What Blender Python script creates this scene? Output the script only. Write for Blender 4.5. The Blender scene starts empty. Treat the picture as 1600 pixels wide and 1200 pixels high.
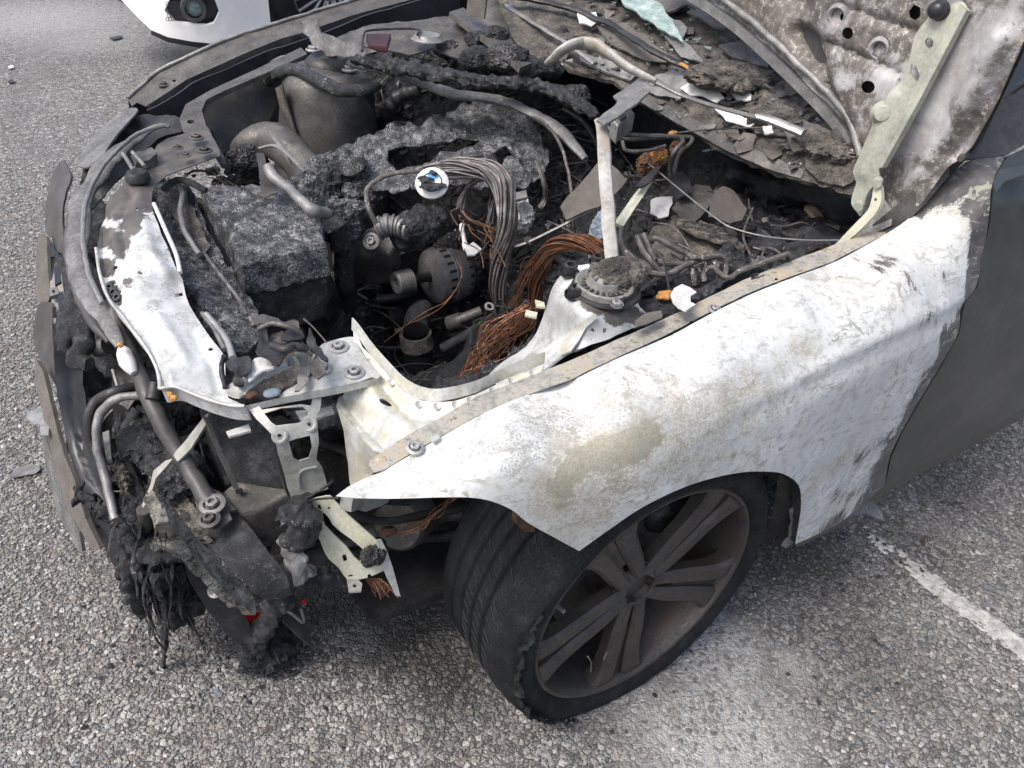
import bpy, math, random
import numpy as np
from mathutils import Matrix, Vector
from mathutils.geometry import delaunay_2d_cdt
rng = np.random.default_rng(7); random.seed(7)
SC = bpy.context.scene
# ------------------------------------------------------------------ camera, sky, sun, exposure
CR = np.array([[0.84014111, 0.26634594, -0.47246455], [-0.5373742, 0.52671514, -0.65863505], [0.07342946, 0.80723665, 0.58564248]])
CP = np.array([-0.79012759, -0.63061715, 1.44955584]); CF = 1280.47
cam = bpy.data.cameras.new('camera'); cam_o = bpy.data.objects.new('camera', cam); SC.collection.objects.link(cam_o)
cm = Matrix([list(CR[i]) + [CP[i]] for i in range(3)] + [[0, 0, 0, 1]]); cam_o.matrix_world = cm
cam.sensor_width = 36; cam.lens = 36 * CF / 1600; cam.clip_start = 0.02; cam.clip_end = 2000; SC.camera = cam_o
SUN_EL, SUN_AZ = math.radians(56), math.radians(-88)     # azimuth measured from +Y towards +X
w = bpy.data.worlds.new('World'); SC.world = w; w.use_nodes = True
nt = w.node_tree; sky = nt.nodes.new('ShaderNodeTexSky'); sky.sky_type = 'NISHITA'; sky.sun_disc = False
sky.sun_elevation = SUN_EL; sky.sun_rotation = SUN_AZ; sky.air_density = 1.0; sky.dust_density = 5.0; sky.ozone_density = 1.0
hs = nt.nodes.new('ShaderNodeHueSaturation'); hs.inputs['Saturation'].default_value = .82; nt.links.new(sky.outputs[0], hs.inputs['Color']); nt.links.new(hs.outputs[0], nt.nodes['Background'].inputs[0]); nt.nodes['Background'].inputs[1].default_value = 0.15
sun = bpy.data.lights.new('sun', 'SUN'); sun.energy = 1.2; sun.angle = math.radians(20); sun.color = (1, .96, .9)
sun_o = bpy.data.objects.new('sun', sun); SC.collection.objects.link(sun_o)
sd = Vector((math.sin(SUN_AZ) * math.cos(SUN_EL), math.cos(SUN_AZ) * math.cos(SUN_EL), math.sin(SUN_EL)))
sun_o.rotation_euler = (-sd).to_track_quat('-Z', 'Y').to_euler(); sun_o.location = (0, 0, 6)
SC.view_settings.view_transform = 'Standard'; SC.view_settings.look = 'None'; SC.view_settings.gamma = 1
SC.view_settings.exposure = 0.84
# ------------------------------------------------------------------ maths helpers
def U(x, y, X=None, Y=None, Z=None):
    d = CR @ np.array([(x - 800) / CF, (600 - y) / CF, -1.])
    i, v = (0, X) if X is not None else (1, Y) if Y is not None else (2, Z)
    return CP + d * ((v - CP[i]) / d[i])
def UA(x, y, ax, val):
    d = np.stack([(x - 800) / CF, (600 - y) / CF, -np.ones_like(x)], 1) @ CR.T
    return CP + d * ((val - CP[ax]) / d[:, ax])[:, None]
def PX(P):
    q = (P - CP) @ CR; return np.stack([800 - CF * q[:, 0] / q[:, 2], 600 + CF * q[:, 1] / q[:, 2]], 1)
def _h(i, j, k, s):
    n = (i * 374761393 + j * 668265263 + k * 2147483647 + s * 974634777) & 0xffffffff
    n = ((n ^ (n >> 13)) * 1274126177) & 0xffffffff; n = (n ^ (n >> 16)) & 0xffff
    return n / 32767.5 - 1
def vnoise(P, s=0):
    P = np.asarray(P, float); I = np.floor(P).astype(np.int64); f = P - I; u = f * f * (3 - 2 * f)
    r = 0
    for a in (0, 1):
        for b in (0, 1):
            for c in (0, 1):
                wgt = (u[:, 0] if a else 1 - u[:, 0]) * (u[:, 1] if b else 1 - u[:, 1]) * (u[:, 2] if c else 1 - u[:, 2])
                r = r + wgt * _h(I[:, 0] + a, I[:, 1] + b, I[:, 2] + c, s)
    return r
def fbm(P, scale, octv=4, s=0, rough=.55, ridged=False):
    r = 0; a = 1; P = np.asarray(P) * scale; t = 0
    for o in range(octv):
        n = vnoise(P + 17.3 * o, s + o)
        if ridged: n = 1 - 2 * np.abs(n)
        r = r + a * n; t += a; a *= rough; P = P * 2.03
    return r / t
def tps(ctrl):
    c = np.array(ctrl, float); XY = c[:, :2] / 400.; v = c[:, 2]; n = len(c)
    if n == 1: return lambda x, y: np.full(len(x), v[0])
    def ph(r): return r * r * np.log(r + 1e-6) if n > 5 else r
    D = np.linalg.norm(XY[:, None] - XY[None], axis=2)
    A = np.zeros((n + 3, n + 3)); A[:n, :n] = ph(D) + (np.eye(n) * 2e-3 if n > 5 else 0); A[:n, n] = 1; A[n, :n] = 1; A[:n, n + 1:] = XY; A[n + 1:, :n] = XY.T
    if n < 4: A[n + 1:, n + 1:] += -np.eye(2) * 1e-3
    sol = np.linalg.lstsq(A, np.concatenate([v, [0, 0, 0]]), rcond=1e-9)[0]
    def fn(x, y):
        q = np.stack([x, y], 1) / 400.; out = np.empty(len(q))
        for s0 in range(0, len(q), 20000):
            qq = q[s0:s0 + 20000]
            out[s0:s0 + 20000] = ph(np.linalg.norm(qq[:, None] - XY[None], axis=2)) @ sol[:n] + sol[n] + qq @ sol[n + 1:]
        return out
    return fn
def mZ(*ctrl):
    if len(ctrl) == 1 and not hasattr(ctrl[0], '__len__'): return lambda x, y: UA(x, y, 2, np.full(len(x), float(ctrl[0])))
    f = tps(ctrl); return lambda x, y: UA(x, y, 2, f(x, y))
def mY(*ctrl):
    if len(ctrl) == 1 and not hasattr(ctrl[0], '__len__'): return lambda x, y: UA(x, y, 1, np.full(len(x), float(ctrl[0])))
    f = tps(ctrl); return lambda x, y: UA(x, y, 1, f(x, y))
def mX(*ctrl):
    if len(ctrl) == 1 and not hasattr(ctrl[0], '__len__'): return lambda x, y: UA(x, y, 0, np.full(len(x), float(ctrl[0])))
    f = tps(ctrl); return lambda x, y: UA(x, y, 0, f(x, y))
def spline(P, n=6, closed=False):
    P = np.asarray(P, float); m = len(P)
    if m < 3: return P
    out = []
    for i in range(m if closed else m - 1):
        if closed: p0, p1, p2, p3 = P[(i - 1) % m], P[i], P[(i + 1) % m], P[(i + 2) % m]
        else: p0, p1, p2, p3 = P[max(i - 1, 0)], P[i], P[i + 1], P[min(i + 2, m - 1)]
        for t in np.arange(n) / n:
            out.append(.5 * ((2 * p1) + (-p0 + p2) * t + (2 * p0 - 5 * p1 + 4 * p2 - p3) * t * t + (-p0 + 3 * p1 - 3 * p2 + p3) * t ** 3))
    if not closed: out.append(P[-1])
    return np.array(out)
def inpoly(x, y, poly):
    c = np.zeros(len(x), bool); n = len(poly)
    for i in range(n):
        x1, y1 = poly[i]; x2, y2 = poly[i - 1]
        if y1 == y2: continue
        t = ((y1 > y) != (y2 > y)) & (x < (x2 - x1) * (y - y1) / (y2 - y1) + x1)
        c ^= t
    return c
class MB:
    def __init__(s): s.V = []; s.F = []; s.n = 0; s.A = []
    def add(s, V, F, attr=None):
        s.V.append(np.asarray(V, float)); off = s.n
        s.F += [tuple(int(i) + off for i in f) for f in F]; s.n += len(V); return s
    def join(s, o):
        V = np.concatenate(o.V) if o.V else np.zeros((0, 3)); return s.add(V, o.F)
    def verts(s): return np.concatenate(s.V)
    def noise(s, amp, scale, octv=3, seed=0, ridged=False):
        V = s.verts(); d = np.stack([fbm(V + 31 * k, scale, octv, seed + 11 * k, ridged=ridged) for k in range(3)], 1); s.V = [V + amp * d]; return s
def vnormals(V, F):
    N = np.zeros_like(V); F3 = np.array([f[:3] for f in F])
    n = np.cross(V[F3[:, 1]] - V[F3[:, 0]], V[F3[:, 2]] - V[F3[:, 0]])
    for k in range(len(F[0]) if len(set(map(len, F))) == 1 else 3):
        np.add.at(N, np.array([f[k] for f in F]), n)
    L = np.linalg.norm(N, axis=1); return N / np.maximum(L, 1e-12)[:, None]
def solid(V, F, th, towards=None):
    """gives a sheet its thickness, on the side away from the viewer-side normal"""
    N = vnormals(V, F)
    c = CP - V.mean(0)
    if (N.mean(0) @ c) < 0: N = -N; F = [f[::-1] for f in F]
    V2 = V - N * th; n = len(V); cnt = {}
    for f in F:
        for a, b in zip(f, f[1:] + f[:1]): cnt[(a, b)] = 1
    B = [(a, b) for (a, b) in cnt if (b, a) not in cnt]
    FF = list(F) + [tuple(i + n for i in f[::-1]) for f in F] + [(b, a, a + n, b + n) for a, b in B]
    return np.concatenate([V, V2]), FF
def sheet(outline, mp, th=.0015, holes=(), sp=12, sm=0, noise=0, nsc=20, jag=0, seed=0, cl=True):
    o = np.array(outline, float)
    if sm: o = spline(o, sm, True)
    # densify edges
    def dens(o):
        out = []
        for i in range(len(o)):
            a, b = o[i], o[(i + 1) % len(o)]; k = max(1, int(np.linalg.norm(b - a) / sp))
            for t in range(k): out.append(a + (b - a) * t / k)
        return np.array(out)
    o = dens(o)
    if jag:
        q = np.c_[o, np.zeros(len(o))]; o = o + jag * np.stack([fbm(q, .08, 3, seed + 1), fbm(q, .08, 3, seed + 2)], 1)
    hs = []
    for h in holes:
        h = np.array(h, float)
        if len(h) == 1 or h.ndim == 1:
            h = h.ravel(); cx, cy, r = h[:3]; r2 = h[3] if len(h) > 3 else r; a = np.linspace(0, 2 * np.pi, 14)[:-1]
            h = np.stack([cx + r * np.cos(a), cy + r2 * np.sin(a)], 1)
        hs.append(h)
    pts = [o] + hs; E = []; k = 0
    for p in pts:
        E += [(k + i, k + (i + 1) % len(p)) for i in range(len(p))]; k += len(p)
    x0, y0 = o.min(0); x1, y1 = o.max(0)
    gx, gy = np.meshgrid(np.arange(x0 + sp / 2, x1, sp), np.arange(y0 + sp / 2, y1, sp)); g = np.stack([gx.ravel(), gy.ravel()], 1)
    g = g + rng.uniform(-.25, .25, g.shape) * sp
    m = inpoly(g[:, 0], g[:, 1], o)
    for h in hs: m &= ~inpoly(g[:, 0], g[:, 1], h)
    g = g[m]
    bd = np.concatenate(pts)
    if len(g):
        d = np.array([np.min(np.sum((bd - q) ** 2, 1)) for q in g]); g = g[d > (sp * .45) ** 2]
    allp = np.concatenate([bd, g]); V2, _, F, _, _, _ = delaunay_2d_cdt([Vector(p) for p in allp], E, [], 0, 1e-5)
    V2 = np.array([tuple(v) for v in V2]); F = [tuple(f) for f in F]
    c = np.array([V2[list(f)].mean(0) for f in F]); m = inpoly(c[:, 0], c[:, 1], o)
    for h in hs: m &= ~inpoly(c[:, 0], c[:, 1], h)
    F = [f for f, k in zip(F, m) if k]
    used = sorted({i for f in F for i in f}); rm = {a: b for b, a in enumerate(used)}
    V2 = V2[used]; F = [tuple(rm[i] for i in f) for f in F]
    V = mp(V2[:, 0], V2[:, 1])
    if noise: V = V + noise * np.stack([fbm(V, nsc, 3, seed + 5 + k) for k in range(3)], 1)
    if th: V, F = solid(V, F, th)
    return MB().add(V, F)
def frames(P):
    T = np.gradient(P, axis=0); T /= np.linalg.norm(T, axis=1)[:, None] + 1e-12
    N = np.zeros_like(P); a = np.array([0, 0, 1.]) if abs(T[0, 2]) < .9 else np.array([1., 0, 0])
    n = np.cross(T[0], a); n /= np.linalg.norm(n)
    for i in range(len(P)):
        n = n - T[i] * (n @ T[i]); n /= np.linalg.norm(n) + 1e-12; N[i] = n
    return T, N, np.cross(T, N)
def tube(P, r, seg=10, n=6, noise=0, nsc=40, seed=0, flat=1., rings=0):
    P = spline(P, n) if n else np.asarray(P, float)
    T, N, B = frames(P); m = len(P)
    rr = np.full(m, r) if not hasattr(r, '__len__') else np.interp(np.linspace(0, 1, m), np.linspace(0, 1, len(r)), r)
    if noise and rr.max() > .003 and m > 8:
        ar = rr.max(); P = P + np.stack([fbm(P, .22 / ar, 3, 71 + k) for k in range(3)], 1) * (ar * .45) * np.minimum(1, np.minimum(np.arange(m), np.arange(m)[::-1]) / 4.)[:, None]; rr = rr * (1 + .16 * fbm(P, .5 / ar, 2, 77)); T, N, B = frames(P)
    if rings: rr = rr * (1 + .1 * np.sign(np.sin(np.arange(m) * rings)))
    a = np.arange(seg) * 2 * np.pi / seg
    V = P[:, None] + rr[:, None, None] * (np.cos(a)[None, :, None] * N[:, None] + flat * np.sin(a)[None, :, None] * B[:, None])
    if noise:
        q = V.reshape(-1, 3); V = V + (np.repeat(np.ones(m), seg) * noise * fbm(q, nsc, 3, seed)).reshape(m, seg, 1) * (V - P[:, None]) / (rr[:, None, None] + 1e-9)
    V = V.reshape(-1, 3)
    F = [(i * seg + j, i * seg + (j + 1) % seg, (i + 1) * seg + (j + 1) % seg, (i + 1) * seg + j) for i in range(m - 1) for j in range(seg)]
    F += [tuple(range(seg))[::-1], tuple(range((m - 1) * seg, m * seg))]
    return MB().add(V, F)
def pz(*p): return np.array([U(a[0], a[1], Z=a[2]) for a in p])
def tz(pts, r, **k): return tube(pz(*pts), r, **k)
def ico(sub=3):
    t = (1 + 5 ** .5) / 2; V = [(-1, t, 0), (1, t, 0), (-1, -t, 0), (1, -t, 0), (0, -1, t), (0, 1, t), (0, -1, -t), (0, 1, -t), (t, 0, -1), (t, 0, 1), (-t, 0, -1), (-t, 0, 1)]
    F = [(0, 11, 5), (0, 5, 1), (0, 1, 7), (0, 7, 10), (0, 10, 11), (1, 5, 9), (5, 11, 4), (11, 10, 2), (10, 7, 6), (7, 1, 8), (3, 9, 4), (3, 4, 2), (3, 2, 6), (3, 6, 8), (3, 8, 9), (4, 9, 5), (2, 4, 11), (6, 2, 10), (8, 6, 7), (9, 8, 1)]
    V = [np.array(v) / np.linalg.norm(v) for v in V]
    for _ in range(sub):
        c = {}; G = []
        def md(a, b):
            k = (min(a, b), max(a, b))
            if k not in c: v = V[a] + V[b]; V.append(v / np.linalg.norm(v)); c[k] = len(V) - 1
            return c[k]
        for a, b, d in F: x, y, z = md(a, b), md(b, d), md(d, a); G += [(a, x, z), (b, y, x), (d, z, y), (x, y, z)]
        F = G
    return np.array(V), F
ICO = {k: ico(k) for k in range(0, 6)}
def lump(c, r, amp=.35, sc=None, sub=4, seed=0, oct=4, ridged=False, rot=0):
    if sub == 4: sub, oct = 5, oct + 2
    V, F = ICO[sub]; r = np.array(r if hasattr(r, '__len__') else (r, r, r)); c = np.array(c)
    q = V * r; sc = sc or 1.2 / r.mean()
    d = 1 + amp * fbm(q + c * 3, sc, oct, seed, .6, ridged)
    q = q * d[:, None]
    if sub == 5: q = q + V * (.05 * r.mean() * fbm(q + c * 3, 5.5 / r.mean(), 2, seed + 40, .7, True))[:, None]
    if rot: cs, sn = math.cos(rot), math.sin(rot); q = q @ np.array([[cs, sn, 0], [-sn, cs, 0], [0, 0, 1]])
    return MB().add(q + c, F)
def basis(n):
    n = np.array(n, float); n /= np.linalg.norm(n); a = np.array([0, 0, 1.]) if abs(n[2]) < .9 else np.array([1., 0, 0])
    u = np.cross(a, n); u /= np.linalg.norm(u); return u, np.cross(n, u), n
def lathe(prof, c, ax=(0, 0, 1), seg=32, arc=None, th=None):
    """prof: (radius, height along axis)"""
    u, v, n = basis(ax); c = np.array(c, float); full = arc is None
    a = np.linspace(0, 2 * np.pi, seg, endpoint=False) if full else np.linspace(arc[0], arc[1], seg)
    V = np.array([c + n * h + r * (math.cos(t) * u + math.sin(t) * v) for r, h in prof for t in a]); m = len(prof)
    F = [(i * seg + j, i * seg + (j + 1) % seg, (i + 1) * seg + (j + 1) % seg, (i + 1) * seg + j) for i in range(m - 1) for j in range(seg if full else seg - 1)]
    return MB().add(V, F)
def cyl(a, b, r, r2=None, seg=20, cap=True):
    a = np.array(a, float); b = np.array(b, float); h = np.linalg.norm(b - a); r2 = r2 if r2 is not None else r
    return lathe([(0, 0), (r * .97, 0), (r, h * .03), (r2, h * .97), (r2 * .97, h), (0, h)], a, b - a, seg)
def prism(P, ex, bev=0):
    """polygon P (n,3) extruded by vector ex, chamfered near the first face"""
    P = np.asarray(P, float); ex = np.asarray(ex, float); n = len(P); c = P.mean(0)
    L = []
    if bev:
        d = c - P; d /= np.linalg.norm(d, axis=1)[:, None] + 1e-9
        L = [P + d * bev, P + ex / np.linalg.norm(ex) * bev, P + ex]
    else: L = [P, P + ex]
    V = np.concatenate(L); F = [tuple(range(n))]
    for k in range(len(L) - 1): F += [(k * n + i, k * n + n + i, k * n + n + (i + 1) % n, k * n + (i + 1) % n) for i in range(n)]
    F.append(tuple(range(len(V) - n, len(V)))[::-1]); return MB().add(V, F)
def subdiv(mb, k=1):
    """uniform split of all faces after fan triangulation"""
    V = list(mb.verts()); F = []
    for f in mb.F:
        if len(f) == 3: F.append(f)
        elif len(f) == 4: F += [(f[0], f[1], f[2]), (f[0], f[2], f[3])]
        else:
            c = np.mean([V[i] for i in f], 0); V.append(c); q = len(V) - 1
            F += [(f[i], f[(i + 1) % len(f)], q) for i in range(len(f))]
    for _ in range(k):
        c = {}; G = []
        def md(a, b):
            key = (min(a, b), max(a, b))
            if key not in c: V.append((V[a] + V[b]) / 2); c[key] = len(V) - 1
            return c[key]
        for a, b, d in F: x, y, z = md(a, b), md(b, d), md(d, a); G += [(a, x, z), (b, y, x), (d, z, y), (x, y, z)]
        F = G
    return MB().add(np.array(V), F)
def wires(P, n, spread, r, twist=3, seg=4, wob=.3, seed=0, k=8, fray=0):
    P = spline(P, k); T, N, B = frames(P); m = len(P); out = MB(); g = np.random.default_rng(seed); t = np.linspace(0, 1, m)
    for i in range(n):
        R = spread * math.sqrt(g.uniform(0, 1)); a0 = g.uniform(0, 6.28); a = a0 + twist * t * g.uniform(.6, 1.3)
        s = R * (1 + wob * np.interp(t, np.linspace(0, 1, 7), g.uniform(-1, 1, 7))) * (1 + fray * (2 * t - 1) ** 2)
        Q = P + s[:, None] * (np.cos(a)[:, None] * N + np.sin(a)[:, None] * B)
        a1, b1 = int(g.integers(0, max(1, m // 12))), m - int(g.integers(0, max(1, m // 8)))
        out.join(tube(Q[a1:b1], r * g.uniform(.8, 1.2), seg=seg, n=0))
    return out
# ------------------------------------------------------------------ material helpers
def lin(c): return tuple(((v / 255) / 12.92 if v / 255 <= .04045 else ((v / 255 + .055) / 1.055) ** 2.4) for v in c) + (1,)
class N:
    def __init__(s, name):
        s.m = bpy.data.materials.new(name); s.m.use_nodes = True; s.t = s.m.node_tree; s.b = s.t.nodes['Principled BSDF']
        s.tc = s.t.nodes.new('ShaderNodeTexCoord').outputs['Object']
    def link(s, a, b): s.t.links.new(a, b)
    def nd(s, ty, **kw):
        n = s.t.nodes.new(ty)
        for k, v in kw.items():
            if hasattr(v, 'links') or isinstance(v, bpy.types.NodeSocket):
                s.link(v, n.inputs[k.replace('_', ' ') if not k[0] == 'i' or not k[1:].isdigit() else int(k[1:])])
            elif k[0] == 'i' and k[1:].isdigit(): n.inputs[int(k[1:])].default_value = v
            elif hasattr(n, k): setattr(n, k, v)
            else: n.inputs[k.replace('_', ' ')].default_value = v
        return n
    def noise(s, sc, det=6, rough=.6, dist=0, vec=None, dim='3D'):
        return s.nd('ShaderNodeTexNoise', Scale=sc, Detail=det, Roughness=rough, Distortion=dist, Vector=vec or s.tc).outputs['Fac']
    def vor(s, sc, feature='F1', out='Distance', vec=None, rand=1.):
        return s.nd('ShaderNodeTexVoronoi', feature=feature, Scale=sc, Randomness=rand, Vector=vec or s.tc).outputs[out]
    def ramp(s, fac, stops, interp='LINEAR'):
        n = s.t.nodes.new('ShaderNodeValToRGB'); n.color_ramp.interpolation = interp; e = n.color_ramp.elements
        while len(e) < len(stops): e.new(.5)
        for q, (p, c) in zip(e, stops):
            q.position = p; q.color = c if hasattr(c, '__len__') and len(c) == 4 else (tuple(c) + (1,) if hasattr(c, '__len__') else (c, c, c, 1))
        s.link(fac, n.inputs[0]); return n.outputs[0]
    def math(s, op, a, b=None, clamp=False):
        n = s.t.nodes.new('ShaderNodeMath'); n.operation = op; n.use_clamp = clamp
        for i, v in enumerate((a, b)):
            if v is None: continue
            if isinstance(v, bpy.types.NodeSocket): s.link(v, n.inputs[i])
            else: n.inputs[i].default_value = v
        return n.outputs[0]
    def mix(s, fac, a, b, blend='MIX'):
        n = s.t.nodes.new('ShaderNodeMix'); n.data_type = 'RGBA'; n.blend_type = blend
        for sock, v in ((n.inputs[0], fac), (n.inputs[6], a), (n.inputs[7], b)):
            if isinstance(v, bpy.types.NodeSocket): s.link(v, sock)
            else: sock.default_value = v if not hasattr(v, '__len__') or len(v) == 4 else tuple(v) + (1,)
        return n.outputs[2]
    def attr(s, name): return s.nd('ShaderNodeAttribute', attribute_name=name).outputs['Fac']
    def mapping(s, scale, rot=(0, 0, 0)):
        n = s.t.nodes.new('ShaderNodeMapping'); n.inputs['Scale'].default_value = scale; n.inputs['Rotation'].default_value = rot; s.link(s.tc, n.inputs[0]); return n.outputs[0]
    def fin(s, col, rough=.6, metal=0, bump=None, bd=.002, bs=.6, spec=.5, bumps=()):
        for k, v in (('Base Color', col), ('Roughness', rough), ('Metallic', metal), ('Specular IOR Level', spec)):
            if isinstance(v, bpy.types.NodeSocket): s.link(v, s.b.inputs[k])
            else: s.b.inputs[k].default_value = (v if not hasattr(v, '__len__') or len(v) == 4 else tuple(v) + (1,))
        prev = None
        for h, d, st in ([(bump, bd, bs)] if bump is not None else []) + list(bumps):
            n = s.t.nodes.new('ShaderNodeBump'); n.inputs['Strength'].default_value = st; n.inputs['Distance'].default_value = d
            s.link(h, n.inputs['Height'])
            if prev is not None: s.link(prev, n.inputs['Normal'])
            prev = n.outputs[0]
        if prev is not None: s.link(prev, s.b.inputs['Normal'])
        return s.m
def burnt(name, stops, sc=30, fine=400, rough=.7, metal=0, speck=None, ssc=250, sth=.6, bd=.001, bs=.6, det=8, spec=.4, spw=.04, big=None, bsc=6):
    """blotchy metal or char: ramped noise, optional sharp specks, fine bump"""
    m = N(name); hi = m.noise(sc * 9, 5, .7); n = m.math('ADD', m.math('MULTIPLY', m.noise(sc, det, .65), .58), m.math('MULTIPLY', hi, .42)); c = m.ramp(n, [(.5 + (p - .5) * .78, q) for p, q in stops])
    if big is not None:
        c = m.mix(m.ramp(m.noise(bsc, 5, .6, .6), [(.48, 0), (.6, 1)]), c, big)
    if speck is not None:
        nn = m.math('ADD', m.math('MULTIPLY', m.noise(ssc, 5, .75), .7), m.math('MULTIPLY', m.noise(ssc * .12, 3, .6), .3))
        c = m.mix(m.ramp(nn, [(sth, 0), (sth + spw, 1)]), c, speck)
    if not hasattr(rough, 'links') and bs > .35: rough = m.ramp(hi, [(.35, min(rough + .12, 1)), (.62, max(rough - .22, .2))])
    return m.fin(c, rough, metal, m.noise(fine, 6, .7), bd, bs, spec, bumps=[(hi, bd * 2.2, bs * .7)] if bs > .35 else ())
# ------------------------------------------------------------------ object helpers
def mesh(name, mb, mat, smooth=True, ang=None, attrs=None):
    me = bpy.data.meshes.new(name); V = mb.verts(); me.from_pydata(V.tolist(), [], mb.F); me.validate(); me.update()
    me.materials.append(mat); me.polygons.foreach_set('use_smooth', [smooth] * len(me.polygons))
    if smooth and ang:
        me.set_sharp_from_angle(angle=math.radians(ang))
    if attrs:
        for k, fn in attrs.items():
            a = me.attributes.new(k, 'FLOAT', 'POINT'); a.data.foreach_set('value', np.asarray(fn(V), np.float32))
    return me
def tag(o, label, cat, group=None, kind=None):
    if label: o['label'] = label
    if cat: o['category'] = cat
    if group: o['group'] = group
    if kind: o['kind'] = kind
    return o
def root(name, loc, label, cat, group=None):
    o = bpy.data.objects.new(name, None); SC.collection.objects.link(o); o.location = loc; o.empty_display_size = .1
    return tag(o, label, cat, group)
def part(name, mb, mat, parent=None, label=None, smooth=True, ang=40, attrs=None, kind=None):
    parent = parent or CAR
    o = bpy.data.objects.new(name, mesh(name, mb, mat, smooth, ang, attrs)); SC.collection.objects.link(o); o.parent = parent
    wl = Vector((0, 0, 0)); q = parent
    while q is not None: wl = wl + q.location; q = q.parent
    o.location = -wl if True else o.location
    if label: o['label'] = label
    if kind: o['kind'] = kind
    return o
def thing(name, mb, mat, label, cat, group=None, kind=None, smooth=True, ang=40, attrs=None):
    V = mb.verts(); c = V.mean(0); c[2] = V[:, 2].min(); mb.V = [V - c]
    if attrs: attrs = {k: (lambda W, fn=fn: fn(W + c)) for k, fn in attrs.items()}
    o = bpy.data.objects.new(name, mesh(name, mb, mat, smooth, ang, attrs)); SC.collection.objects.link(o); o.location = c
    return tag(o, label, cat, group, kind)
def struct(name, mb, mat, **k):
    o = bpy.data.objects.new(name, mesh(name, mb, mat, **k)); SC.collection.objects.link(o); o['kind'] = 'structure'; return o
CAR = root('burnt_car', (0.6, .84, 0), 'burnt out grey hatchback with its bonnet raised and a charred open engine bay', 'car')
# ------------------------------------------------------------------ materials
M = {}
def asphalt():
    m = N('asphalt'); soot_shade = m.attr('soot'); dust = m.attr('dust')
    def layer(sc, seed):
        mp = m.nd('ShaderNodeMapping'); mp.inputs['Location'].default_value = (seed, seed * .7, 0); m.link(m.tc, mp.inputs[0]); v = mp.outputs[0]
        wv = m.nd('ShaderNodeVectorMath', operation='ADD'); m.link(v, wv.inputs[0])
        nz = m.nd('ShaderNodeTexNoise', Scale=sc * 1.2, Detail=2.); m.link(v, nz.inputs['Vector'])
        sc2 = m.nd('ShaderNodeVectorMath', operation='SCALE'); m.link(nz.outputs['Color'], sc2.inputs[0]); sc2.inputs['Scale'].default_value = .35 / sc; m.link(sc2.outputs[0], wv.inputs[1]); v = wv.outputs[0]
        e = m.vor(sc, 'DISTANCE_TO_EDGE', 'Distance', v); c = m.vor(sc, 'F1', 'Color', v); d = m.vor(sc, 'F1', 'Distance', v)
        return e, c, d
    e1, c1, d1 = layer(74, 0); e2, c2, d2 = layer(170, 3.3)
    val = m.nd('ShaderNodeSeparateColor'); m.link(c1, val.inputs[0]); r1, g1, b1 = val.outputs[:3]
    val2 = m.nd('ShaderNodeSeparateColor'); m.link(c2, val2.inputs[0]); r2, g2, b2 = val2.outputs[:3]
    stone = m.ramp(r1, [(0, (.15, .148, .145)), (.25, (.23, .225, .218)), (.55, (.32, .312, .30)), (.85, (.42, .408, .388)), (1, (.56, .545, .52))])
    stone2 = m.ramp(r2, [(0, (.08, .079, .076)), (.5, (.16, .155, .149)), (.85, (.24, .235, .225)), (1, (.4, .39, .37))])
    warm = m.mix(m.ramp(g1, [(.8, 0), (.84, .5)]), stone, (.24, .19, .145))
    warm = m.mix(m.ramp(b1, [(.82, 0), (.86, .5)]), warm, (.16, .18, .21))
    gap = m.ramp(e1, [(.035, 1), (.10, 0)])
    pres = m.ramp(g1, [(.22, 0), (.25, 1)])
    k1 = m.math('MULTIPLY', m.math('SUBTRACT', 1, gap), pres)
    fines = m.mix(m.ramp(e2, [(.05, 1), (.16, 0)]), stone2, (.035, .034, .033))
    col = m.mix(k1, fines, warm)
    col = m.mix(m.math('MULTIPLY', m.noise(700, 3, .8), .35), col, (.12, .12, .12))
    big = m.noise(1.7, 6, .65, .4); col = m.mix(m.ramp(big, [(.35, .35), (.6, 0)]), col, (.09, .088, .086))
    brown = m.ramp(m.noise(9, 5, .7), [(.55, 0), (.72, .45)]); col = m.mix(brown, col, (.12, .085, .06))
    sm = m.ramp(m.math('ADD', soot_shade, m.math('MULTIPLY', m.math('SUBTRACT', m.noise(14, 6, .7), .5), .5)), [(.3, 0), (.8, .78)])  # soot stains together with the cars' painted ground shade
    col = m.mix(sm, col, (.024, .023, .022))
    dm = m.ramp(m.math('ADD', dust, m.math('MULTIPLY', m.math('SUBTRACT', m.noise(30, 6, .75), .5), .9)), [(.3, 0), (.95, .85)])
    col = m.mix(dm, col, (.40, .40, .395))
    tilt = m.math('ADD', m.math('MULTIPLY', d1, -1), m.math('MULTIPLY', r1, .25))
    h1 = m.math('MULTIPLY', k1, m.math('ADD', m.math('MULTIPLY', m.ramp(e1, [(0, 0), (.3, 1)]), .7), m.math('MULTIPLY', b1, .4)))
    h2 = m.math('MULTIPLY', m.ramp(e2, [(0, 0), (.3, 1)]), .45)
    h = m.math('ADD', h1, m.math('ADD', h2, m.math('MULTIPLY', m.noise(500, 4, .7), .25)))
    rough = m.math('SUBTRACT', .8, m.math('MULTIPLY', b1, .35))
    m.fin(col, rough, 0, h, .006, .75, .5); M['asphalt'] = m.m
asphalt()
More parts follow.
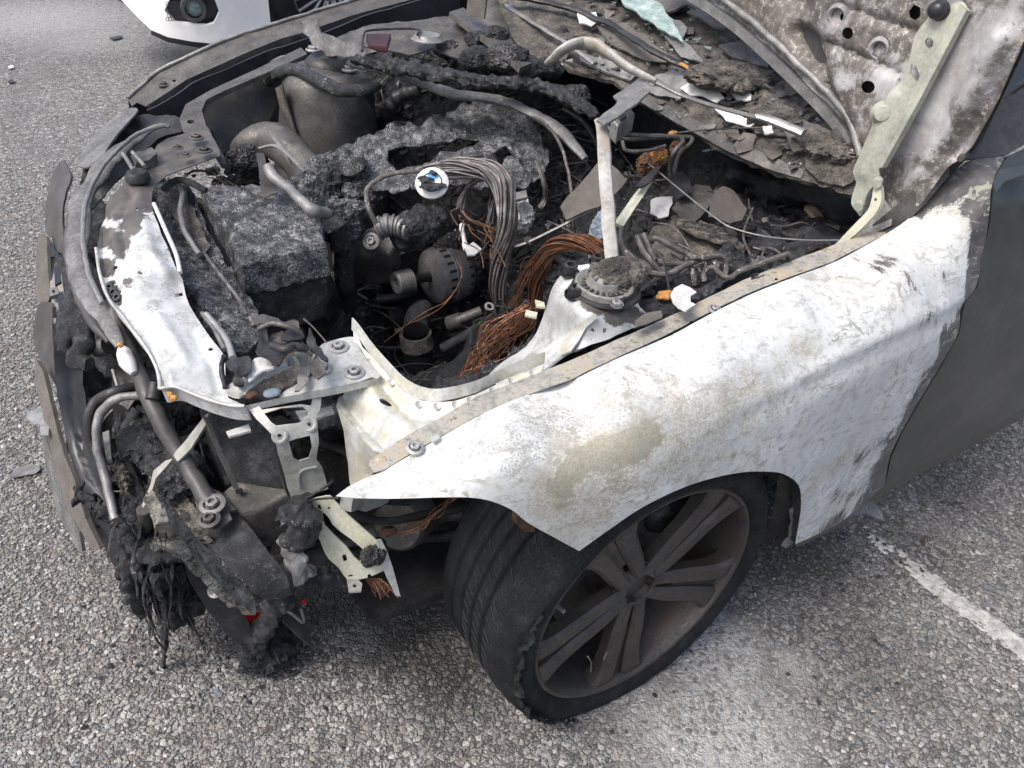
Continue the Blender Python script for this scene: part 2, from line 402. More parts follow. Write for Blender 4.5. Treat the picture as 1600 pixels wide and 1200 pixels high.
def stones():
    m = N('aggregate'); r = m.nd('ShaderNodeAttribute', attribute_name='tone').outputs['Fac']
    c = m.ramp(r, [(0, (.11, .109, .107)), (.3, (.19, .186, .181)), (.6, (.28, .274, .265)), (.8, (.37, .358, .335)), (.87, (.20, .165, .13)), (.9, (.30, .29, .28)), (1, (.58, .57, .55))])
    c = m.mix(m.math('MULTIPLY', m.noise(300, 4, .7), .5), c, (.14, .14, .14))
    c = m.mix(m.math('MULTIPLY', m.attr('soot'), .8), c, (.026, .025, .024))  # same mask: soot plus the shade painted round both cars
    M['stone'] = m.fin(c, .55, 0, m.noise(900, 3, .7), .0006, .5, .5)
stones()
def paint_line():
    m = N('line_paint'); c = m.ramp(m.noise(60, 6, .7), [(.35, (.22, .215, .20)), (.5, (.40, .39, .37)), (.7, (.58, .57, .54))])
    h = m.math('ADD', m.vor(90), m.noise(300)); M['line'] = m.fin(c, .7, 0, h, .004, .8)
paint_line()
def fender_mat():
    """fire-bleached paint: white primer film, crazed grey cells, ochre stains, sooty fringe"""
    m = N('bleached_paint'); dk, st, cz = m.attr('dark'), m.attr('stain'), m.attr('craze')
    n1, n2 = m.noise(9, 7, .62, .3), m.noise(55, 7, .7); n3 = m.noise(260, 5, .75)
    base = m.ramp(n1, [(.3, (.44, .465, .48)), (.48, (.545, .565, .575)), (.62, (.64, .645, .64))])
    base = m.mix(m.ramp(m.noise(6, 8, .7, .6), [(.45, 0), (.6, .45)]), base, (.50, .49, .42)); base = m.mix(m.ramp(n2, [(.50, 0), (.60, .75)]), base, (.40, .405, .39))
    # fine pitting
    pit = m.ramp(m.math('ADD', m.math('MULTIPLY', n3, .6), m.math('MULTIPLY', n2, .4)), [(.545, 0), (.60, .75)]); base = m.mix(pit, base, (.30, .30, .285))
    # net of fine cracks that browns inside the stained zones
    web = m.nd('ShaderNodeTexVoronoi', feature='DISTANCE_TO_EDGE', Scale=160.); 
    wv = m.nd('ShaderNodeVectorMath', operation='ADD'); nz = m.nd('ShaderNodeTexNoise', Scale=90., Detail=4.); m.link(m.tc, nz.inputs['Vector'])
    s2 = m.nd('ShaderNodeVectorMath', operation='SCALE'); m.link(nz.outputs['Color'], s2.inputs[0]); s2.inputs['Scale'].default_value = .018
    m.link(m.tc, wv.inputs[0]); m.link(s2.outputs[0], wv.inputs[1]); m.link(wv.outputs[0], web.inputs['Vector']); we = web.outputs['Distance']
    czm = m.ramp(m.math('ADD', cz, m.math('MULTIPLY', m.math('SUBTRACT', m.noise(35, 5, .7), .5), 1.6)), [(.42, 0), (.62, 1)])
    cell = m.ramp(we, [(.07, 0), (.17, 1)])
    base = m.mix(m.math('MULTIPLY', czm, m.math('MULTIPLY', cell, .9)), base, (.29, .295, .285))
    stn = m.math('ADD', st, m.math('MULTIPLY', m.math('SUBTRACT', m.noise(24, 8, .72, .5), .5), 1.5))
    w1 = m.ramp(stn, [(.2, 0), (.5, 1)]); net = m.ramp(we, [(.02, 1), (.10, .15)])
    base = m.mix(m.math('MULTIPLY', w1, m.math('MULTIPLY', net, .8)), base, (.29, .25, .17))
    spots = m.ramp(m.noise(170, 5, .7), [(.5, 0), (.58, 1)])
    base = m.mix(m.math('MULTIPLY', w1, m.math('MULTIPLY', spots, .7)), base, (.33, .30, .22))
    w2 = m.ramp(stn, [(.62, 0), (.72, 1)]); base = m.mix(m.math('MULTIPLY', w2, m.math('ADD', .45, m.math('MULTIPLY', cell, .45))), base, (.235, .225, .165))
    # sooty fringe with flaked white islands, streaked along the panel edge
    stv = m.mapping((70, 20, 16), (0, -.45, 0)); sn = m.noise(1.0, 8, .78, .2, stv)
    d = m.math('ADD', dk, m.math('MULTIPLY', m.math('SUBTRACT', sn, .5), 2.0)); d2 = m.math('ADD', d, m.math('MULTIPLY', m.math('SUBTRACT', n3, .5), .8))
    sd = m.ramp(d2, [(.46, 0), (.53, 1)])
    dcol = m.ramp(m.noise(30, 6, .65), [(.35, (.05, .052, .056)), (.5, (.085, .085, .09)), (.65, (.14, .13, .13))])
    base = m.mix(m.ramp(d, [(.1, 0), (.45, .45)]), base, (.30, .285, .29))
    base = m.mix(sd, base, dcol)
    # rare chipped flakes
    fl = m.ramp(m.math('ADD', m.math('MULTIPLY', m.noise(38, 6, .7, 1.), .8), m.math('MULTIPLY', n1, .2)), [(.592, 0), (.602, 1)]); base = m.mix(m.math('MULTIPLY', fl, .85), base, (.27, .28, .23))
    scr = m.ramp(m.noise(1, 6, .7, .2, m.mapping((18, 18, 150), (0, .55, .2))), [(.595, 0), (.61, .6)]); base = m.mix(scr, base, (.27, .27, .255))
    rough = m.ramp(n1, [(.3, .42), (.7, .62)])
    h = m.math('ADD', m.math('MULTIPLY', n3, .5), m.math('ADD', m.math('MULTIPLY', sd, -.6), m.math('MULTIPLY', cell, .25)))
    return m.fin(base, rough, 0, h, .0007, .55, .5)
M['fender'] = fender_mat()
def zinc(name, yel=.5, dark=.3, bright=1.):
    m = N(name); n = m.noise(12, 8, .7, .4); n2 = m.noise(90, 7, .7); n3 = m.noise(400, 4, .7); b = bright
    c = m.ramp(m.math('ADD', m.math('MULTIPLY', n, .6), m.math('MULTIPLY', n2, .4)), [(.33, (.22 * b, .23 * b, .21 * b)), (.45, (.42 * b, .43 * b, .41 * b)), (.58, (.60 * b, .61 * b, .60 * b)), (.7, (.72 * b, .73 * b, .74 * b))])
    c = m.mix(m.math('MULTIPLY', m.ramp(m.noise(16, 7, .7, .8), [(.45, 0), (.62, 1)]), yel), c, (.43, .39, .22))
    c = m.mix(m.math('MULTIPLY', m.ramp(m.math('ADD', m.math('MULTIPLY', m.noise(28, 8, .75), .6), m.math('MULTIPLY', n3, .4)), [(.53, 0), (.6, 1)]), dark), c, (.12, .125, .115))
    return m.fin(c, .5, .25, m.math('ADD', n3, n2), .0005, .4)
M['zinc'] = zinc('zinc_patina'); M['zinc_grey'] = zinc('grey_zinc', .12, .35, .85); M['zinc_pale'] = zinc('pale_zinc', .6, .12, 1.0); M['zinc_dark'] = zinc('smoked_zinc', .15, .5, .45); M['zinc_mid'] = zinc('dulled_zinc', .08, .45, .58)
M['ochre'] = burnt('ochre_primer', [(.3, (.14, .135, .125)), (.43, (.24, .235, .215)), (.52, (.33, .32, .29)), (.60, (.33, .27, .18)), (.72, (.45, .44, .42))], 14, 500, .7, 0, (.14, .125, .10), 120, .56, bs=.5)
def panel_mat():
    m = N('scorched_panel'); dk = m.attr('dark'); n = m.noise(22, 8, .68, .3); n3 = m.noise(300, 5, .75)
    white = m.ramp(m.noise(10, 6, .65), [(.3, (.33, .34, .345)), (.5, (.50, .515, .52)), (.65, (.62, .63, .63))])
    white = m.mix(m.ramp(m.math('ADD', m.math('MULTIPLY', n, .6), m.math('MULTIPLY', n3, .4)), [(.50, 0), (.57, .7)]), white, (.22, .22, .20))
    dark = m.ramp(n, [(.3, (.045, .042, .04)), (.5, (.085, .078, .072)), (.7, (.15, .135, .12))])
    d = m.math('ADD', dk, m.math('ADD', m.math('MULTIPLY', m.math('SUBTRACT', n, .5), 1.3), m.math('MULTIPLY', m.math('SUBTRACT', n3, .5), .5)))
    return m.fin(m.mix(m.ramp(d, [(.46, 0), (.54, 1)]), white, dark), .48, .15, m.math('ADD', n3, m.math('MULTIPLY', m.ramp(d, [(.46, 1), (.54, 0)]), .8)), .0006, .5)
M['panel'] = panel_mat()
def hood_mat():
    m = N('bonnet_underside'); dk = m.attr('dark'); n = m.noise(13, 8, .68, .5); n2 = m.noise(70, 7, .7); n3 = m.noise(330, 5, .75)
    light = m.ramp(m.noise(8, 7, .65, .3), [(.3, (.15, .145, .155)), (.46, (.25, .24, .25)), (.56, (.35, .345, .35)), (.7, (.48, .495, .52))])
    dark = m.ramp(n2, [(.3, (.06, .055, .05)), (.5, (.11, .10, .09)), (.7, (.19, .17, .15))])
    d = m.math('ADD', dk, m.math('ADD', m.math('MULTIPLY', m.math('SUBTRACT', n, .5), 1.7), m.math('MULTIPLY', m.math('SUBTRACT', n3, .5), .45)))
    c = m.mix(m.ramp(d, [(.42, 0), (.58, 1)]), light, dark)
    c = m.mix(m.ramp(m.math('ADD', m.math('MULTIPLY', n2, .5), m.math('MULTIPLY', n3, .5)), [(.55, 0), (.6, .7)]), c, (.52, .52, .52))
    c = m.mix(m.ramp(m.noise(18, 7, .7, .6), [(.60, 0), (.68, .6)]), c, (.36, .34, .25))
    return m.fin(c, .6, .05, m.math('ADD', n3, n2), .0008, .5)
M['hood'] = hood_mat()
M['soot'] = burnt('soot', [(.3, (.010, .010, .011)), (.5, (.028, .029, .032)), (.7, (.085, .09, .10))], 45, 220, .5, 0, (.15, .155, .165), 190, .58, bd=.004, bs=.9)
M['char'] = burnt('char', [(.3, (.011, .012, .013)), (.48, (.032, .034, .038)), (.62, (.085, .09, .10)), (.75, (.19, .20, .22))], 60, 160, .48, 0, (.28, .295, .32), 160, .58, bd=.005, bs=1.)
M['ash'] = burnt('ash_crust', [(.3, (.012, .013, .014)), (.45, (.034, .037, .042)), (.54, (.11, .115, .125)), (.68, (.38, .39, .41))], 45, 300, .62, 0, (.46, .47, .49), 300, .53, bd=.005, bs=1., spw=.05, big=(.035, .038, .043), bsc=12)
M['ashbrown'] = burnt('brown_ash', [(.3, (.022, .021, .02)), (.45, (.06, .056, .052)), (.56, (.125, .113, .10)), (.7, (.24, .215, .19))], 26, 160, .85, 0, (.3, .3, .3), 200, .62, bd=.004, bs=.8)
M['metal'] = burnt('burnt_steel', [(.3, (.035, .034, .033)), (.5, (.082, .078, .074)), (.7, (.155, .148, .138))], 22, 400, .55, .2, (.26, .26, .26), 200, .66, bs=.4)
M['metal_dark'] = burnt('dark_steel', [(.3, (.012, .012, .013)), (.5, (.028, .028, .030)), (.7, (.062, .062, .062))], 20, 300, .5, .2, (.2, .2, .2), 260, .68, bs=.4)
M['metal_grey'] = burnt('grey_steel', [(.3, (.10, .10, .10)), (.5, (.19, .19, .188)), (.7, (.32, .32, .31))], 30, 400, .5, .3, (.04, .04, .04), 170, .6, bs=.5)
M['alu'] = burnt('alloy', [(.3, (.16, .16, .16)), (.5, (.34, .34, .33)), (.7, (.56, .56, .55))], 18, 400, .45, .5, (.10, .09, .08), 150, .62, bs=.4)
M['whitebar'] = burnt('bleached_bar', [(.3, (.20, .19, .17)), (.5, (.34, .335, .31)), (.7, (.52, .52, .51))], 12, 400, .5, .1, (.35, .28, .2), 110, .63, bs=.4, big=(.30, .27, .23), bsc=9)
M['rust'] = burnt('rust', [(.3, (.03, .02, .015)), (.5, (.09, .048, .026)), (.7, (.20, .105, .05))], 60, 400, .85)
M['orange'] = burnt('orange_residue', [(.3, (.20, .09, .03)), (.5, (.42, .20, .06)), (.7, (.60, .36, .13))], 70, 300, .8)
M['brown'] = burnt('brown_flake', [(.3, (.07, .063, .057)), (.5, (.105, .095, .086)), (.7, (.15, .14, .125))], 26, 400, .6, 0, (.2, .19, .18), 180, .65, bs=.4)
M['band'] = burnt('melted_trim', [(.3, (.05, .05, .052)), (.5, (.12, .12, .122)), (.7, (.24, .245, .25))], 16, 300, .55, 0, (.3, .3, .3), 200, .66, bs=.5)
M['door'] = burnt('smoked_paint', [(.3, (.044, .047, .046)), (.5, (.066, .069, .068)), (.7, (.100, .102, .098))], 5, 500, .33, .25, (.15, .15, .148), 300, .655, bd=.0004, bs=.3, big=(.045, .055, .056), bsc=2.5)
M['darkpaint'] = burnt('dark_plastic', [(.3, (.035, .035, .037)), (.5, (.055, .054, .055)), (.7, (.095, .092, .09))], 12, 400, .42, 0, (.16, .16, .16), 250, .68, bs=.35)
M['rubber'] = burnt('rubber', [(.3, (.005, .006, .007)), (.5, (.010, .0115, .013)), (.7, (.024, .027, .030))], 26, 350, .85, 0, (.07, .075, .08), 300, .62, bd=.0012, bs=.7, spec=.22)
M['wheel'] = burnt('scorched_alloy', [(.3, (.034, .033, .033)), (.5, (.058, .054, .052)), (.7, (.10, .090, .082))], 20, 600, .5, .35, (.20, .18, .16), 420, .64, bs=.5, big=(.066, .055, .047), bsc=18)
M['copper'] = burnt('copper_wire', [(.3, (.035, .02, .015)), (.5, (.16, .078, .046)), (.7, (.40, .21, .12))], 60, 500, .45, .6, (.04, .03, .03), 60, .56)
M['wire'] = burnt('burnt_wire', [(.3, (.05, .045, .045)), (.5, (.12, .11, .11)), (.7, (.26, .25, .25))], 50, 400, .5, .3)
M['pipe'] = burnt('flaked_pipe', [(.3, (.035, .032, .03)), (.5, (.085, .078, .073)), (.7, (.19, .18, .17))], 60, 400, .5, .2, (.45, .44, .42), 130, .58)
M['cream'] = burnt('cream_paint', [(.3, (.32, .31, .24)), (.5, (.46, .46, .36)), (.7, (.60, .61, .54))], 18, 400, .55, 0, (.16, .15, .12), 120, .66, bs=.4)
M['armpaint'] = burnt('pale_green_paint', [(.3, (.20, .205, .18)), (.5, (.31, .32, .275)), (.7, (.41, .415, .34))], 14, 400, .5, 0, (.16, .145, .12), 110, .60, bs=.4)
M['straw'] = burnt('scorched_foam', [(.3, (.03, .027, .024)), (.5, (.11, .10, .085)), (.7, (.36, .34, .30))], 50, 200, .9, 0, (.02, .02, .02), 90, .50, bd=.004, bs=.9)
M['white'] = burnt('white_gloss', [(.3, (.74, .745, .75)), (.7, (.80, .80, .80))], 3, 300, .18, 0, bs=.02)
M['gloss_black'] = burnt('black_trim', [(.3, (.012, .014, .018)), (.7, (.03, .033, .04))], 8, 300, .35, 0, bs=.1)
M['split'] = burnt('split_foam', [(.3, (.03, .027, .024)), (.46, (.16, .15, .13)), (.6, (.42, .40, .36))], 34, 240, .8, 0, (.02, .02, .02), 90, .56, bd=.004, bs=.9)
M['red'] = burnt('red_plastic', [(.3, (.50, .012, .016)), (.6, (.72, .02, .03))], 20, 300, .3, 0, bs=.15)
M['redlens'] = burnt('dark_red_plastic', [(.3, (.012, .006, .007)), (.6, (.055, .014, .018))], 20, 300, .35, 0, bs=.15)
M['glass'] = burnt('crazed_glass', [(.3, (.10, .15, .14)), (.5, (.26, .34, .32)), (.7, (.50, .56, .54))], 40, 260, .25, 0, (.6, .65, .64), 200, .6, bs=.6)
M['blue'] = burnt('blue_enamel', [(.4, (.02, .16, .38)), (.6, (.06, .30, .58))], 30, 300, .4)
M['bluegrey'] = burnt('blue_grey_lump', [(.3, (.08, .10, .13)), (.5, (.16, .20, .25)), (.7, (.28, .33, .38))], 50, 250, .6)
M['offwhite'] = burnt('white_flake', [(.3, (.36, .36, .355)), (.6, (.58, .58, .575))], 30, 400, .5, 0, (.25, .25, .24), 100, .62, bs=.3)
M['wood'] = burnt('pale_wood', [(.3, (.20, .15, .10)), (.5, (.38, .30, .20)), (.7, (.52, .43, .31))], 16, 300, .7, 0, (.05, .04, .03), 60, .6)

# ------------------------------------------------------------------ ground
def blobs(*L):
    """mask from world ground points (x, y, radius, weight)"""
    def f(V):
        r = np.zeros(len(V))
        for x, y, R, wt in L: r = np.maximum(r, wt * np.exp(-((V[:, 0] - x) ** 2 + (V[:, 1] - y) ** 2) / (R * R)))
        return r
    return f
def bl_px(*L): return blobs(*[(*U(x, y, Z=0)[:2], R, wt) for x, y, R, wt in L])
soot = bl_px((560, 900, .26, .9), (640, 1000, .17, .8), (700, 1080, .14, .7), (450, 1000, .2, .5), (640, 830, .35, 1), (1260, 940, .15, .6), (1330, 1010, .18, .55), (1420, 1090, .14, .45), (1230, 860, .25, .9),  # soot, with the burnt car's shade painted in below and right of the wheel
             (1420, 860, .2, .6), (1500, 780, .22, .5), (330, 980, .16, .5), (960, 1150, .1, .3), (1000, 700, .6, 1), (700, 500, .9, 1), (340, 90, .5, .95), (500, 90, .6, .9), (200, 60, .5, .2))  # also holds the painted shadow under the white car, no soot there
dust = bl_px((1020, 1130, .14, .8), (1120, 1040, .12, 1.3), (1130, 1160, .18, 1.2), (1060, 1180, .12, 1.), (1500, 1130, .14, .35), (1230, 1050, .07, .8), (1180, 1180, .12, .6), (1590, 1000, .12, .3), (60, 30, .8, .75), (130, 60, .6, .6), (110, 400, .5, .12), (40, 560, .3, .12), (1570, 780, .15, .25))
def gz(V): return .004 * fbm(V * [1, 1, 0], 2.0, 3, 3) + .034 * np.exp(-(V[:, 0] ** 2 + (V[:, 1] - .08) ** 2) / .36)
xs = np.unique(np.concatenate([[-400, -150, -60, -25, -10, -5], np.arange(-2.2, 3.2, .03), [4, 6, 10, 25, 60, 150, 400]])); ys = np.unique(np.concatenate([[-400, -150, -60, -25, -10, -4], np.arange(-1.6, 7.0, .035), [8, 12, 25, 60, 150, 400]]))
gx, gy = np.meshgrid(xs, ys); gv = np.stack([gx.ravel(), gy.ravel(), np.zeros(gx.size)], 1); nx = len(xs)
gv[:, 2] = np.where(np.abs(gv).max(1) < 8, gz(gv), 0)
gf = [(j * nx + i, j * nx + i + 1, j * nx + nx + i + 1, j * nx + nx + i) for j in range(len(ys) - 1) for i in range(nx - 1)]
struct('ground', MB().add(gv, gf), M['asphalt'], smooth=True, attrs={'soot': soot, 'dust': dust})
# the aggregate standing proud of the binder near the car
def scatter_stones():
    n = 60000; px = rng.uniform(-60, 1660, n * 3); py = rng.uniform(-40, 1260, n * 3)
    P = UA(px, py, 2, np.zeros(n * 3)); d = np.linalg.norm(P - CP, axis=1); wgt = (d / 2.0) ** 3
    P = P[(rng.uniform(0, 3.0, len(P)) < wgt) & (d < 4.2)]
    P = P[~((P[:, 0] > -.45) & (P[:, 0] < 2.6) & (P[:, 1] > .30) & (P[:, 1] < 1.55))][:46000]
    V0, F0 = ICO[0]; n = len(P); F0 = np.array(F0)
    S = rng.uniform(.0018, .0054, (n, 1)) * rng.uniform(.6, 1.3, (n, 3)); S[:, 2] = S.min(1) * .55; jit = 1 + rng.uniform(-.3, .3, (n, len(V0), 1))
    a = rng.uniform(0, 6.28, n); c, s = np.cos(a), np.sin(a); q = V0[None] * jit * S[:, None]
    tl = rng.uniform(-.25, .25, (n, 2)); q[:, :, 2] += q[:, :, 0] * tl[:, :1] + q[:, :, 1] * tl[:, 1:]
    x = q[:, :, 0] * c[:, None] - q[:, :, 1] * s[:, None]; y = q[:, :, 0] * s[:, None] + q[:, :, 1] * c[:, None]
    V = np.stack([x + P[:, :1], y + P[:, 1:2], q[:, :, 2] + .0015 + gz(P)[:, None]], 2).reshape(-1, 3)
    F = (F0[None] + (np.arange(n) * len(V0))[:, None, None]).reshape(-1, 3)
    me = bpy.data.meshes.new('surface_gravel'); me.from_pydata(V.tolist(), [], F.tolist()); me.materials.append(M['stone'])
    t = me.attributes.new('tone', 'FLOAT', 'POINT'); t.data.foreach_set('value', np.repeat(rng.uniform(0, 1, n), len(V0)).astype(np.float32))
    t = me.attributes.new('soot', 'FLOAT', 'POINT'); t.data.foreach_set('value', np.repeat(soot(P), len(V0)).astype(np.float32))
    o = bpy.data.objects.new('surface_gravel', me); SC.collection.objects.link(o); tag(o, 'loose grey stone chips standing out of the worn tarmac', 'gravel', kind='stuff')
scatter_stones()
def parking_line():
    a, b = U(1343, 828, Z=.004), U(1760, 1140, Z=.004); d = b - a; L = np.linalg.norm(d); d /= L; p = np.array([-d[1], d[0], 0]); st = .004; wd = .07
    nu, nv = int(L / st), int(wd / st); F = []; V = [a + d * i * st + p * (j - nv / 2) * st for i in range(nu + 1) for j in range(nv + 1)]; V = np.array(V)
    C = np.array([a + d * (i + .5) * st + p * (j + .5 - nv / 2) * st for i in range(nu) for j in range(nv)]); u = np.repeat(np.arange(nu) / nu, nv); v = np.tile(np.arange(nv) / nv * 2 - 1, nu)
    keep = fbm(C, 90, 4, 9) * .9 + fbm(C, 22, 3, 4) * .8 + .55 - .9 * np.abs(v) ** 4 - .9 * np.clip(.3 - u, 0, 1) * 2.6 > 0
    F = [(i * (nv + 1) + j, (i + 1) * (nv + 1) + j, (i + 1) * (nv + 1) + j + 1, i * (nv + 1) + j + 1) for i in range(nu) for j in range(nv) if keep[i * nv + j]]
    V[:, 2] = .0045 + gz(V) + .0012 * fbm(V, 150, 2, 2); V, F = solid(V, F, .002)
    struct('parking_line', MB().add(V, F), M['line'])
parking_line()
# ------------------------------------------------------------------ outer bodywork of the burnt car
def pm(*L):
    """mask from photo points put on the real surface: (px, py, mapper-depth fn) blobs evaluated in world space"""
    def f(V):
        r = np.zeros(len(V))
        for p, R, wt in L: r = np.maximum(r, wt * np.exp(-np.sum((V - p) ** 2, 1) / (R * R)))
        return r
    return f
def corner_spline(O, corners, n=4):
    ids = sorted(i for i, p in enumerate(O) if tuple(p) in corners); out = []
    for a, b in zip(ids, ids[1:] + [ids[0] + len(O)]):
        out += [tuple(q) for q in spline([O[i % len(O)] for i in range(a, b + 1)], n)[:-1]]
    return out
def seg_d(V, P):
    d = np.full(len(V), 9.)
    for a, b in zip(P[:-1], P[1:]):
        ab = b - a; t = np.clip(((V - a) @ ab) / (ab @ ab), 0, 1); d = np.minimum(d, np.linalg.norm(V - a - t[:, None] * ab, axis=1))
    return d
FY = mY((525, 775, .085), (580, 740, .105), (592, 738, .105), (744, 655, .108), (887, 609, .11), (1042, 527, .11), (1162, 465, .115), (1300, 413, .118), (1380, 368, .12), (1450, 318, .105), (1510, 255, .085), (1575, 243, .05),
        (620, 760, .06), (800, 670, .055), (960, 600, .05), (1110, 530, .05), (1250, 470, .05), (1400, 400, .055), (1500, 330, .04),
        (620, 779, .05), (740, 778, .015), (820, 815, -.012), (905, 860, -.03), (760, 740, .015), (900, 740, -.02), (1000, 795, -.045), (1110, 748, -.045), (1200, 737, -.045), (1250, 762, -.04), (1243, 850, -.015), (1310, 822, -.015), (1383, 757, -.015),
        (1000, 660, -.012), (1150, 600, -.012), (1230, 585, -.02), (1300, 548, -.02), (1400, 505, -.022), (1490, 468, -.022), (1235, 615, -.036), (1310, 572, -.036), (1410, 528, -.036), (1485, 500, -.034),
        (1150, 680, -.04), (1300, 680, -.035), (1440, 600, -.033), (1530, 400, -.005), (1548, 300, .012), (1350, 500, -.008), (1380, 700, -.03))
FO = [(525, 775), (545, 760), (575, 745), (600, 735), (660, 700), (744, 652), (815, 620), (887, 609 - 12), (960, 562), (1042, 527), (1100, 496), (1162, 465), (1230, 437), (1300, 411), (1345, 388), (1380, 368), (1415, 345), (1450, 312), (1480, 280), (1510, 253), (1545, 246), (1572, 243),
      (1556, 270), (1548, 300), (1546, 330), (1537, 395), (1524, 450), (1505, 472), (1497, 520), (1470, 570), (1440, 620), (1410, 672), (1390, 715), (1383, 757), (1340, 795), (1300, 824), (1243, 850), (1248, 820), (1252, 790), (1248, 758),
      (1225, 741), (1200, 737), (1160, 738), (1110, 748), (1060, 765), (1000, 795), (950, 829), (905, 861), (870, 842), (825, 817), (800, 797), (770, 784), (740, 778), (700, 777), (620, 779), (560, 778)]
gapw = np.array([FY(np.array([a]), np.array([b]))[0] for a, b in [(1572, 243), (1548, 300), (1537, 395), (1524, 450), (1497, 520), (1440, 620), (1390, 715), (1383, 757)]])
def fp(x, y): return FY(np.array([x * 1.]), np.array([y * 1.]))[0]
def f_dark(V):
    d = seg_d(V, gapw); px = PX(V); r = 1.3 * np.exp(-(d / np.clip(.03 + .05 * (.75 - V[:, 2]), .03, .055)) ** 2)
    for x, y, R, wt in [(1530, 270, .055, 1.2), (1470, 290, .045, 1.1), (1500, 270, .06, 1.3), (1520, 320, .03, .9), (1440, 330, .02, .8), (1385, 410, .035, .55), (1420, 435, .035, .5), (1340, 400, .03, .35), (1480, 390, .016, .52), (1476, 430, .016, .52), (1466, 350, .014, .4), (1300, 820, .05, .8), (1360, 780, .06, 1), (1400, 690, .035, .8), (1425, 640, .035, .8), (1455, 580, .03, .75), (1480, 520, .03, .7), (1335, 770, .04, .6), (1345, 715, .045, .58), (1310, 770, .04, .45), (1450, 500, .03, .6), (1400, 520, .015, .4), (1380, 690, .04, .6), (1245, 780, .012, .4), (1545, 350, .03, .9)]:
        r = np.maximum(r, wt * np.exp(-np.sum((V - fp(x, y)) ** 2, 1) / R ** 2))
    return r
f_stain = pm(*[(fp(x, y), R, wt) for x, y, R, wt in [(1000, 692, .034, 1.2), (975, 700, .034, 1.2), (945, 706, .034, 1.15), (915, 716, .032, 1.05), (885, 738, .03, .95), (868, 760, .03, .95), (1020, 683, .025, 1.1), (1180, 640, .12, .42), (1080, 690, .10, .5), (960, 780, .09, .5), (1000, 640, .06, .4), (900, 725, .045, .85), (870, 770, .05, .8), (930, 800, .06, .6), (1010, 670, .03, .8), (960, 745, .05, .7), (1120, 650, .08, .45), (1190, 620, .07, .35), (1060, 610, .04, .5), (1310, 725, .035, .6), (1270, 760, .03, .5), (1040, 720, .07, .5), (1378, 640, .012, .7), (1215, 560, .03, .35), (1250, 540, .03, .4), (880, 830, .04, .5), (1290, 860, .03, .4), (1390, 400, .03, .4)]])
f_craze = pm(*[(fp(x, y), R, wt) for x, y, R, wt in [(880, 665, .09, .78), (960, 620, .08, .72), (820, 700, .07, .7), (740, 710, .06, .6), (1020, 590, .04, .5), (950, 660, .06, .6), (1180, 520, .06, .3), (700, 730, .05, .3)]])
FY0 = FY
def FY(x, y):
    V = FY0(x, y).copy()
    for P, wdt, dep in [([(1090, 668), (1160, 632), (1230, 598), (1310, 556), (1400, 514), (1460, 486), (1500, 466)], 9, -.003), ([(1100, 690), (1175, 652), (1245, 618), (1325, 576), (1410, 535), (1470, 508), (1500, 490)], 12, .004), ([(1440, 400), (1450, 380)], 26, .004), ([(1395, 440), (1405, 450)], 20, .004), ([(960, 745), (1040, 705), (1120, 665)], 26, -.002)]:
        P = np.array(P, float); d = np.full(len(x), 1e9); k = np.clip((x - P[0, 0]) / 180, 0, 1)
        for a, b in zip(P[:-1], P[1:]):
            ab = b - a; t = np.clip(((x - a[0]) * ab[0] + (y - a[1]) * ab[1]) / (ab @ ab), 0, 1); d = np.minimum(d, np.hypot(x - a[0] - t * ab[0], y - a[1] - t * ab[1]))
        V[:, 1] += dep * np.exp(-(d / wdt) ** 2) * k
    return V
FO = corner_spline(FO, [(525, 775), (1572, 243), (1383, 757), (1243, 850), (905, 861), (1505, 472)]); fen = sheet(FO, FY, .0012, sp=6)
part('fender', fen, M['fender'], label='heat bleached white front fender with ochre stains', attrs={'dark': f_dark, 'stain': f_stain, 'craze': f_craze})
# inner return of the wheel arch lip
arch = [(905, 861), (950, 829), (1000, 795), (1060, 765), (1110, 748), (1160, 738), (1200, 737), (1225, 741), (1248, 758), (1252, 790), (1248, 820), (1243, 850)]
A = np.array([fp(x, y) for x, y in spline(arch, 5)]); lip = MB(); n = len(A); L2 = A + np.array([0, .022, 0]) ; L3 = A + np.array([0, .024, .012])
lip.add(np.concatenate([A + [0, .001, 0], L2, L3]), [(i, i + 1, i + 1 + n, i + n) for i in range(n - 1)] + [(i + n, i + 1 + n, i + 1 + 2 * n, i + 2 * n) for i in range(n - 1)])
part('arch_lip', lip, M['metal_dark'])
# bolted flange strip along the bonnet gap
SI = [(579, 718), (637, 680), (690, 651), (744, 620), (887, 565), (950, 537), (1042, 496), (1100, 468), (1162, 437), (1230, 410), (1300, 384), (1359, 362), (1384, 363)]
SOu = [(1384, 366), (1345, 386), (1300, 409), (1230, 434), (1162, 461), (1100, 492), (1042, 523), (960, 560), (887, 595), (815, 620), (744, 651), (660, 698), (600, 734), (584, 738), (576, 728)]
SZ = mZ((579, 718, .728), (744, 620, .752), (950, 537, .77), (1162, 437, .80), (1359, 362, .842), (1384, 366, .846), (600, 734, .726), (744, 651, .746), (960, 560, .768), (1162, 461, .797), (1300, 409, .822))
strip = part('fender_flange', sheet(SI + SOu, SZ, .002, holes=[[1081, 503, 3, 2.5], [1213, 436, 3, 2], [1347, 389, 3, 2]], sp=8, noise=.001, nsc=30), M['ochre'], label='ochre stained bolt flange')
def bolt(c, nrm=(0, 0, 1), r=.008, mat='alu', name='bolt', parent=None, wash=1.9, star=True, label=None, h=.9):
    mb = lathe([(0, 0), (r * wash, 0), (r * wash, r * .28), (r * 1.35, r * .45), (r * 1.25, r * .42)], c, nrm, 20)
    mb.join(lathe([(r, r * .3), (r, r * h), (r * .88, r * (h + .1)), (r * .55, r * (h + .1)), (r * .5, r * .5), (0, r * .5)], c, nrm, 6))
    return part(name, mb, M[mat], parent, label, ang=30)
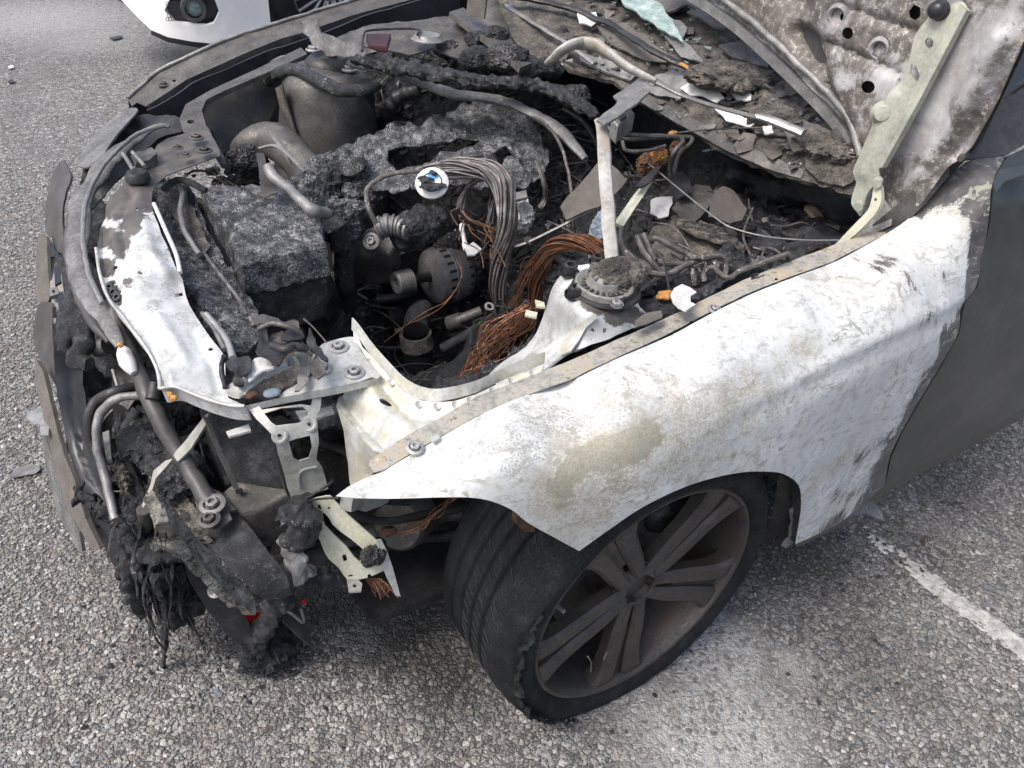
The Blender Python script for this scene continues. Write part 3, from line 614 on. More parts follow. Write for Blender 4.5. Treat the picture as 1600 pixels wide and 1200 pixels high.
for x, y, z in [(648, 700, .743), (1117, 484, .79)]: bolt(U(x, y, Z=z), (0, -.2, 1), .0065, 'alu', parent=strip)
part('flange_clip', sheet([(673, 684), (684, 678), (688, 684), (677, 690)], mZ(.75), .004, sp=6), M['zinc_grey'], strip)
# door
DO = [(1560, 268), (1575, 243), (1640, 215), (1900, 120), (1900, 480), (1700, 590), (1600, 638), (1500, 697), (1420, 738), (1384, 757), (1392, 715), (1412, 672), (1442, 621), (1472, 571), (1499, 521), (1508, 473), (1527, 451), (1540, 396), (1549, 330), (1552, 300)]
DY = mY((1575, 243, .055), (1552, 300, .016), (1527, 451, -.022), (1508, 473, -.026), (1442, 621, -.03), (1384, 757, -.012), (1900, 120, .05), (1900, 480, -.03), (1600, 638, -.012), (1600, 430, -.035), (1600, 560, -.034), (1600, 300, 0), (1500, 697, -.012), (1510, 640, -.034), (1700, 590, -.014), (1600, 400, -.022), (1700, 350, -.022), (1700, 500, -.035))
door = part('front_door', sheet(DO, DY, .006, sp=14), M['door'])
# crease along the door's shoulder and the black window seal
part('door_shoulder', sheet([(1552, 285), (1562, 265), (1600, 258), (1700, 210), (1700, 232), (1600, 273), (1570, 283), (1556, 300)], mY((1552, 285, .0), (1700, 210, .02), (1600, 273, -.005)), .004, sp=12), M['door'], door)
sill = [(1243, 850), (1300, 824), (1340, 795), (1384, 757), (1500, 697), (1600, 638), (1900, 460), (1900, 480), (1600, 652), (1500, 708), (1388, 768), (1345, 803), (1300, 830), (1246, 855)]
part('sill', sheet(sill, mY((1243, 850, .0), (1384, 757, 0.004), (1600, 638, 0.004), (1900, 460, .004), (1600, 652, .03), (1388, 768, .03), (1246, 855, .01)), .01, sp=10), M['brown'])
part('melted_sill_trim', sheet([(1300, 800), (1330, 790), (1352, 775), (1366, 782), (1376, 800), (1381, 812), (1368, 808), (1352, 803), (1330, 806), (1312, 806)], mY((1300, 800, .01), (1381, 812, -.02), (1352, 775, .03)), .004, sp=7, noise=.006, nsc=30), M['band'])
# a pillar foot, mirror base and window
part('mirror_base', sheet([(1536, 170), (1565, 158), (1602, 135), (1700, 60), (1700, 170), (1604, 225), (1575, 243), (1512, 250), (1503, 246), (1520, 225), (1532, 205)], mY((1536, 170, .12), (1700, 60, .10), (1575, 243, .055), (1510, 250, .085)), .012, sp=12, noise=.004, nsc=18), M['darkpaint'])
part('door_glass_frame', sheet([(1590, 0), (1900, -150), (1900, 100), (1604, 140), (1560, 165), (1540, 172), (1552, 120), (1572, 60)], mY((1590, 0, .30), (1552, 150, .16), (1900, 100, .12), (1900, -150, .2)), .01, sp=20), M['gloss_black'])
part('gap_ridge', tube([*[U(x, y, Y=v) for x, y, v in [(1500, 248, .07), (1530, 222, .09), (1545, 195, .10), (1562, 160, .12), (1600, 128, .12), (1680, 60, .12)]]], .006, noise=.0015), M['darkpaint'])
# wheel-arch liner remains
part('arch_liner', sheet([(1215, 742), (1238, 745), (1249, 758), (1250, 790), (1246, 830), (1236, 852), (1222, 858), (1212, 848), (1218, 835), (1205, 850), (1198, 853), (1200, 830), (1207, 800), (1212, 770)], mY((1215, 742, .02), (1249, 758, .0), (1236, 852, .01), (1200, 850, .05)), .003, sp=6, noise=.006, nsc=30, jag=3), M['metal_dark'])
part('torn_liner_edge', sheet([(1236, 795), (1242, 793), (1240, 805), (1245, 812), (1241, 822), (1246, 835), (1240, 850), (1228, 858), (1222, 852), (1232, 840), (1233, 825), (1238, 815), (1234, 805)], mY((1236, 795, -.01), (1228, 858, .0)), .002, sp=4, noise=.004, nsc=60, jag=2), M['metal_grey'])
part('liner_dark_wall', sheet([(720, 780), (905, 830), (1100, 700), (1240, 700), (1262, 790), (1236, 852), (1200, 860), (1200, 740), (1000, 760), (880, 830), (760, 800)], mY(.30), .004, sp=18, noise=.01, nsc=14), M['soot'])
# ---- bonnet, standing upright on its hinges, seen from below
HX = mX((1340, 245, .60), (1350, 330, .585), (1385, 362, .575), (1180, 50, .62), (1040, -60, .66), (1250, 130, .60), (1300, 30, .60), (1400, 100, .60), (1490, 30, .60), (1440, 330, .585), (1520, 240, .585), (1640, -20, .57), (1500, 0, .60), (1450, 200, .585), (1560, 60, .565), (1300, -200, .62), (1700, -200, .58))
edge_o = [(1030, -60), (1065, -28), (1110, 0), (1150, 28), (1190, 62), (1240, 110), (1285, 160), (1315, 205), (1335, 245), (1345, 262)]
skin = edge_o + [(1362, 300), (1352, 330), (1362, 350), (1400, 345), (1440, 318), (1480, 262), (1515, 228), (1540, 180), (1600, 40), (1650, -60), (1650, -260), (1030, -260)]
hood_holes = [[(1420, 18), (1428, 7), (1438, 12), (1438, 25), (1430, 32), (1421, 27)], [1324, 52, 9, 9.5], [1356, 136, 11, 10], [1312, 27, 6, 6], [1370, 78, 0.1]]
def h_dark(V):
    px = PX(V); e = np.min(np.stack([np.hypot(px[:, 0] - a, px[:, 1] - b) for a, b in spline(edge_o, 6)]), 0); r = .56 + 0 * e
    for x, y, R, wt in [(1180, 20, 80, 1.1), (1240, 60, 45, 1.1), (1260, 90, 40, 1.2), (1225, 10, 45, 1.3), (1330, 95, 26, .75), (1420, 45, 30, .7), (1320, 155, 28, .8), (1290, 80, 40, .5), (1390, 290, 40, .8), (1480, 230, 50, .7), (1520, 150, 60, .6), (1470, 110, 30, .45), (1545, 60, 40, .3), (1380, 20, 30, .2), (1440, 310, 50, .9), (1400, 80, 30, .4)]:
        r = np.maximum(r, wt * np.exp(-((px[:, 0] - x) ** 2 + (px[:, 1] - y) ** 2) / R ** 2))
    for x, y, R in [(1530, 60, 45), (1490, 130, 35), (1440, 220, 30), (1290, 200, 20), (1380, 130, 25), (1310, 30, 15)]:
        r = r - .38 * np.exp(-((px[:, 0] - x) ** 2 + (px[:, 1] - y) ** 2) / R ** 2)
    return r
def relief(base, items):
    """embossed ribs, dishes and beads: offsets along +X (away from the viewer) by photo-space distance"""
    def f(x, y):
        V = base(x, y); off = np.zeros(len(x))
        for P, wdt, dep in items:
            P = np.array(P, float); d = np.full(len(x), 1e9)
            for a, b in zip(P[:-1], P[1:]):
                ab = b - a; t = np.clip(((x - a[0]) * ab[0] + (y - a[1]) * ab[1]) / max(ab @ ab, 1e-9), 0, 1); d = np.minimum(d, np.hypot(x - a[0] - t * ab[0], y - a[1] - t * ab[1]))
            off += dep * np.exp(-(d / wdt) ** 2)
        V = V.copy(); V[:, 0] += off; return V
    return f
HR = relief(HX, [([(1250, 55), (1310, 75), (1400, 115)], 7, .010), ([(1318, 12), (1370, 30), (1430, 50)], 7, .010), ([(1240, 50), (1270, 100), (1300, 170), (1330, 235)], 12, .022), ([(1305, 25), (1308, 25)], 14, .012), ([(1371, 75), (1373, 76)], 13, .012),
                 ([(1240, 10), (1225, -40)], 22, .03), ([(1250, 60), (1262, 88)], 20, .03), ([(1560, 60), (1520, 140), (1470, 225), (1420, 300)], 16, -.012), ([(1600, 30), (1545, 150), (1490, 240)], 14, .02)])
hood = part('bonnet_inner_panel', sheet(skin, HR, .002, holes=hood_holes, sp=7), M['hood'], attrs={'dark': h_dark})
# folded rim of the bonnet's rear edge
R1 = np.array([HR(np.array([a * 1.]), np.array([b * 1.]))[0] for a, b in edge_o])
def flangeband(P, off, th=.004):
    P = spline(P, 5); n = len(P); Q = P + off; V = np.concatenate([P, Q, Q + [th, 0, 0], P + [th, 0, 0]])
    F = [(k * n + i, k * n + i + 1, ((k + 1) % 4) * n + i + 1, ((k + 1) % 4) * n + i) for k in range(4) for i in range(n - 1)]; return MB().add(V, F)
part('bonnet_edge_rim', flangeband(R1 + [-.006, 0, -.004], np.array([0, .004, -.020]), .01).join(tube(R1 + np.array([-.012, 0, .022]), .007, noise=.002)), M['metal_grey'], hood)
# outer skin folded round the side
part('bonnet_side_skin', sheet([(1362, 352), (1378, 362), (1420, 345), (1452, 312), (1480, 278), (1510, 250), (1532, 210), (1560, 150), (1640, 10), (1640, -60), (1600, 20), (1560, 100), (1530, 160), (1497, 215), (1460, 262), (1430, 295), (1400, 322)], mY((1362, 352, .16), (1420, 345, .11), (1510, 250, .085), (1640, 10, .05), (1560, 100, .09), (1430, 295, .12)), .004, sp=9, noise=.002), M['metal'], hood)
part('bonnet_outer_skin', sheet([(1030, -60), (1110, -5), (1190, 55), (1285, 150), (1335, 240), (1362, 340), (1440, 310), (1515, 225), (1600, 40), (1650, -60), (1650, -260), (1030, -260)], lambda x, y: HX(x, y) + np.array([.035, 0, 0]), .0012, sp=30), M['darkpaint'], hood)
# dished fixings in the inner panel
for x, y in [(1305, 25), (1371, 77)]: part('dish_rim', lathe([(.012, .0), (.016, .004), (.021, .001), (.022, -.004)], HR(np.array([x * 1.]), np.array([y * 1.]))[0] + [-.006, 0, 0], (-1, -.2, -.2), 26), M['hood'], hood, attrs={'dark': lambda V: np.full(len(V), .3)})
# hinge
HY = .17
arm = [(1456, 8), (1475, 14), (1488, 6), (1503, 2), (1512, 14), (1508, 30), (1480, 80), (1450, 130), (1435, 160), (1424, 180), (1405, 215), (1391, 235), (1375, 260), (1374, 277), (1367, 287), (1357, 300), (1352, 310), (1345, 337), (1338, 330), (1330, 318), (1333, 300), (1338, 285), (1333, 268), (1340, 250), (1345, 240), (1352, 222), (1364, 195), (1362, 185), (1370, 170), (1385, 160), (1396, 140), (1408, 125), (1405, 118), (1420, 95), (1428, 60), (1440, 40), (1450, 28)]
hinge = part('hinge_arm', sheet(arm, relief(mX((1480, 30, .575), (1400, 200, .55), (1345, 320, .535)), [([(1500, 20), (1440, 130), (1400, 210)], 8, -.008), ([(1395, 150), (1375, 210), (1352, 270)], 12, -.010)]), .004, holes=[[1452, 67, 7, 8], [(1424, 100), (1432, 103), (1440, 118), (1436, 128), (1428, 124), (1422, 112)]], sp=6, sm=3), M['armpaint'], label='pale green bonnet hinge arm')
part('hinge_flange', sheet([(1500, 6), (1510, 16), (1440, 150), (1378, 262), (1372, 262), (1432, 150)], mX((1500, 6, .57), (1378, 262, .535)), .016, sp=8), M['armpaint'], hinge)
kn = U(1464, 16, X=.565); part('bump_stop', lump(kn, (.013, .015, .014), .05, sub=3).join(lathe([(.017, 0), (.014, .006), (.012, .008)], kn + [.008, 0, 0], (-1, -.1, -.1), 20)), M['gloss_black'], hinge)
for x, y in [(1373, 282), (1345, 318)]:
    c = U(x, y, X=.53); part('pivot_pin', cyl(c, c + np.array([-.014, -.006, -.002]), .0085), M['armpaint'], hinge)
part('hinge_bump', lathe([(0, .016), (.012, .014), (.017, .004), (.02, 0)], U(1379, 176, X=.55), (-.8, -.5, .1), 20).noise(.002, 60), M['armpaint'], hinge)
part('hinge_lower_link', sheet([(1366, 287), (1374, 287), (1377, 300), (1376, 318), (1366, 336), (1347, 356), (1327, 374), (1303, 392), (1298, 390), (1318, 368), (1340, 345), (1356, 328), (1362, 310)], mX((1370, 290, .525), (1300, 390, .50)), .01, holes=[[1368, 312, 2.5, 3]], sp=5, sm=2), M['cream'], hinge)
part('hinge_tower', sheet([(1330, 375), (1362, 340), (1375, 300), (1395, 330), (1392, 352), (1360, 366), (1336, 378)], mX((1362, 340, .56), (1336, 378, .54)), .006, sp=8, noise=.003), M['metal_grey'])
# ------------------------------------------------------------------ front wheel
def wheel():
    W = bpy.data.objects.new('front_wheel', None); SC.collection.objects.link(W); W.parent = CAR; W.location = np.array([0, .1, .307]) - np.array(CAR.location); W.empty_display_size = .05
    C0 = np.array([0, 0, .307]); AX = (0, -1, 0)
    def flat(mb, R0=.243):
        V = mb.verts(); z = V[:, 2]; r = np.hypot(V[:, 0], V[:, 2] - .307)
        # the tyre has gone down: everything below the rim is squashed against the ground and bulges
        low = np.clip((.095 - z) / .07, 0, 1) * (r > .238); V = V.copy()
        V[:, 1] = V[:, 1] + np.where(V[:, 1] < .10, -1, 1) * low * .001
        lim = .0375 + .002 * fbm(V, 30, 2, 5); V[:, 2] = np.where(z < lim, lim + (z - lim) * .04, z); mb.V = [V]; return mb
    # tyre cross-section: (radius, y)
    prof = [(.236, .012), (.244, .000), (.254, -.010), (.268, -.014), (.281, -.009), (.292, .002), (.299, .014), (.303, .028), (.304, .050)]
    for g in (.072, .104, .136, .168): prof += [(.3045, g - .010), (.3045, g - .0042), (.296, g - .0036), (.296, g + .0036), (.3045, g + .0042), (.3045, g + .010)]
    prof += [(.304, .192), (.300, .206), (.292, .218), (.278, .226), (.250, .222), (.236, .21)]
    pr = np.array([(r, -y) for r, y in prof]); fine = [pr[0]]
    for a, b in zip(pr[:-1], pr[1:]):
        k = max(1, int(np.linalg.norm(b - a) / .006)); fine += [a + (b - a) * t / k for t in range(1, k + 1)]
    mb = lathe(fine, C0, AX, 260); V = mb.verts(); N0 = vnormals(V, [f for f in mb.F]); N0 *= -np.sign((N0 * (V - (C0 + [0, .1, 0]))).sum(1).mean())*-1
    r = np.hypot(V[:, 0], V[:, 2] - .307); th = np.arctan2(V[:, 2] - .307, -V[:, 0])
    d = .0022 * fbm(V, 16, 4, 2) + .0011 * fbm(V, 90, 3, 3) + np.where(r > .29, .0012, .0004) * fbm(V, 260, 2, 8)
    # torn ridge round the outer shoulder in front
    tear = np.exp(-((V[:, 1] + .002 - .006 * np.sin(th * 9)) / .006) ** 2) * (r > .27) * np.clip((np.cos(th + .35) - .35) * 3, 0, 1)
    d += tear * (.003 + .005 * fbm(V, 60, 3, 6, ridged=True)); mb.V = [V + d[:, None] * np.where(True, N0, 0)]
    ty = part('tyre', flat(mb), M['rubber'], W, 'flat cracked black tyre', ang=None)
    # ragged flap of the split sidewall
    fl = []
    for k in range(60):
        t = math.radians(-62 + k * 1.55); rr = .284 + .004 * math.sin(k * .7) + .003 * math.sin(k * 2.3); fl.append(C0 + [-rr * math.cos(t), -.016 + .003 * math.sin(k * 1.1), rr * math.sin(t)])
    part('split_sidewall', tube(np.array(fl), [.001, .005, .008, .006, .009, .006, .005, .001], seg=11, n=3, noise=.008, nsc=160, flat=.35), M['rubber'], W)
    # sipes: short cuts across the tread ribs
    cut = MB()
    for g in (.056, .088, .120):
        for k in range(56):
            t = math.radians(-70 + k * 4.2 + rng.uniform(-.8, .8)); p = [C0 + [-.3055 * math.cos(t + .02 * s), g + s * .009, .3055 * math.sin(t + .02 * s)] for s in (-1, 0, 1)]
            cut.join(tube(np.array(p), .0007, seg=4, n=0))
    part('tread_sipe', flat(cut), M['gloss_black'], ty, kind='stuff')
    # rim: lip, barrel, spokes
    rim = lathe([(.236, .035), (.243, .008), (.2445, .001), (.241, -.003), (.236, -.001), (.232, .006), (.229, .016), (.226, .05), (.219, .085), (.213, .12), (.214, .16), (.225, .19), (.240, .20)][::1], C0, (0, 1, 0), 128)
    rm = part('rim', rim, M['wheel'], W, 'brown scorched five double spoke rim', ang=35)
    def ang(x, y):
        p = U(x, y, Y=.0) - C0; return math.atan2(p[2], p[0])
    z4 = lambda a, b: (650 + a / 2.667, 750 + b / 2.667)
    hubA = []
    dirs = [z4(1310, 95), z4(1290, 435), z4(870, 800), z4(500, 770), z4(770, 290)]
    a5 = [ang(*d) for d in dirs]; base = np.mean([np.unwrap([a - 2 * math.pi / 5 * 0])[0] for a in a5[:1]])
    # best common phase
    ph = np.angle(np.mean(np.exp(1j * 5 * np.array(a5)))) / 5
    def P3(r, t, y): return C0 + np.array([r * math.cos(t), y, r * math.sin(t)])
    for k in range(5):
        t0 = ph + k * 2 * math.pi / 5
        sp = MB()
        for s in (-1, 1):
            rows = []
            for r, off, hw, y, dp in [(.030, .013, .012, .022, .030), (.055, .018, .0145, .018, .028), (.10, .0225, .0175, .014, .026), (.15, .025, .019, .010, .026), (.19, .029, .021, .006, .03), (.216, .036, .026, .003, .035), (.231, .042, .031, .004, .03)]:
                e = np.array([math.cos(t0), 0, math.sin(t0)]); q = np.array([-math.sin(t0), 0, math.cos(t0)]); c = C0 + e * r + q * s * off
                rows.append([c - q * hw + [0, y + dp, 0], c - q * hw + [0, y + .006, 0], c - q * hw * .62 + [0, y, 0], c + q * hw * .62 + [0, y, 0], c + q * hw + [0, y + .006, 0], c + q * hw + [0, y + dp, 0]])
            rows = np.array(rows); rows = np.stack([spline(rows[:, i], 4) for i in range(6)], 1); m = len(rows); V = rows.reshape(-1, 3)
            F = [(i * 6 + j, i * 6 + (j + 1) % 6, (i + 1) * 6 + (j + 1) % 6, (i + 1) * 6 + j) for i in range(m - 1) for j in range(6)]; sp.add(V, F)
        # recessed web between the bars
        rows = []
        for r, hw in [(.10, .008), (.13, .010), (.16, .012), (.215, .014), (.230, .016)]:
            e = np.array([math.cos(t0), 0, math.sin(t0)]); q = np.array([-math.sin(t0), 0, math.cos(t0)]); c = C0 + e * r; rows.append([c - q * hw + [0, .029 - .06 * r, 0], c - q * hw * .3 + [0, .031 - .06 * r, 0], c + q * hw * .3 + [0, .031 - .06 * r, 0], c + q * hw + [0, .029 - .06 * r, 0]])
        rows = np.array(rows); m = len(rows); V = rows.reshape(-1, 3); F = [(i * 4 + j, i * 4 + j + 1, (i + 1) * 4 + j + 1, (i + 1) * 4 + j) for i in range(m - 1) for j in range(3)]; V, F = solid(V, F, .008); sp.add(V, F)
        part('spoke', sp, M['wheel'], rm, ang=28)
    hub = lathe([(.058, .075), (.058, .034), (.052, .026), (.040, .021), (.0375, .020), (.0355, .022), (.0345, .030), (.033, .036), (.010, .036), (0, .035)], C0, (0, 1, 0), 64)
    part('hub', hub, M['wheel'], rm, 'rusty wheel centre with its cap gone', ang=35)
    part('hub_rust', lathe([(.0325, .0355), (.02, .0345), (0, .034)], C0, (0, 1, 0), 40), M['wheel'], rm)
    for k in range(5):
        t = ph + (k + .5) * 2 * math.pi / 5; c = P3(.052, t, .028); part('wheel_bolt', lathe([(.012, .022), (.012, .0), (.010, -.002), (.0075, .0), (.0075, .012), (0, .012)], c, (0, 1, 0), 24), M['metal_dark'], rm)
    c = U(*z4(590, 538), Y=.02); part('wheel_weight', prism(np.array([P3(.222, 2.2, .06), P3(.222, 2.3, .06), P3(.222, 2.3, .09), P3(.222, 2.2, .09)]), (.004, 0, -.004)), M['metal_grey'], rm); part('valve', cyl(c + [0, .02, 0], c + [.004, -.012, .004], .004), M['metal_grey'], rm)
    # brake disc and caliper behind the spokes
    part('brake_disc', lathe([(.03, .075), (.072, .075), (.075, .088), (.150, .088), (.150, .11), (.03, .11)], C0, (0, 1, 0), 64), M['metal'], W)
    part('brake_caliper', lump(C0 + [.10, .09, .09], (.055, .035, .045), .2, sub=3), M['metal_dark'], W)
    for (x, y), (x2, y2) in [(z4(715, 735), z4(728, 800)), (z4(780, 748), z4(790, 710))]:
        a, b = U(x, y, Y=.01), U(x2, y2, Y=.02); part('bent_wire_scrap', tube(np.array([a, (a + b) / 2 + [.004, .0, .003], b]), .0012, seg=5, n=4), M['alu'], W)
wheel()
# ------------------------------------------------------------------ engine bay
BC = [(300, 180, .46), (380, 170, .46), (420, 250, .5), (330, 262, .46), (250, 330, .52), (300, 440, .45), (350, 500, .35), (450, 470, .22), (500, 440, .28), (560, 400, .48), (600, 470, .28), (640, 600, .12), (560, 560, .12), (700, 520, .28), (760, 560, .3), (800, 500, .45),
      (550, 185, .55), (620, 170, .6), (600, 250, .60), (720, 220, .68), (820, 220, .69), (700, 300, .62), (640, 330, .56), (800, 320, .58), (860, 350, .58), (900, 250, .66), (700, 430, .36), (640, 430, .34), (740, 470, .34),
      (560, 100, .76), (700, 100, .84), (850, 110, .86), (900, 180, .74), (1000, 300, .62), (1040, 380, .68), (1100, 300, .66), (1150, 400, .72), (1000, 480, .70), (1050, 450, .725), (1200, 330, .58), (1270, 330, .48), (1290, 400, .72), (1050, 250, .58), (880, 420, .5), (1130, 240, .6), (480, 300, .5), (450, 100, .62), (520, 20, .8), (1000, 200, .55), (1330, 350, .70), (600, 640, .35), (700, 610, .40), (800, 565, .46), (560, 600, .30), (850, 535, .52), (650, 570, .15), (900, 500, .6)]
_w = np.array([[*U(a, b, Z=z)[:2], z] for a, b, z in BC]); _H = tps([(x * 400, y * 400, z) for x, y, z in _w])
def H(x, y): return _H(np.atleast_1d(x) * 400., np.atleast_1d(y) * 400.)
def bay_relief(V): return .045 * fbm(V, 9, 3, 1, ridged=True) + .022 * fbm(V, 34, 5, 2, .62, True) + .03 * fbm(V, 12, 3, 21)
def on(px, py, lift=0):
    d = CR @ np.array([(px - 800) / CF, (600 - py) / CF, -1.])
    z = np.arange(1.05, .05, -.008); Q = CP + d * ((z - CP[2]) / d[2])[:, None]; h = H(Q[:, 0], Q[:, 1]); h = h + bay_relief(np.stack([Q[:, 0], Q[:, 1], h], 1))
    k = np.nonzero(Q[:, 2] < h + lift)[0]; return Q[k[0]] if len(k) else Q[-1]
def bay():
    st = .0045; xs = np.arange(-.50, .74, st); ys = np.arange(.165, 1.60, st); gx, gy = np.meshgrid(xs, ys); V = np.stack([gx.ravel(), gy.ravel(), H(gx.ravel(), gy.ravel())], 1)
    n1 = fbm(V, 9, 3, 1, ridged=True); n2 = fbm(V, 34, 5, 2, .62, True); n3 = fbm(V, 12, 3, 21)
    V[:, 2] += .045 * n1 + .022 * n2 + .03 * n3; V[:, 2] = np.maximum(V[:, 2], .10)
    V[:, 0] += .02 * fbm(V, 25, 3, 7); V[:, 1] += .02 * fbm(V, 25, 3, 8); nx = len(xs)
    poly = [(-.50, .50), (-.42, .36), (-.30, .25), (-.05, .22), (.05, .165), (.74, .165), (.74, 1.58), (-.45, 1.58), (-.5, 1.2)]
    F = [(j * nx + i, j * nx + i + 1, j * nx + nx + i + 1, j * nx + nx + i) for j in range(len(ys) - 1) for i in range(nx - 1)]
    c = np.array([[xs[f[0] % nx], ys[f[0] // nx]] for f in F]); m = inpoly(c[:, 0], c[:, 1], poly); F = [f for f, k in zip(F, m) if k]
    used = np.unique(np.array(F)); rm = -np.ones(len(V), int); rm[used] = np.arange(len(used)); F = rm[np.array(F)].tolist(); part('charred_bay_mass', MB().add(V[used], F), M['char'], ang=None)
bay()
# ---- scatter of lumps, flakes and stray wires over the bay
def scatter(name, mat, n, poly, kind, smin, smax, seed, lift=.0):
    g = np.random.default_rng(seed); out = MB(); poly = np.array(poly, float); x0, y0 = poly.min(0); x1, y1 = poly.max(0); k = 0
    while k < n:
        px, py = g.uniform(x0, x1), g.uniform(y0, y1)
        if not inpoly(np.array([px]), np.array([py]), poly)[0]: continue
        k += 1; c = on(px, py) + [0, 0, lift]; s = smin * (smax / smin) ** g.uniform(0, 1)
        if kind == 'lump': out.join(lump(c, s * g.uniform(.5, 1.2, 3), .55, sub=2, seed=int(g.integers(99)), oct=3, ridged=True))
        elif kind == 'flake':
            m = int(g.integers(4, 8)); a = np.sort(g.uniform(0, 6.28, m)); nn = g.normal(0, .55, 3) + [-.1, -.2, 1]; u, v, nn = basis(nn); r = s * g.uniform(.5, 1.2, m)
            P = c + nn * .01 + r[:, None] * (np.cos(a)[:, None] * u + np.sin(a)[:, None] * v); out.join(subdiv(prism(P, nn * -.0012), 1).noise(s * .12, 30 / max(s * 50, .5), 2, k))
        else:
            d = g.normal(0, 1, 3); d /= np.linalg.norm(d); d[2] *= .4; e = g.normal(0, 1, 3) * .35; L = s * 4; P = np.array([c - d * L, c - d * L * .3 + e * L * .5, c + d * L * .4 + e * L * .3 + [0, 0, .008], c + d * L]) + [0, 0, .012]
            out.join(tube(P, g.uniform(.0009, .003), seg=5, n=5, noise=.0006))
    return part(name, out, M[mat], kind='stuff')
BAYPX = [(300, 150), (480, 60), (640, 90), (880, 130), (940, 180), (1180, 265), (1330, 350), (1290, 385), (1030, 480), (960, 400), (850, 470), (740, 560), (640, 600), (540, 500), (500, 440), (300, 280)]
scatter('char_lump', 'char', 420, BAYPX, 'lump', .005, .022, 1); scatter('ash_lump', 'ash', 110, BAYPX, 'lump', .004, .016, 2, .004); scatter('soot_lump', 'soot', 260, BAYPX, 'lump', .008, .026, 3)
scatter('burnt_flake', 'metal', 190, BAYPX, 'flake', .008, .026, 4, .008); scatter('pale_flake', 'metal_grey', 90, BAYPX, 'flake', .004, .014, 5, .012); scatter('brown_flake', 'brown', 50, BAYPX, 'flake', .01, .028, 6, .01)
scatter('stray_wire', 'wire', 160, BAYPX, 'wire', .01, .035, 7, .01); scatter('stray_tube', 'metal_dark', 110, BAYPX, 'wire', .015, .05, 8, .012)
g = np.random.default_rng(77)
for nm, mt_n, cnt, rr in (('charred_hose', 'char', 26, (.004, .011)), ('burnt_cable', 'metal', 22, (.0015, .0035)), ('bare_cable', 'wire', 16, (.001, .0022))):
    out = MB(); q = 0
    while q < cnt:
        x, y = g.uniform(300, 1280), g.uniform(90, 500)
        if not inpoly(np.array([x]), np.array([y]), np.array(BAYPX, float))[0]: continue
        q += 1; a = g.uniform(0, 6.28); pts = []
        for s_ in range(6):
            pts.append(on(min(max(x, 290), 1300), min(max(y, 80), 540), .012 + .01 * g.uniform())); a += g.uniform(-.9, .9); st_ = g.uniform(16, 34); x += st_ * math.cos(a); y += st_ * .6 * math.sin(a)
        out.join(tube(np.array(pts), g.uniform(*rr), seg=8, n=6, noise=.003 if nm == 'charred_hose' else .0006, nsc=90))
    part(nm, out, M[mt_n], kind='stuff')
for rg, sd in (([(520, 420), (740, 400), (830, 470), (740, 590), (650, 600), (540, 520)], 0), ([(850, 150), (930, 170), (935, 250), (900, 380), (850, 360), (830, 290)], 10), ([(300, 200), (350, 150), (450, 110), (440, 220), (380, 230)], 20), ([(480, 330), (560, 330), (560, 480), (500, 480)], 30)):
    scatter('deep_char_lump', 'char', 60, rg, 'lump', .005, .02, 101 + sd, .004); scatter('deep_wire', 'wire', 34, rg, 'wire', .008, .03, 102 + sd, .01); scatter('deep_tube', 'metal', 24, rg, 'wire', .012, .04, 103 + sd, .01); scatter('deep_flake', 'metal_grey', 16, rg, 'flake', .004, .013, 104 + sd, .008)
# ---- engine cover crust, torn open
ZC = mZ((530, 262, .74), (600, 215, .77), (700, 190, .79), (790, 180, .80), (850, 230, .77), (830, 285, .72), (700, 265, .76), (600, 290, .72), (640, 240, .77), (545, 290, .70))
crust = [(522, 262), (540, 236), (575, 214), (600, 202), (635, 194), (680, 186), (705, 172), (740, 163), (790, 170), (826, 190), (848, 214), (860, 250), (842, 282), (812, 300), (770, 292), (735, 300), (700, 284), (655, 292), (615, 300), (575, 296), (536, 290)]
holes = [[(606, 240), (632, 226), (655, 230), (680, 222), (706, 222), (716, 214), (752, 216), (742, 226), (712, 238), (690, 240), (668, 254), (640, 262), (618, 264), (604, 252)], [(770, 240), (790, 232), (800, 246), (782, 256)], [(742, 262), (765, 258), (790, 268), (776, 278), (750, 274)]]
def crustmap(x, y):
    V = ZC(x, y); n = fbm(V, 20, 5, 3, .6); V = V.copy(); V[:, 2] += .026 * n + .007 * fbm(V, 55, 4, 5, .55, True); V[:, 0] += .006 * fbm(V, 60, 3, 15); V[:, 1] += .006 * fbm(V, 60, 3, 16); return V
part('engine_cover_remains', sheet(crust, crustmap, .006, holes=holes, sp=3.2, jag=7), M['ash'], ang=None, label='ash grey torn engine cover crust')
part('oil_filler', cyl(U(545, 262, Z=.69), U(545, 250, Z=.765), .038, .036, 28).noise(.006, 40), M['ash'])
part('cover_edge_lump', lump(U(512, 285, Z=.70), (.05, .04, .05), .5, sub=4, ridged=True, seed=4).join(lump(U(480, 330, Z=.68), (.045, .035, .06), .5, sub=4, ridged=True, seed=9)).join(lump(U(560, 300, Z=.68), (.05, .04, .04), .5, sub=4, ridged=True, seed=14)).join(lump(U(525, 345, Z=.66), (.06, .03, .04), .5, sub=4, ridged=True, seed=24)), M['ash'])
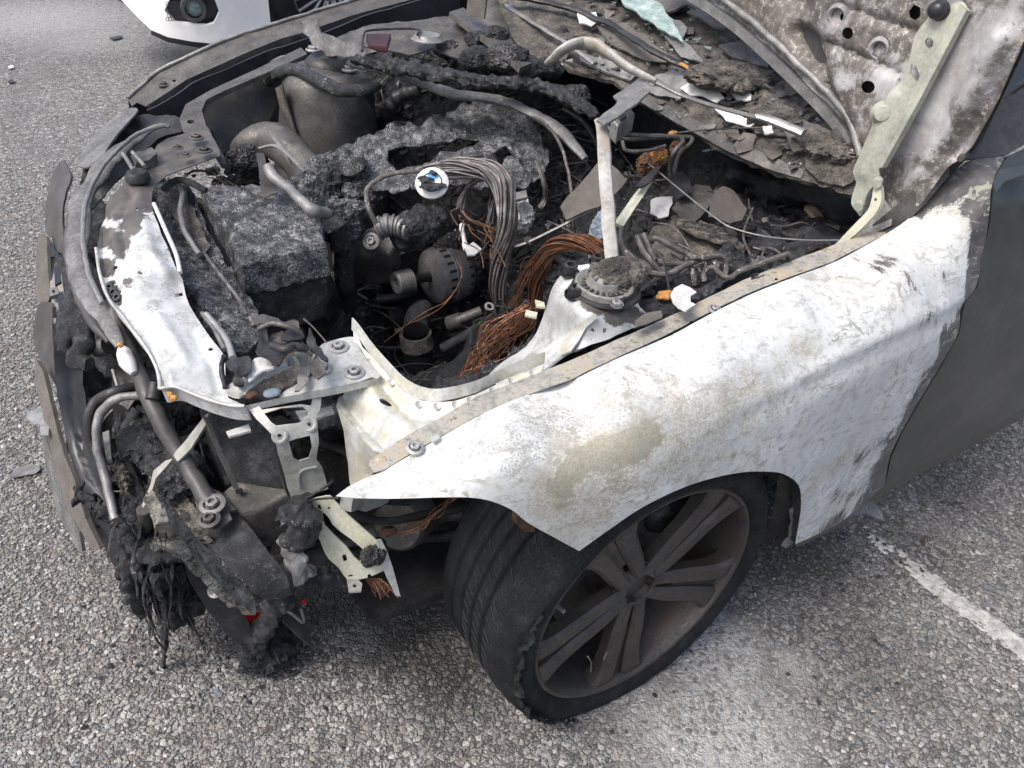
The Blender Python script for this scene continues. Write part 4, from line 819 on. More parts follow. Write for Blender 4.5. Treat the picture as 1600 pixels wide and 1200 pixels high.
# crusted ridge in front of the bulkhead
part('scuttle_seal', tz([(552, 90, .92), (580, 97, .92), (610, 102, .92), (640, 106, .92), (700, 118, .92), (760, 126, .92), (830, 133, .91), (885, 148, .9), (935, 180, .88)], [.012, .022, .024, .024, .022, .018, .018, .02, .012], seg=26, n=14, noise=.015, nsc=90, flat=.7), M['char'])
part('seal_channel', tz([(545, 98, .89), (600, 112, .89), (660, 128, .88), (720, 146, .87), (790, 160, .86), (840, 180, .85), (880, 210, .83), (915, 248, .80)], [.012, .016, .018, .018, .018, .018, .02, .012], seg=12, noise=.004, flat=.6), M['band'])
part('bulkhead_pipe', tz([(632, 132, .86), (670, 133, .86), (740, 155, .85), (800, 168, .85), (848, 190, .85), (876, 228, .84), (890, 280, .80), (895, 330, .76), (897, 372, .70)], .0036, seg=8, noise=.0008), M['pipe'])
part('torn_seal_tip', sheet([(470, 32), (490, 30), (500, 48), (535, 64), (572, 78), (586, 82), (560, 92), (520, 88), (494, 72), (484, 56), (474, 48)], mZ((470, 32, .96), (586, 82, .95), (520, 88, .91)), .004, sp=6, noise=.01, nsc=25, jag=4), M['band'])
# ---- right side of the scuttle
part('scuttle_plastic', sheet([(515, 66), (545, 44), (600, 36), (650, 32), (700, 26), (740, 10), (800, -20), (860, -20), (880, 30), (860, 80), (836, 100), (790, 108), (740, 100), (700, 88), (672, 78), (640, 84), (600, 78)], mZ((515, 66, .91), (650, 40, .95), (740, 20, .97), (840, 90, .93), (860, 0, 1.0)), .004, sp=7, noise=.012, nsc=14), M['metal'])
part('reservoir_cap', lathe([(0, .004), (.02, .004), (.024, .006), (.030, .005), (.033, .0), (.04, -.006)], U(668, 57, Z=.955), (0, 0, 1), 26), M['metal_grey'])
part('fluid_box', prism(pz((572, 52, .965), (611, 52, .965), (605, 72, .955), (577, 70, .955)), (0, 0, -.015), .003), M['redlens'], label='dark red melted box')
part('fluid_box_frame', tube(pz((566, 80, .955), (568, 56, .965), (580, 47, .965), (650, 45, .965), (652, 54, .965)), .003, seg=6), M['metal_dark'])
for c, r, s in [((795, 92, .95), .05, 3), ((820, 108, .93), .035, 4), ((700, 78, .92), .03, 5), ((745, 60, .96), .03, 6), ((775, 55, .97), .028, 7), ((860, 105, .93), .03, 8), ((900, 150, .88), .04, 9), ((745, 90, .94), .035, 10)]: part('scuttle_lump', lump(U(c[0], c[1], Z=c[2]), (r, r * .8, r * .6), .4, sub=4, seed=s, ridged=bool(s % 3), oct=3), M['metal_dark' if s % 2 else 'char'])
part('scuttle_rail', sheet([(702, 18), (724, 12), (790, 60), (830, 100), (812, 106), (770, 70)], mZ((702, 18, .99), (830, 100, .95)), .012, sp=8, noise=.003), M['metal'])
part('torn_vane', sheet([(732, -10), (762, -10), (757, 28), (728, 22)], mX(.30), .004, sp=7, noise=.006), M['brown'])
# ---- windscreen base, cowl and its flaked layers
CZ = mZ((1000, 155, .90), (1090, 210, .89), (1180, 252, .885), (1250, 280, .88), (1335, 300, .88), (1335, 250, .93), (1240, 115, 1.0), (1120, 20, 1.05), (1040, -40, 1.08), (860, 95, .94), (760, 40, .97), (640, -20, .98), (960, 60, .98), (1080, 110, .97), (1180, 180, .94))
cowl = [(760, -60), (1040, -60), (1120, 12), (1195, 66), (1245, 112), (1290, 165), (1318, 208), (1338, 250), (1340, 305), (1300, 300), (1250, 282), (1180, 254), (1130, 234), (1090, 212), (1040, 180), (1000, 156), (960, 128), (900, 110), (850, 98), (800, 60)]
def cowlmap(x, y):
    V = CZ(x, y).copy(); V[:, 2] += .012 * fbm(V, 14, 4, 4) + .006 * fbm(V, 70, 3, 6); return V
cw = part('cowl_panel', sheet(cowl, cowlmap, .01, sp=6, jag=3), M['ashbrown'], label='ash covered windscreen cowl')
def cf(name, pts, lift, mat, th=.003, noise=.004, jag=3, sp=5, label=None, par=None):
    return part(name, sheet(pts, lambda x, y: CZ(x, y) + np.array([0, 0, lift]), th, sp=sp, noise=noise, nsc=22, jag=jag), M[mat], par or cw, label)
cf('windscreen_remains', [(840, -60), (1030, -60), (1095, 5), (1120, 35), (1105, 40), (1070, 28), (1040, 40), (1000, 22), (950, 12), (900, 0)], .03, 'brown', .005)
cf('crazed_glass', [(958, 14), (976, 10), (990, 22), (1012, 26), (1028, 36), (1046, 58), (1056, 78), (1062, 94), (1046, 84), (1028, 72), (1008, 66), (992, 50), (972, 36)], .04, 'glass', .004, .006, 5, 4, 'greenish crazed windscreen fragment')
cf('crazed_glass', [(975, -20), (1005, -12), (1035, -6), (1020, 6), (1000, 4), (980, -4)], .045, 'glass', .004, .006, 5, 4)
cf('cowl_flake', [(1070, 42), (1106, 30), (1140, 44), (1165, 60), (1178, 76), (1160, 79), (1130, 68), (1106, 64), (1086, 52)], .035, 'brown', .005)
cf('cowl_flake', [(930, 52), (972, 48), (1002, 66), (1030, 88), (1052, 106), (1036, 110), (1010, 108), (984, 96), (950, 78)], .018, 'brown', .004)
cf('cowl_flake', [(1010, 38), (1060, 46), (1072, 58), (1064, 76), (1080, 92), (1098, 112), (1060, 104), (1040, 76)], .022, 'metal_grey', .004)
cf('cowl_flake', [(1120, 84), (1160, 76), (1194, 92), (1196, 122), (1170, 112), (1142, 104)], .02, 'metal', .004)
cf('cowl_flake', [(1020, 128), (1050, 118), (1078, 120), (1096, 132), (1082, 150), (1060, 164), (1030, 160), (1004, 150)], .014, 'metal_grey', .004)
cf('cowl_flake', [(1060, 152), (1074, 144), (1086, 128), (1096, 130), (1090, 146), (1112, 154), (1128, 170), (1118, 176), (1094, 166), (1076, 166)], .022, 'offwhite', .003, label='white curled paint flake')
cf('cowl_flake', [(1128, 150), (1150, 146), (1172, 160), (1170, 172), (1146, 170)], .018, 'offwhite', .003)
cf('cowl_flake', [(1100, 118), (1150, 122), (1160, 128), (1136, 144), (1110, 142)], .02, 'metal_grey', .003)
cf('cowl_flake', [(1110, 180), (1140, 184), (1160, 198), (1178, 205), (1168, 214), (1130, 204)], .02, 'offwhite', .003)
cf('cowl_flake', [(900, 36), (930, 34), (934, 46), (922, 56), (904, 52)], .022, 'offwhite', .003)
cf('cowl_flake', [(1186, 220), (1200, 216), (1204, 230), (1190, 234)], .03, 'offwhite', .003, label='small bright white flake')
cf('cowl_flake', [(1218, 228), (1250, 222), (1262, 236), (1250, 256), (1232, 262)], .03, 'brown', .004)
cf('cowl_flake', [(1248, 262), (1300, 250), (1334, 264), (1336, 292), (1310, 306), (1276, 296), (1252, 282)], .02, 'ashbrown', .012, .01)
cf('cowl_flake', [(1150, 200), (1220, 190), (1262, 200), (1300, 216), (1290, 232), (1230, 222), (1180, 216)], .012, 'metal', .004)
cf('cowl_front_strip', [(996, 150), (1014, 152), (1050, 172), (1096, 198), (1150, 226), (1210, 252), (1254, 270), (1250, 284), (1200, 268), (1140, 242), (1084, 212), (1036, 184), (1000, 162)], .006, 'metal', .006, .003, 1.5)
cf('cowl_step', [(900, 90), (950, 100), (1000, 118), (984, 132), (966, 128), (930, 112), (905, 102)], .01, 'metal_grey', .006, .006)
for P, r, mt in [([(780, -8, 1.03), (850, 2, 1.03), (898, 16, 1.02), (960, 42, 1.01), (1010, 74, 1.0), (1060, 100, .985), (1118, 124, .97)], .011, 'metal_dark'), ([(790, 8, 1.0), (840, 40, .99), (880, 64, .98), (930, 100, .96)], .008, 'metal_grey'), ([(1045, 92, .99), (1070, 104, .985), (1084, 114, .98)], .006, 'orange')]: part('windscreen_trim', tz(P, r, flat=.6, noise=.003), M[mt], cw)
part('cowl_ash_heap', MB().join(lump(U(1140, 120, Z=.985), (.09, .06, .02), .5, sub=4, ridged=True, seed=2)).join(lump(U(1230, 180, Z=.945), (.08, .07, .02), .5, sub=4, ridged=True, seed=3)).join(lump(U(1290, 230, Z=.93), (.05, .06, .02), .5, sub=4, ridged=True, seed=5)), M['ashbrown'], cw)
for k, (m_, nn_, smx) in enumerate((('metal_grey', 60, .018), ('offwhite', 26, .008), ('brown', 40, .028), ('char', 50, .014), ('metal', 50, .024), ('glass', 60, .010))):
    g = np.random.default_rng(50 + k); out = MB(); q = 0
    while q < nn_:
        x, y = (g.uniform(940, 1110), g.uniform(0, 110)) if m_ == 'glass' else (g.uniform(870, 1330), g.uniform(0, 295))
        if not inpoly(np.array([x]), np.array([y]), cowl)[0]: continue
        q += 1; c = cowlmap(np.array([x]), np.array([y]))[0] + [0, 0, .006]; s = g.uniform(.3, 1) * smx; m2 = int(g.integers(4, 8)); a = np.sort(g.uniform(0, 6.28, m2)); n_ = g.normal(0, .35, 3) + [-.2, -.1, 1]; u, v, n_ = basis(n_); r = s * g.uniform(.5, 1.2, m2)
        out.join(subdiv(prism(c + n_ * .006 + r[:, None] * (np.cos(a)[:, None] * u + np.sin(a)[:, None] * v), n_ * -.0015), 1).noise(s * .15, 50, 2, q))
    part('cowl_debris', out, M[m_], cw, kind='stuff')
# wiper arm
wa = part('wiper_arm', tz([(856, 98, .985), (872, 84, 1.01), (890, 74, 1.03), (912, 69, 1.035), (935, 74, 1.035), (948, 84, 1.03), (985, 105, 1.02), (1024, 127, 1.005)], [.009, .014, .016, .017, .018, .015, .012, .008], seg=14, flat=.6, noise=.001), M['whitebar'], label='bleached wiper arm')
part('wiper_rod', tz([(1020, 124, 1.005), (1060, 146, .997), (1110, 164, .985), (1184, 184, .97)], [.0085, .006, .0055, .006], seg=8, flat=.7), M['metal_grey'], wa)
part('wiper_sleeve', tz([(1180, 181, .972), (1210, 190, .97), (1256, 209, .965)], [.007, .012, .012], seg=10, flat=.7), M['alu'], wa)
# ---- right fender flange, apron rail and inner wing
RO = [(200, 156), (222, 136), (250, 113), (309, 84), (355, 64), (412, 45), (480, 24), (550, 3), (640, -25), (760, -60)]; RI = [(760, -36), (640, 0), (550, 24), (470, 52), (440, 60), (395, 78), (350, 98), (292, 124), (262, 144), (228, 166), (214, 160), (206, 166)]
RY = mY((200, 156, 1.655), (309, 84, 1.68), (550, 3, 1.69), (640, -25, 1.69), (550, 24, 1.62), (292, 124, 1.61), (228, 166, 1.59), (760, -60, 1.68))
rf = part('right_fender', sheet(RO + RI, RY, .003, sp=8, sm=0, holes=[[272, 126, 3, 2]]), M['metal'], label='sooty brown fender edge on the far side')
OS = np.array([RY(np.array([a * 1.]), np.array([b * 1.]))[0] for a, b in RO]); part('fender_outer_skin', flangeband(OS, np.array([0, .09, -.30]), .003), M['darkpaint'], rf)
part('fender_edge_bead', tube(OS + [0, .002, .004], .005, noise=.0006), M['metal_grey'], rf)
IS = np.array([RY(np.array([a * 1.]), np.array([b * 1.]))[0] for a, b in RI[:-2]]); part('fender_inner_return', flangeband(IS, np.array([0, -.005, -.035]), .003), M['metal_dark'], rf)
for x, y in [(256, 133)]: bolt(RY(np.array([x * 1.]), np.array([y * 1.]))[0], (0, 0, 1), .008, 'metal', parent=rf)
part('inner_wing_wall', sheet([(228, 172), (300, 130), (400, 88), (480, 60), (560, 30), (720, -20), (720, 60), (560, 120), (440, 200), (350, 250), (300, 215), (260, 190)], mY(1.575), .006, sp=16, noise=.012, nsc=8), M['gloss_black'])
rail = [(290, 163), (330, 140), (400, 108), (470, 74), (480, 84), (420, 112), (350, 142), (322, 156), (315, 172), (322, 196), (336, 220), (350, 244), (352, 256), (344, 256), (326, 226), (302, 214), (286, 206), (280, 186)]
part('apron_rail', sheet(rail, mZ((290, 163, .80), (470, 74, .87), (350, 250, .77), (285, 206, .78)), .012, holes=[[298, 190, 6, 3.2]], sp=6), M['metal'])
part('apron_wall', sheet([(318, 160), (350, 145), (400, 122), (455, 95), (440, 150), (415, 200), (380, 225), (350, 240), (330, 205), (316, 180)], mY((318, 160, 1.44), (455, 95, 1.50), (350, 240, 1.36)), .004, sp=9, noise=.006), M['metal_dark'])
for P, r, mt in [([(330, 215, .72), (325, 185, .74), (322, 160, .76), (352, 147, .76)], .005, 'metal_dark'), ([(345, 222, .66), (370, 180, .70), (385, 145, .74), (420, 112, .78)], .014, 'char'), ([(398, 208, .64), (402, 160, .72), (408, 125, .76), (425, 100, .82), (455, 90, .84)], .010, 'band'), ([(406, 208, .64), (412, 150, .72), (420, 115, .78)], .008, 'metal_dark'), ([(415, 130, .80), (440, 112, .85), (465, 108, .87), (500, 128, .86), (530, 141, .85), (570, 140, .85), (592, 134, .85)], [.012, .014, .014, .016, .016, .014, .01], 'char'), ([(310, 180, .7), (345, 168, .70), (370, 160, .70)], .006, 'metal_dark')]: part('far_side_hose', tz(P, r, seg=10, noise=.003, nsc=70), M[mt])
part('hose_clip', cyl(U(346, 148, Z=.76), U(358, 146, Z=.77), .009), M['metal_grey']); part('relay_clip', lathe([(.012, 0), (.02, 0), (.02, .004), (.012, .004)], U(400, 165, Z=.74), (0, -.4, 1), 14), M['metal_grey'])
# far strut tower
TC = U(512, 112, Z=.852)
tw = part('strut_tower', lathe([(.0, .012), (.03, .012), (.045, .006), (.06, .012), (.080, .008), (.098, -.004), (.108, -.018), (.113, -.035), (.116, -.06)] + [(.118 + .06 * (k / 18.) ** 1.2, -.08 - .021 * k) for k in range(19)], TC, (0.02, -.05, 1), 96).noise(.007, 11, 5), M['metal'], label='sooty strut tower on the far side')
part('strut_mount', lathe([(0, .034), (.014, .034), (.018, .026), (.03, .022), (.045, .030), (.052, .026), (.062, .016), (.064, .0)], TC + [.02, .03, 0], (0, 0, 1), 40), M['metal_dark'], tw)
for x, y in [(489, 79), (501, 99), (546, 110)]: bolt(U(x, y, Z=.862), (0, 0, 1), .012, 'alu', parent=tw, wash=1.6)
part('tower_seam', sheet([(430, 138), (440, 132), (452, 180), (466, 225), (470, 250), (458, 248), (446, 205)], mX((430, 138, -.14), (470, 250, -.12)), .004, sp=6), M['ashbrown'], tw)
bolt(U(480, 165, Z=.70), (-.6, -.7, .2), .011, 'metal_dark', parent=tw)
part('tower_bracket', tz([(572, 130, .85), (576, 165, .78), (572, 200, .72), (576, 230, .64)], [.014, .012, .014, .02], noise=.01, nsc=60), M['char'])
part('heat_wrap', lathe([(.05, -.02), (.052, .03), (.045, .05), (.03, .055), (0, .055)], U(540, 232, Z=.60), (-.3, -.4, .8), 40).noise(.003, 60), M['brown'])
part('ribbed_hose', tz([(655, 140, .82), (625, 150, .80), (608, 172, .76), (601, 200, .70)], .018, seg=14, n=10, rings=1.2), M['metal_dark'])
part('side_sensor', lathe([(.008, .012), (.018, .012), (.02, 0), (.024, -.01)], U(587, 176, Z=.72), (-.6, -.5, .3), 20), M['metal'])
for P, r, m_ in [([(452, 150, .76), (460, 200, .66), (468, 250, .55)], .004, 'metal_grey'), ([(520, 160, .78), (556, 158, .78), (585, 150, .80)], .005, 'char'), ([(560, 190, .70), (566, 225, .64), (560, 250, .6)], .008, 'char'), ([(480, 150, .75), (500, 160, .74), (505, 185, .70)], .0025, 'metal_grey')]: part('tower_trim', tz(P, r, noise=.003, nsc=80), M[m_], tw)
# ---- air box with its ash crust
AB = pz((313, 297, .735), (330, 291, .74), (457, 281, .745), (480, 310, .745), (502, 344, .74), (509, 381, .725), (440, 397, .72), (375, 410, .72), (364, 378, .725), (336, 336, .73))
ab = subdiv(prism(AB, (0, 0, -.07), .006), 5); V = ab.verts(); V = V + .006 * np.stack([fbm(V, 26, 3, k) for k in range(3)], 1); V[:, 2] += .004 * fbm(V, 45, 4, 3, .6, True) + .0018 * np.sin(V[:, 0] * 200 + V[:, 1] * 90 + 5 * fbm(V, 10, 2, 8)); V = V + .010 * np.stack([fbm(V, 9, 2, 60 + k) for k in range(3)], 1); ab.V = [V]
abx = part('air_box', ab, M['ash'], label='square air box under grey flaky ash', ang=None)
part('air_box_lower', subdiv(prism(AB[[0, 2, 4, 5, 7]] * .96 + AB.mean(0) * .04 + [0, 0, -.07], (0, 0, -.10), .004), 3).noise(.012, 22), M['soot'], abx)
part('air_box_rim', tube(pz((378, 413, .69), (420, 406, .69), (470, 398, .69), (508, 388, .69)), .005, noise=.002), M['metal_dark'], abx)
part('filter_edge', tube(pz((400, 404, .70), (450, 394, .70), (500, 384, .705)), .006, noise=.003), M['straw'], abx)
for x in (398, 424, 455, 486): part('rim_clip', subdiv(prism(pz((x, 402 - (x - 398) * .12, .69), (x + 6, 401 - (x - 398) * .12, .69), (x + 8, 414 - (x - 398) * .12, .685), (x + 2, 415 - (x - 398) * .12, .685)), (0, 0, -.01)), 1), M['char'], abx)
part('sagging_duct', subdiv(prism(pz((392, 420, .60), (440, 415, .60), (510, 400, .60), (526, 440, .55), (505, 478, .5), (455, 470, .48), (420, 450, .5)), (.03, .05, -.12)), 4).noise(.03, 12, 3, 3), M['soot'])
part('upright_crust', tz([(520, 350, .68), (532, 395, .60), (535, 440, .52), (545, 480, .42)], [.025, .02, .022, .016], seg=16, noise=.016, nsc=50), M['char'])
# intake elbow behind it
part('intake_elbow', tz([(372, 232, .70), (392, 222, .73), (420, 218, .74), (450, 236, .74), (474, 262, .72), (492, 292, .69)], [.020, .034, .040, .042, .040, .036], seg=24, noise=.006, nsc=30), M['metal'])
part('elbow_rib', tz([(405, 232, .765), (430, 228, .785), (455, 246, .785), (476, 268, .765)], .004, seg=6).join(tz([(425, 212, .78), (444, 236, .785), (455, 258, .76)], .004, seg=6)), M['metal_grey'])
part('elbow_flange', lathe([(.0, .01), (.03, .01), (.034, .004), (.034, -.012)], U(500, 262, Z=.70), (-.3, -.5, .8), 26).noise(.004, 40), M['metal'])
part('intake_lump', lump(U(385, 252, Z=.70), (.04, .03, .03), .45, sub=4, ridged=True), M['metal_dark'])
part('torn_bracket', sheet([(401, 240), (412, 238), (416, 255), (424, 270), (430, 288), (434, 302), (412, 310), (407, 292), (405, 270)], mZ((401, 240, .80), (434, 302, .765)), .003, sp=5, noise=.004, jag=2), M['metal'])
part('coolant_pipe', tz([(420, 262, .80), (432, 280, .79), (455, 296, .785), (472, 312, .78), (488, 328, .77), (512, 334, .75)], [.011, .010, .010, .010, .013, .011], seg=12, noise=.001), M['metal_grey'])
# radiator top tank and slam panel gap filler
RT = mZ((250, 290, .70), (300, 300, .70), (380, 450, .66), (400, 500, .64), (330, 500, .66), (262, 400, .69))
part('radiator_tank', sheet([(246, 288), (272, 281), (300, 300), (318, 345), (345, 400), (378, 446), (402, 488), (410, 530), (384, 556), (358, 560), (334, 508), (294, 456), (264, 404), (250, 345)], lambda x, y: RT(x, y) + np.array([0, 0, 1.]) * (.014 * fbm(RT(x, y), 26, 5, 3, .65, True))[:, None], .03, sp=3.5, jag=4), M['ash'])
part('tank_scorch', sheet([(262, 300), (290, 300), (306, 345), (330, 395), (318, 410), (290, 380), (266, 335)], lambda x, y: RT(x, y) + np.array([0, 0, .014]), .004, sp=5, jag=5, noise=.006), M['ashbrown'])
for P, r, mt in [([(258, 300, .735), (272, 286, .745), (284, 300, .73), (282, 330, .73), (292, 368, .72), (312, 398, .71)], .0055, 'metal_grey'), ([(256, 296, .745), (275, 282, .75), (298, 286, .75), (322, 298, .74)], .007, 'char'), ([(318, 395, .70), (345, 430, .70), (375, 470, .69), (398, 510, .68)], .004, 'wire'), ([(352, 440, .69), (372, 468, .69), (386, 492, .69)], .003, 'pipe'), ([(322, 492, .70), (340, 512, .70), (356, 536, .70), (364, 560, .70)], .006, 'alu'), ([(316, 490, .70), (334, 514, .70), (350, 546, .70)], .004, 'metal_grey')]: part('tank_pipe', tz(P, r, noise=.001), M[mt])
# ---- middle of the bay
part('thermostat_housing', subdiv(prism(pz((530, 372, .60), (590, 350, .62), (625, 378, .60), (610, 398, .58), (565, 400, .56), (532, 392, .57)), (.02, .04, -.10), .006), 2).noise(.005, 30), M['metal'])
bolt(U(580, 377, Z=.615), (-.5, -.6, .6), .010, 'metal_grey')
part('flexible_pipe', tz([(590, 358, .65), (606, 352, .66), (624, 354, .66), (642, 360, .66)], [.024, .023, .022, .022], seg=22, n=10, rings=1.4), M['metal_grey'])
part('melted_duct', lump(U(655, 352, Z=.66), (.05, .04, .04), .45, sub=4, seed=3).join(lump(U(632, 372, Z=.62), (.035, .03, .03), .4, sub=4, seed=8)).join(lump(U(690, 345, Z=.66), (.04, .03, .03), .5, sub=4, seed=18)), M['char'])
part('heater_pipe', tz([(588, 350, .69), (576, 325, .72), (573, 300, .74), (588, 282, .76), (620, 270, .78), (660, 266, .79), (710, 256, .80), (752, 242, .81)], [.006, .006, .006, .0055, .005, .004, .004, .003], seg=8, noise=.001), M['pipe'])
bg = U(675, 286, Z=.85); bn = np.array([-.45, -.55, .75])
badge = part('bonnet_badge', lathe([(0, .004), (.019, .004), (.0285, .003), (.031, .001), (.031, -.003)], bg, bn, 48), M['offwhite'], label='round white badge with blue quarters, partly blackened')
u_, v_, n_ = basis(bn)
for q, mt in ((0, 'blue'), (1, 'offwhite'), (2, 'blue'), (3, 'offwhite')):
    a = np.linspace(q * math.pi / 2, (q + 1) * math.pi / 2, 9) + .7; P = np.array([bg + n_ * .0052] + [bg + n_ * .0048 + .017 * (math.cos(t) * u_ + math.sin(t) * v_) for t in a]); part('badge_quarter', prism(P, -n_ * .001), M[mt], badge, smooth=False)
part('badge_ring', lathe([(.0175, .0045), (.0185, .006), (.0195, .0045)], bg, bn, 40), M['gloss_black'], badge)
part('badge_burn', lump(bg + n_ * .006 + u_ * .004 - v_ * .006, (.019, .016, .003), .7, sub=3, ridged=True, seed=4).join(lump(bg + n_ * .005 - u_ * .010 + v_ * .006, (.016, .012, .003), .7, sub=3, seed=7)).join(lump(bg + n_ * .005 + v_ * .018 , (.006, .009, .003), .7, sub=3, seed=9)), M['soot'], badge)
# alternator with vents and ribbed pulley, axis along the car
al = U(694, 428, Z=.47); AXX = (-1, -.05, .02)
alt = part('alternator', lathe([(0, .045), (.03, .05), (.05, .046), (.066, .036), (.071, .02), (.071, .004), (.074, .002), (.074, -.03), (.07, -.045), (.055, -.06), (0, -.065)], al, AXX, 64), M['metal_grey'], label='scorched alternator with slotted casing', ang=35)
uu, vv, nn = basis(AXX); slots = MB()
for ring, (r, h) in enumerate(((.0705, .012), (.072, -.036))):
    for k in range(22):
        t = k * 2 * math.pi / 22; e = uu * math.cos(t) + vv * math.sin(t); tt = -uu * math.sin(t) + vv * math.cos(t); c = al + e * r + nn * h
        slots.join(prism(np.array([c + nn * .010 + tt * .0035, c + nn * .010 - tt * .0035, c - nn * .010 - tt * .0035, c - nn * .010 + tt * .0035]) + e * .0015, -e * .003))
part('vent_slot', slots, M['gloss_black'], alt, smooth=False, kind='stuff')
pp = U(630, 440, Z=.50); pr = [(.0, .012), (.012, .012), (.014, .02), (.022, .022), (.026, .02)]
for k in range(6): pr += [(.028, .016 - k * .006), (.024, .013 - k * .006)]
pr += [(.028, -.02), (.012, -.022), (0, -.022)]
part('pulley', lathe(pr, pp, AXX, 40), M['metal_grey'], alt, ang=25); part('pulley_shaft', cyl(pp, al, .012), M['metal_dark'], alt)
pc = U(586, 442, Z=.42); pr = [(0, .02), (.03, .02), (.035, .012), (.058, .014)]
for k in range(5): pr += [(.062, .01 - k * .007), (.056, .006 - k * .007)]
part('crank_pulley', lathe(pr + [(.06, -.03), (0, -.03)], pc, AXX, 48), M['metal_dark'])
part('tensioner', lathe([(0, .015), (.03, .015), (.036, .008), (.036, -.02), (0, -.02)], U(612, 498, Z=.34), AXX, 36), M['metal_dark'])
part('tensioner_arm', tz([(590, 468, .42), (625, 462, .43), (650, 455, .43)], .012, noise=.002), M['metal_dark'])
part('alternator_cover', lump(U(712, 385, Z=.53), (.06, .04, .035), .3, sub=4, seed=5).join(lump(U(735, 430, Z=.46), (.035, .04, .05), .35, sub=4, seed=6)), M['metal_dark'])
part('engine_block_front', subdiv(prism(pz((540, 400, .5), (620, 395, .5), (740, 380, .52), (760, 440, .40), (700, 500, .3), (600, 520, .25), (545, 470, .35)), (.10, .06, -.15)), 3).noise(.02, 14), M['soot'])
# turbo hose with clamp
hz = U(650, 528, Z=.40); hx = np.array([-.08, .05, 1.])
cl = part('turbo_hose', lathe([(.0, -.02), (.030, -.02), (.034, -.04), (.036, -.08), (.035, -.14), (.034, -.24)], hz, hx, 36).noise(.002, 70), M['rubber']); part('hose_clamp', lathe([(.030, .012), (.0375, .014), (.0385, .008), (.038, -.018), (.0395, -.021), (.038, -.026)], hz, hx, 44), M['ashbrown'], cl, 'brown metal hose clamp')
part('clamp_screw', cyl(U(618, 518, Z=.40), U(632, 514, Z=.41), .006), M['rust'], cl)
part('hose_upper', tz([(650, 515, .42), (652, 498, .43), (662, 482, .43)], [.030, .031, .024], seg=20, noise=.004), M['soot'])
def braid(P, r, mat='rubber', name='braided_hose'):
    return part(name, tz(P, r, seg=26, n=14, noise=.0008, nsc=200), M[mat])
bh = braid([(630, 640, .30), (665, 605, .36), (700, 590, .40), (735, 562, .42), (765, 520, .44), (800, 492, .46)], [.030, .031, .032, .031, .03, .028])
bp = spline(pz((648, 614, .345), (680, 598, .385), (706, 586, .405)), 10); T_, N_, B_ = frames(bp); br = MB()
for k in range(10):
    for s in (-1, 1):
        a = k * .628 + s * np.linspace(0, 2.2, len(bp)); br.join(tube(bp + .0325 * (np.cos(a)[:, None] * N_ + np.sin(a)[:, None] * B_), .0006, seg=4, n=0))
part('brass_braid', br, M['straw'], bh)
part('corrugated_loom', tz([(800, 382, .60), (818, 400, .58), (824, 425, .55), (818, 455, .50)], .02, seg=18, n=12, rings=1.3), M['rubber'])
part('plug_connector', cyl(U(702, 506, Z=.42), U(722, 499, Z=.44), .019, .018).join(cyl(U(716, 500, Z=.44), U(752, 486, Z=.46), .012)), M['metal']); part('connector_bore', cyl(U(700, 507, Z=.421), U(705, 505, Z=.424), .012), M['gloss_black'])
part('charge_pipe', tz([(690, 545, .38), (735, 520, .42), (780, 490, .46)], .012), M['soot'])
# ---- wiring
part('wiring_harness', wires(pz((655, 278, .77), (700, 264, .80), (735, 262, .81), (765, 268, .81), (786, 292, .79), (793, 330, .77), (792, 365, .73), (782, 400, .68), (778, 440, .62), (784, 476, .56)), 46, .021, .0021, 4, 5, .22, 1), M['wire'], label='thick bundle of bare grey wires')
part('wiring_harness', wires(pz((720, 330, .72), (728, 300, .75), (742, 282, .78), (765, 275, .79)), 8, .01, .0016, 2, 4, .4, 2), M['wire'])
part('thin_harness', (wires(pz((765, 350, .68), (772, 310, .73), (784, 290, .77)), 9, .010, .0016, 2, 4, .4, 3)), M['wire'])
part('thin_harness', wires(pz((836, 252, .79), (848, 285, .76), (850, 310, .72), (842, 325, .70)), 4, .006, .0022, 1, 5, .3, 4), M['wire'])
part('copper_harness', wires(pz((840, 478, .62), (838, 440, .68), (846, 410, .73), (862, 388, .76), (885, 377, .78), (915, 380, .79), (948, 398, .78)), 44, .017, .0015, 4, 4, .25, 5), M['copper'], label='bundle of bare copper wires')
part('copper_harness', wires(pz((803, 478, .58), (812, 445, .63), (822, 420, .67), (838, 402, .70)), 14, .012, .0014, 2, 4, .4, 6), M['copper'])
g = np.random.default_rng(12); tg = MB()
for k in range(70):
    a = (g.uniform(780, 845), g.uniform(462, 510), g.uniform(.52, .60)); b = (g.uniform(745, 830), g.uniform(490, 560), g.uniform(.48, .58)); c = (g.uniform(725, 780), g.uniform(540, 590), g.uniform(.46, .56)); d = (g.uniform(708, 745), g.uniform(590, 622), .50)
    L = [a, b, c, d] if g.uniform() < .6 else [a, b, (g.uniform(760, 845), g.uniform(500, 565), .55), c]
    tg.join(tz([(835 + g.uniform(-12, 14), 470 + g.uniform(-8, 14), .60), (812 + g.uniform(-22, 20), 500 + g.uniform(-16, 18), .57), (775 + g.uniform(-26, 24), 530 + g.uniform(-20, 22), .54), (748 + g.uniform(-18, 20), 565 + g.uniform(-16, 16), .52), (728 + g.uniform(-14, 16), 592 + g.uniform(-10, 12), .50), (716 + g.uniform(-8, 10), 618 + g.uniform(-6, 6), .49)] if k % 5 else L, g.uniform(.0007, .0014), seg=4, n=7))
part('copper_tangle', tg, M['copper'], label='loose tangle of copper wires')
dg = MB()
for k in range(60):
    L = [(g.uniform(760, 850), g.uniform(470, 520), g.uniform(.48, .56)), (g.uniform(740, 850), g.uniform(490, 570), g.uniform(.44, .54)), (g.uniform(730, 800), g.uniform(540, 600), .46)]; dg.join(tz(L, g.uniform(.001, .003), seg=5, n=6))
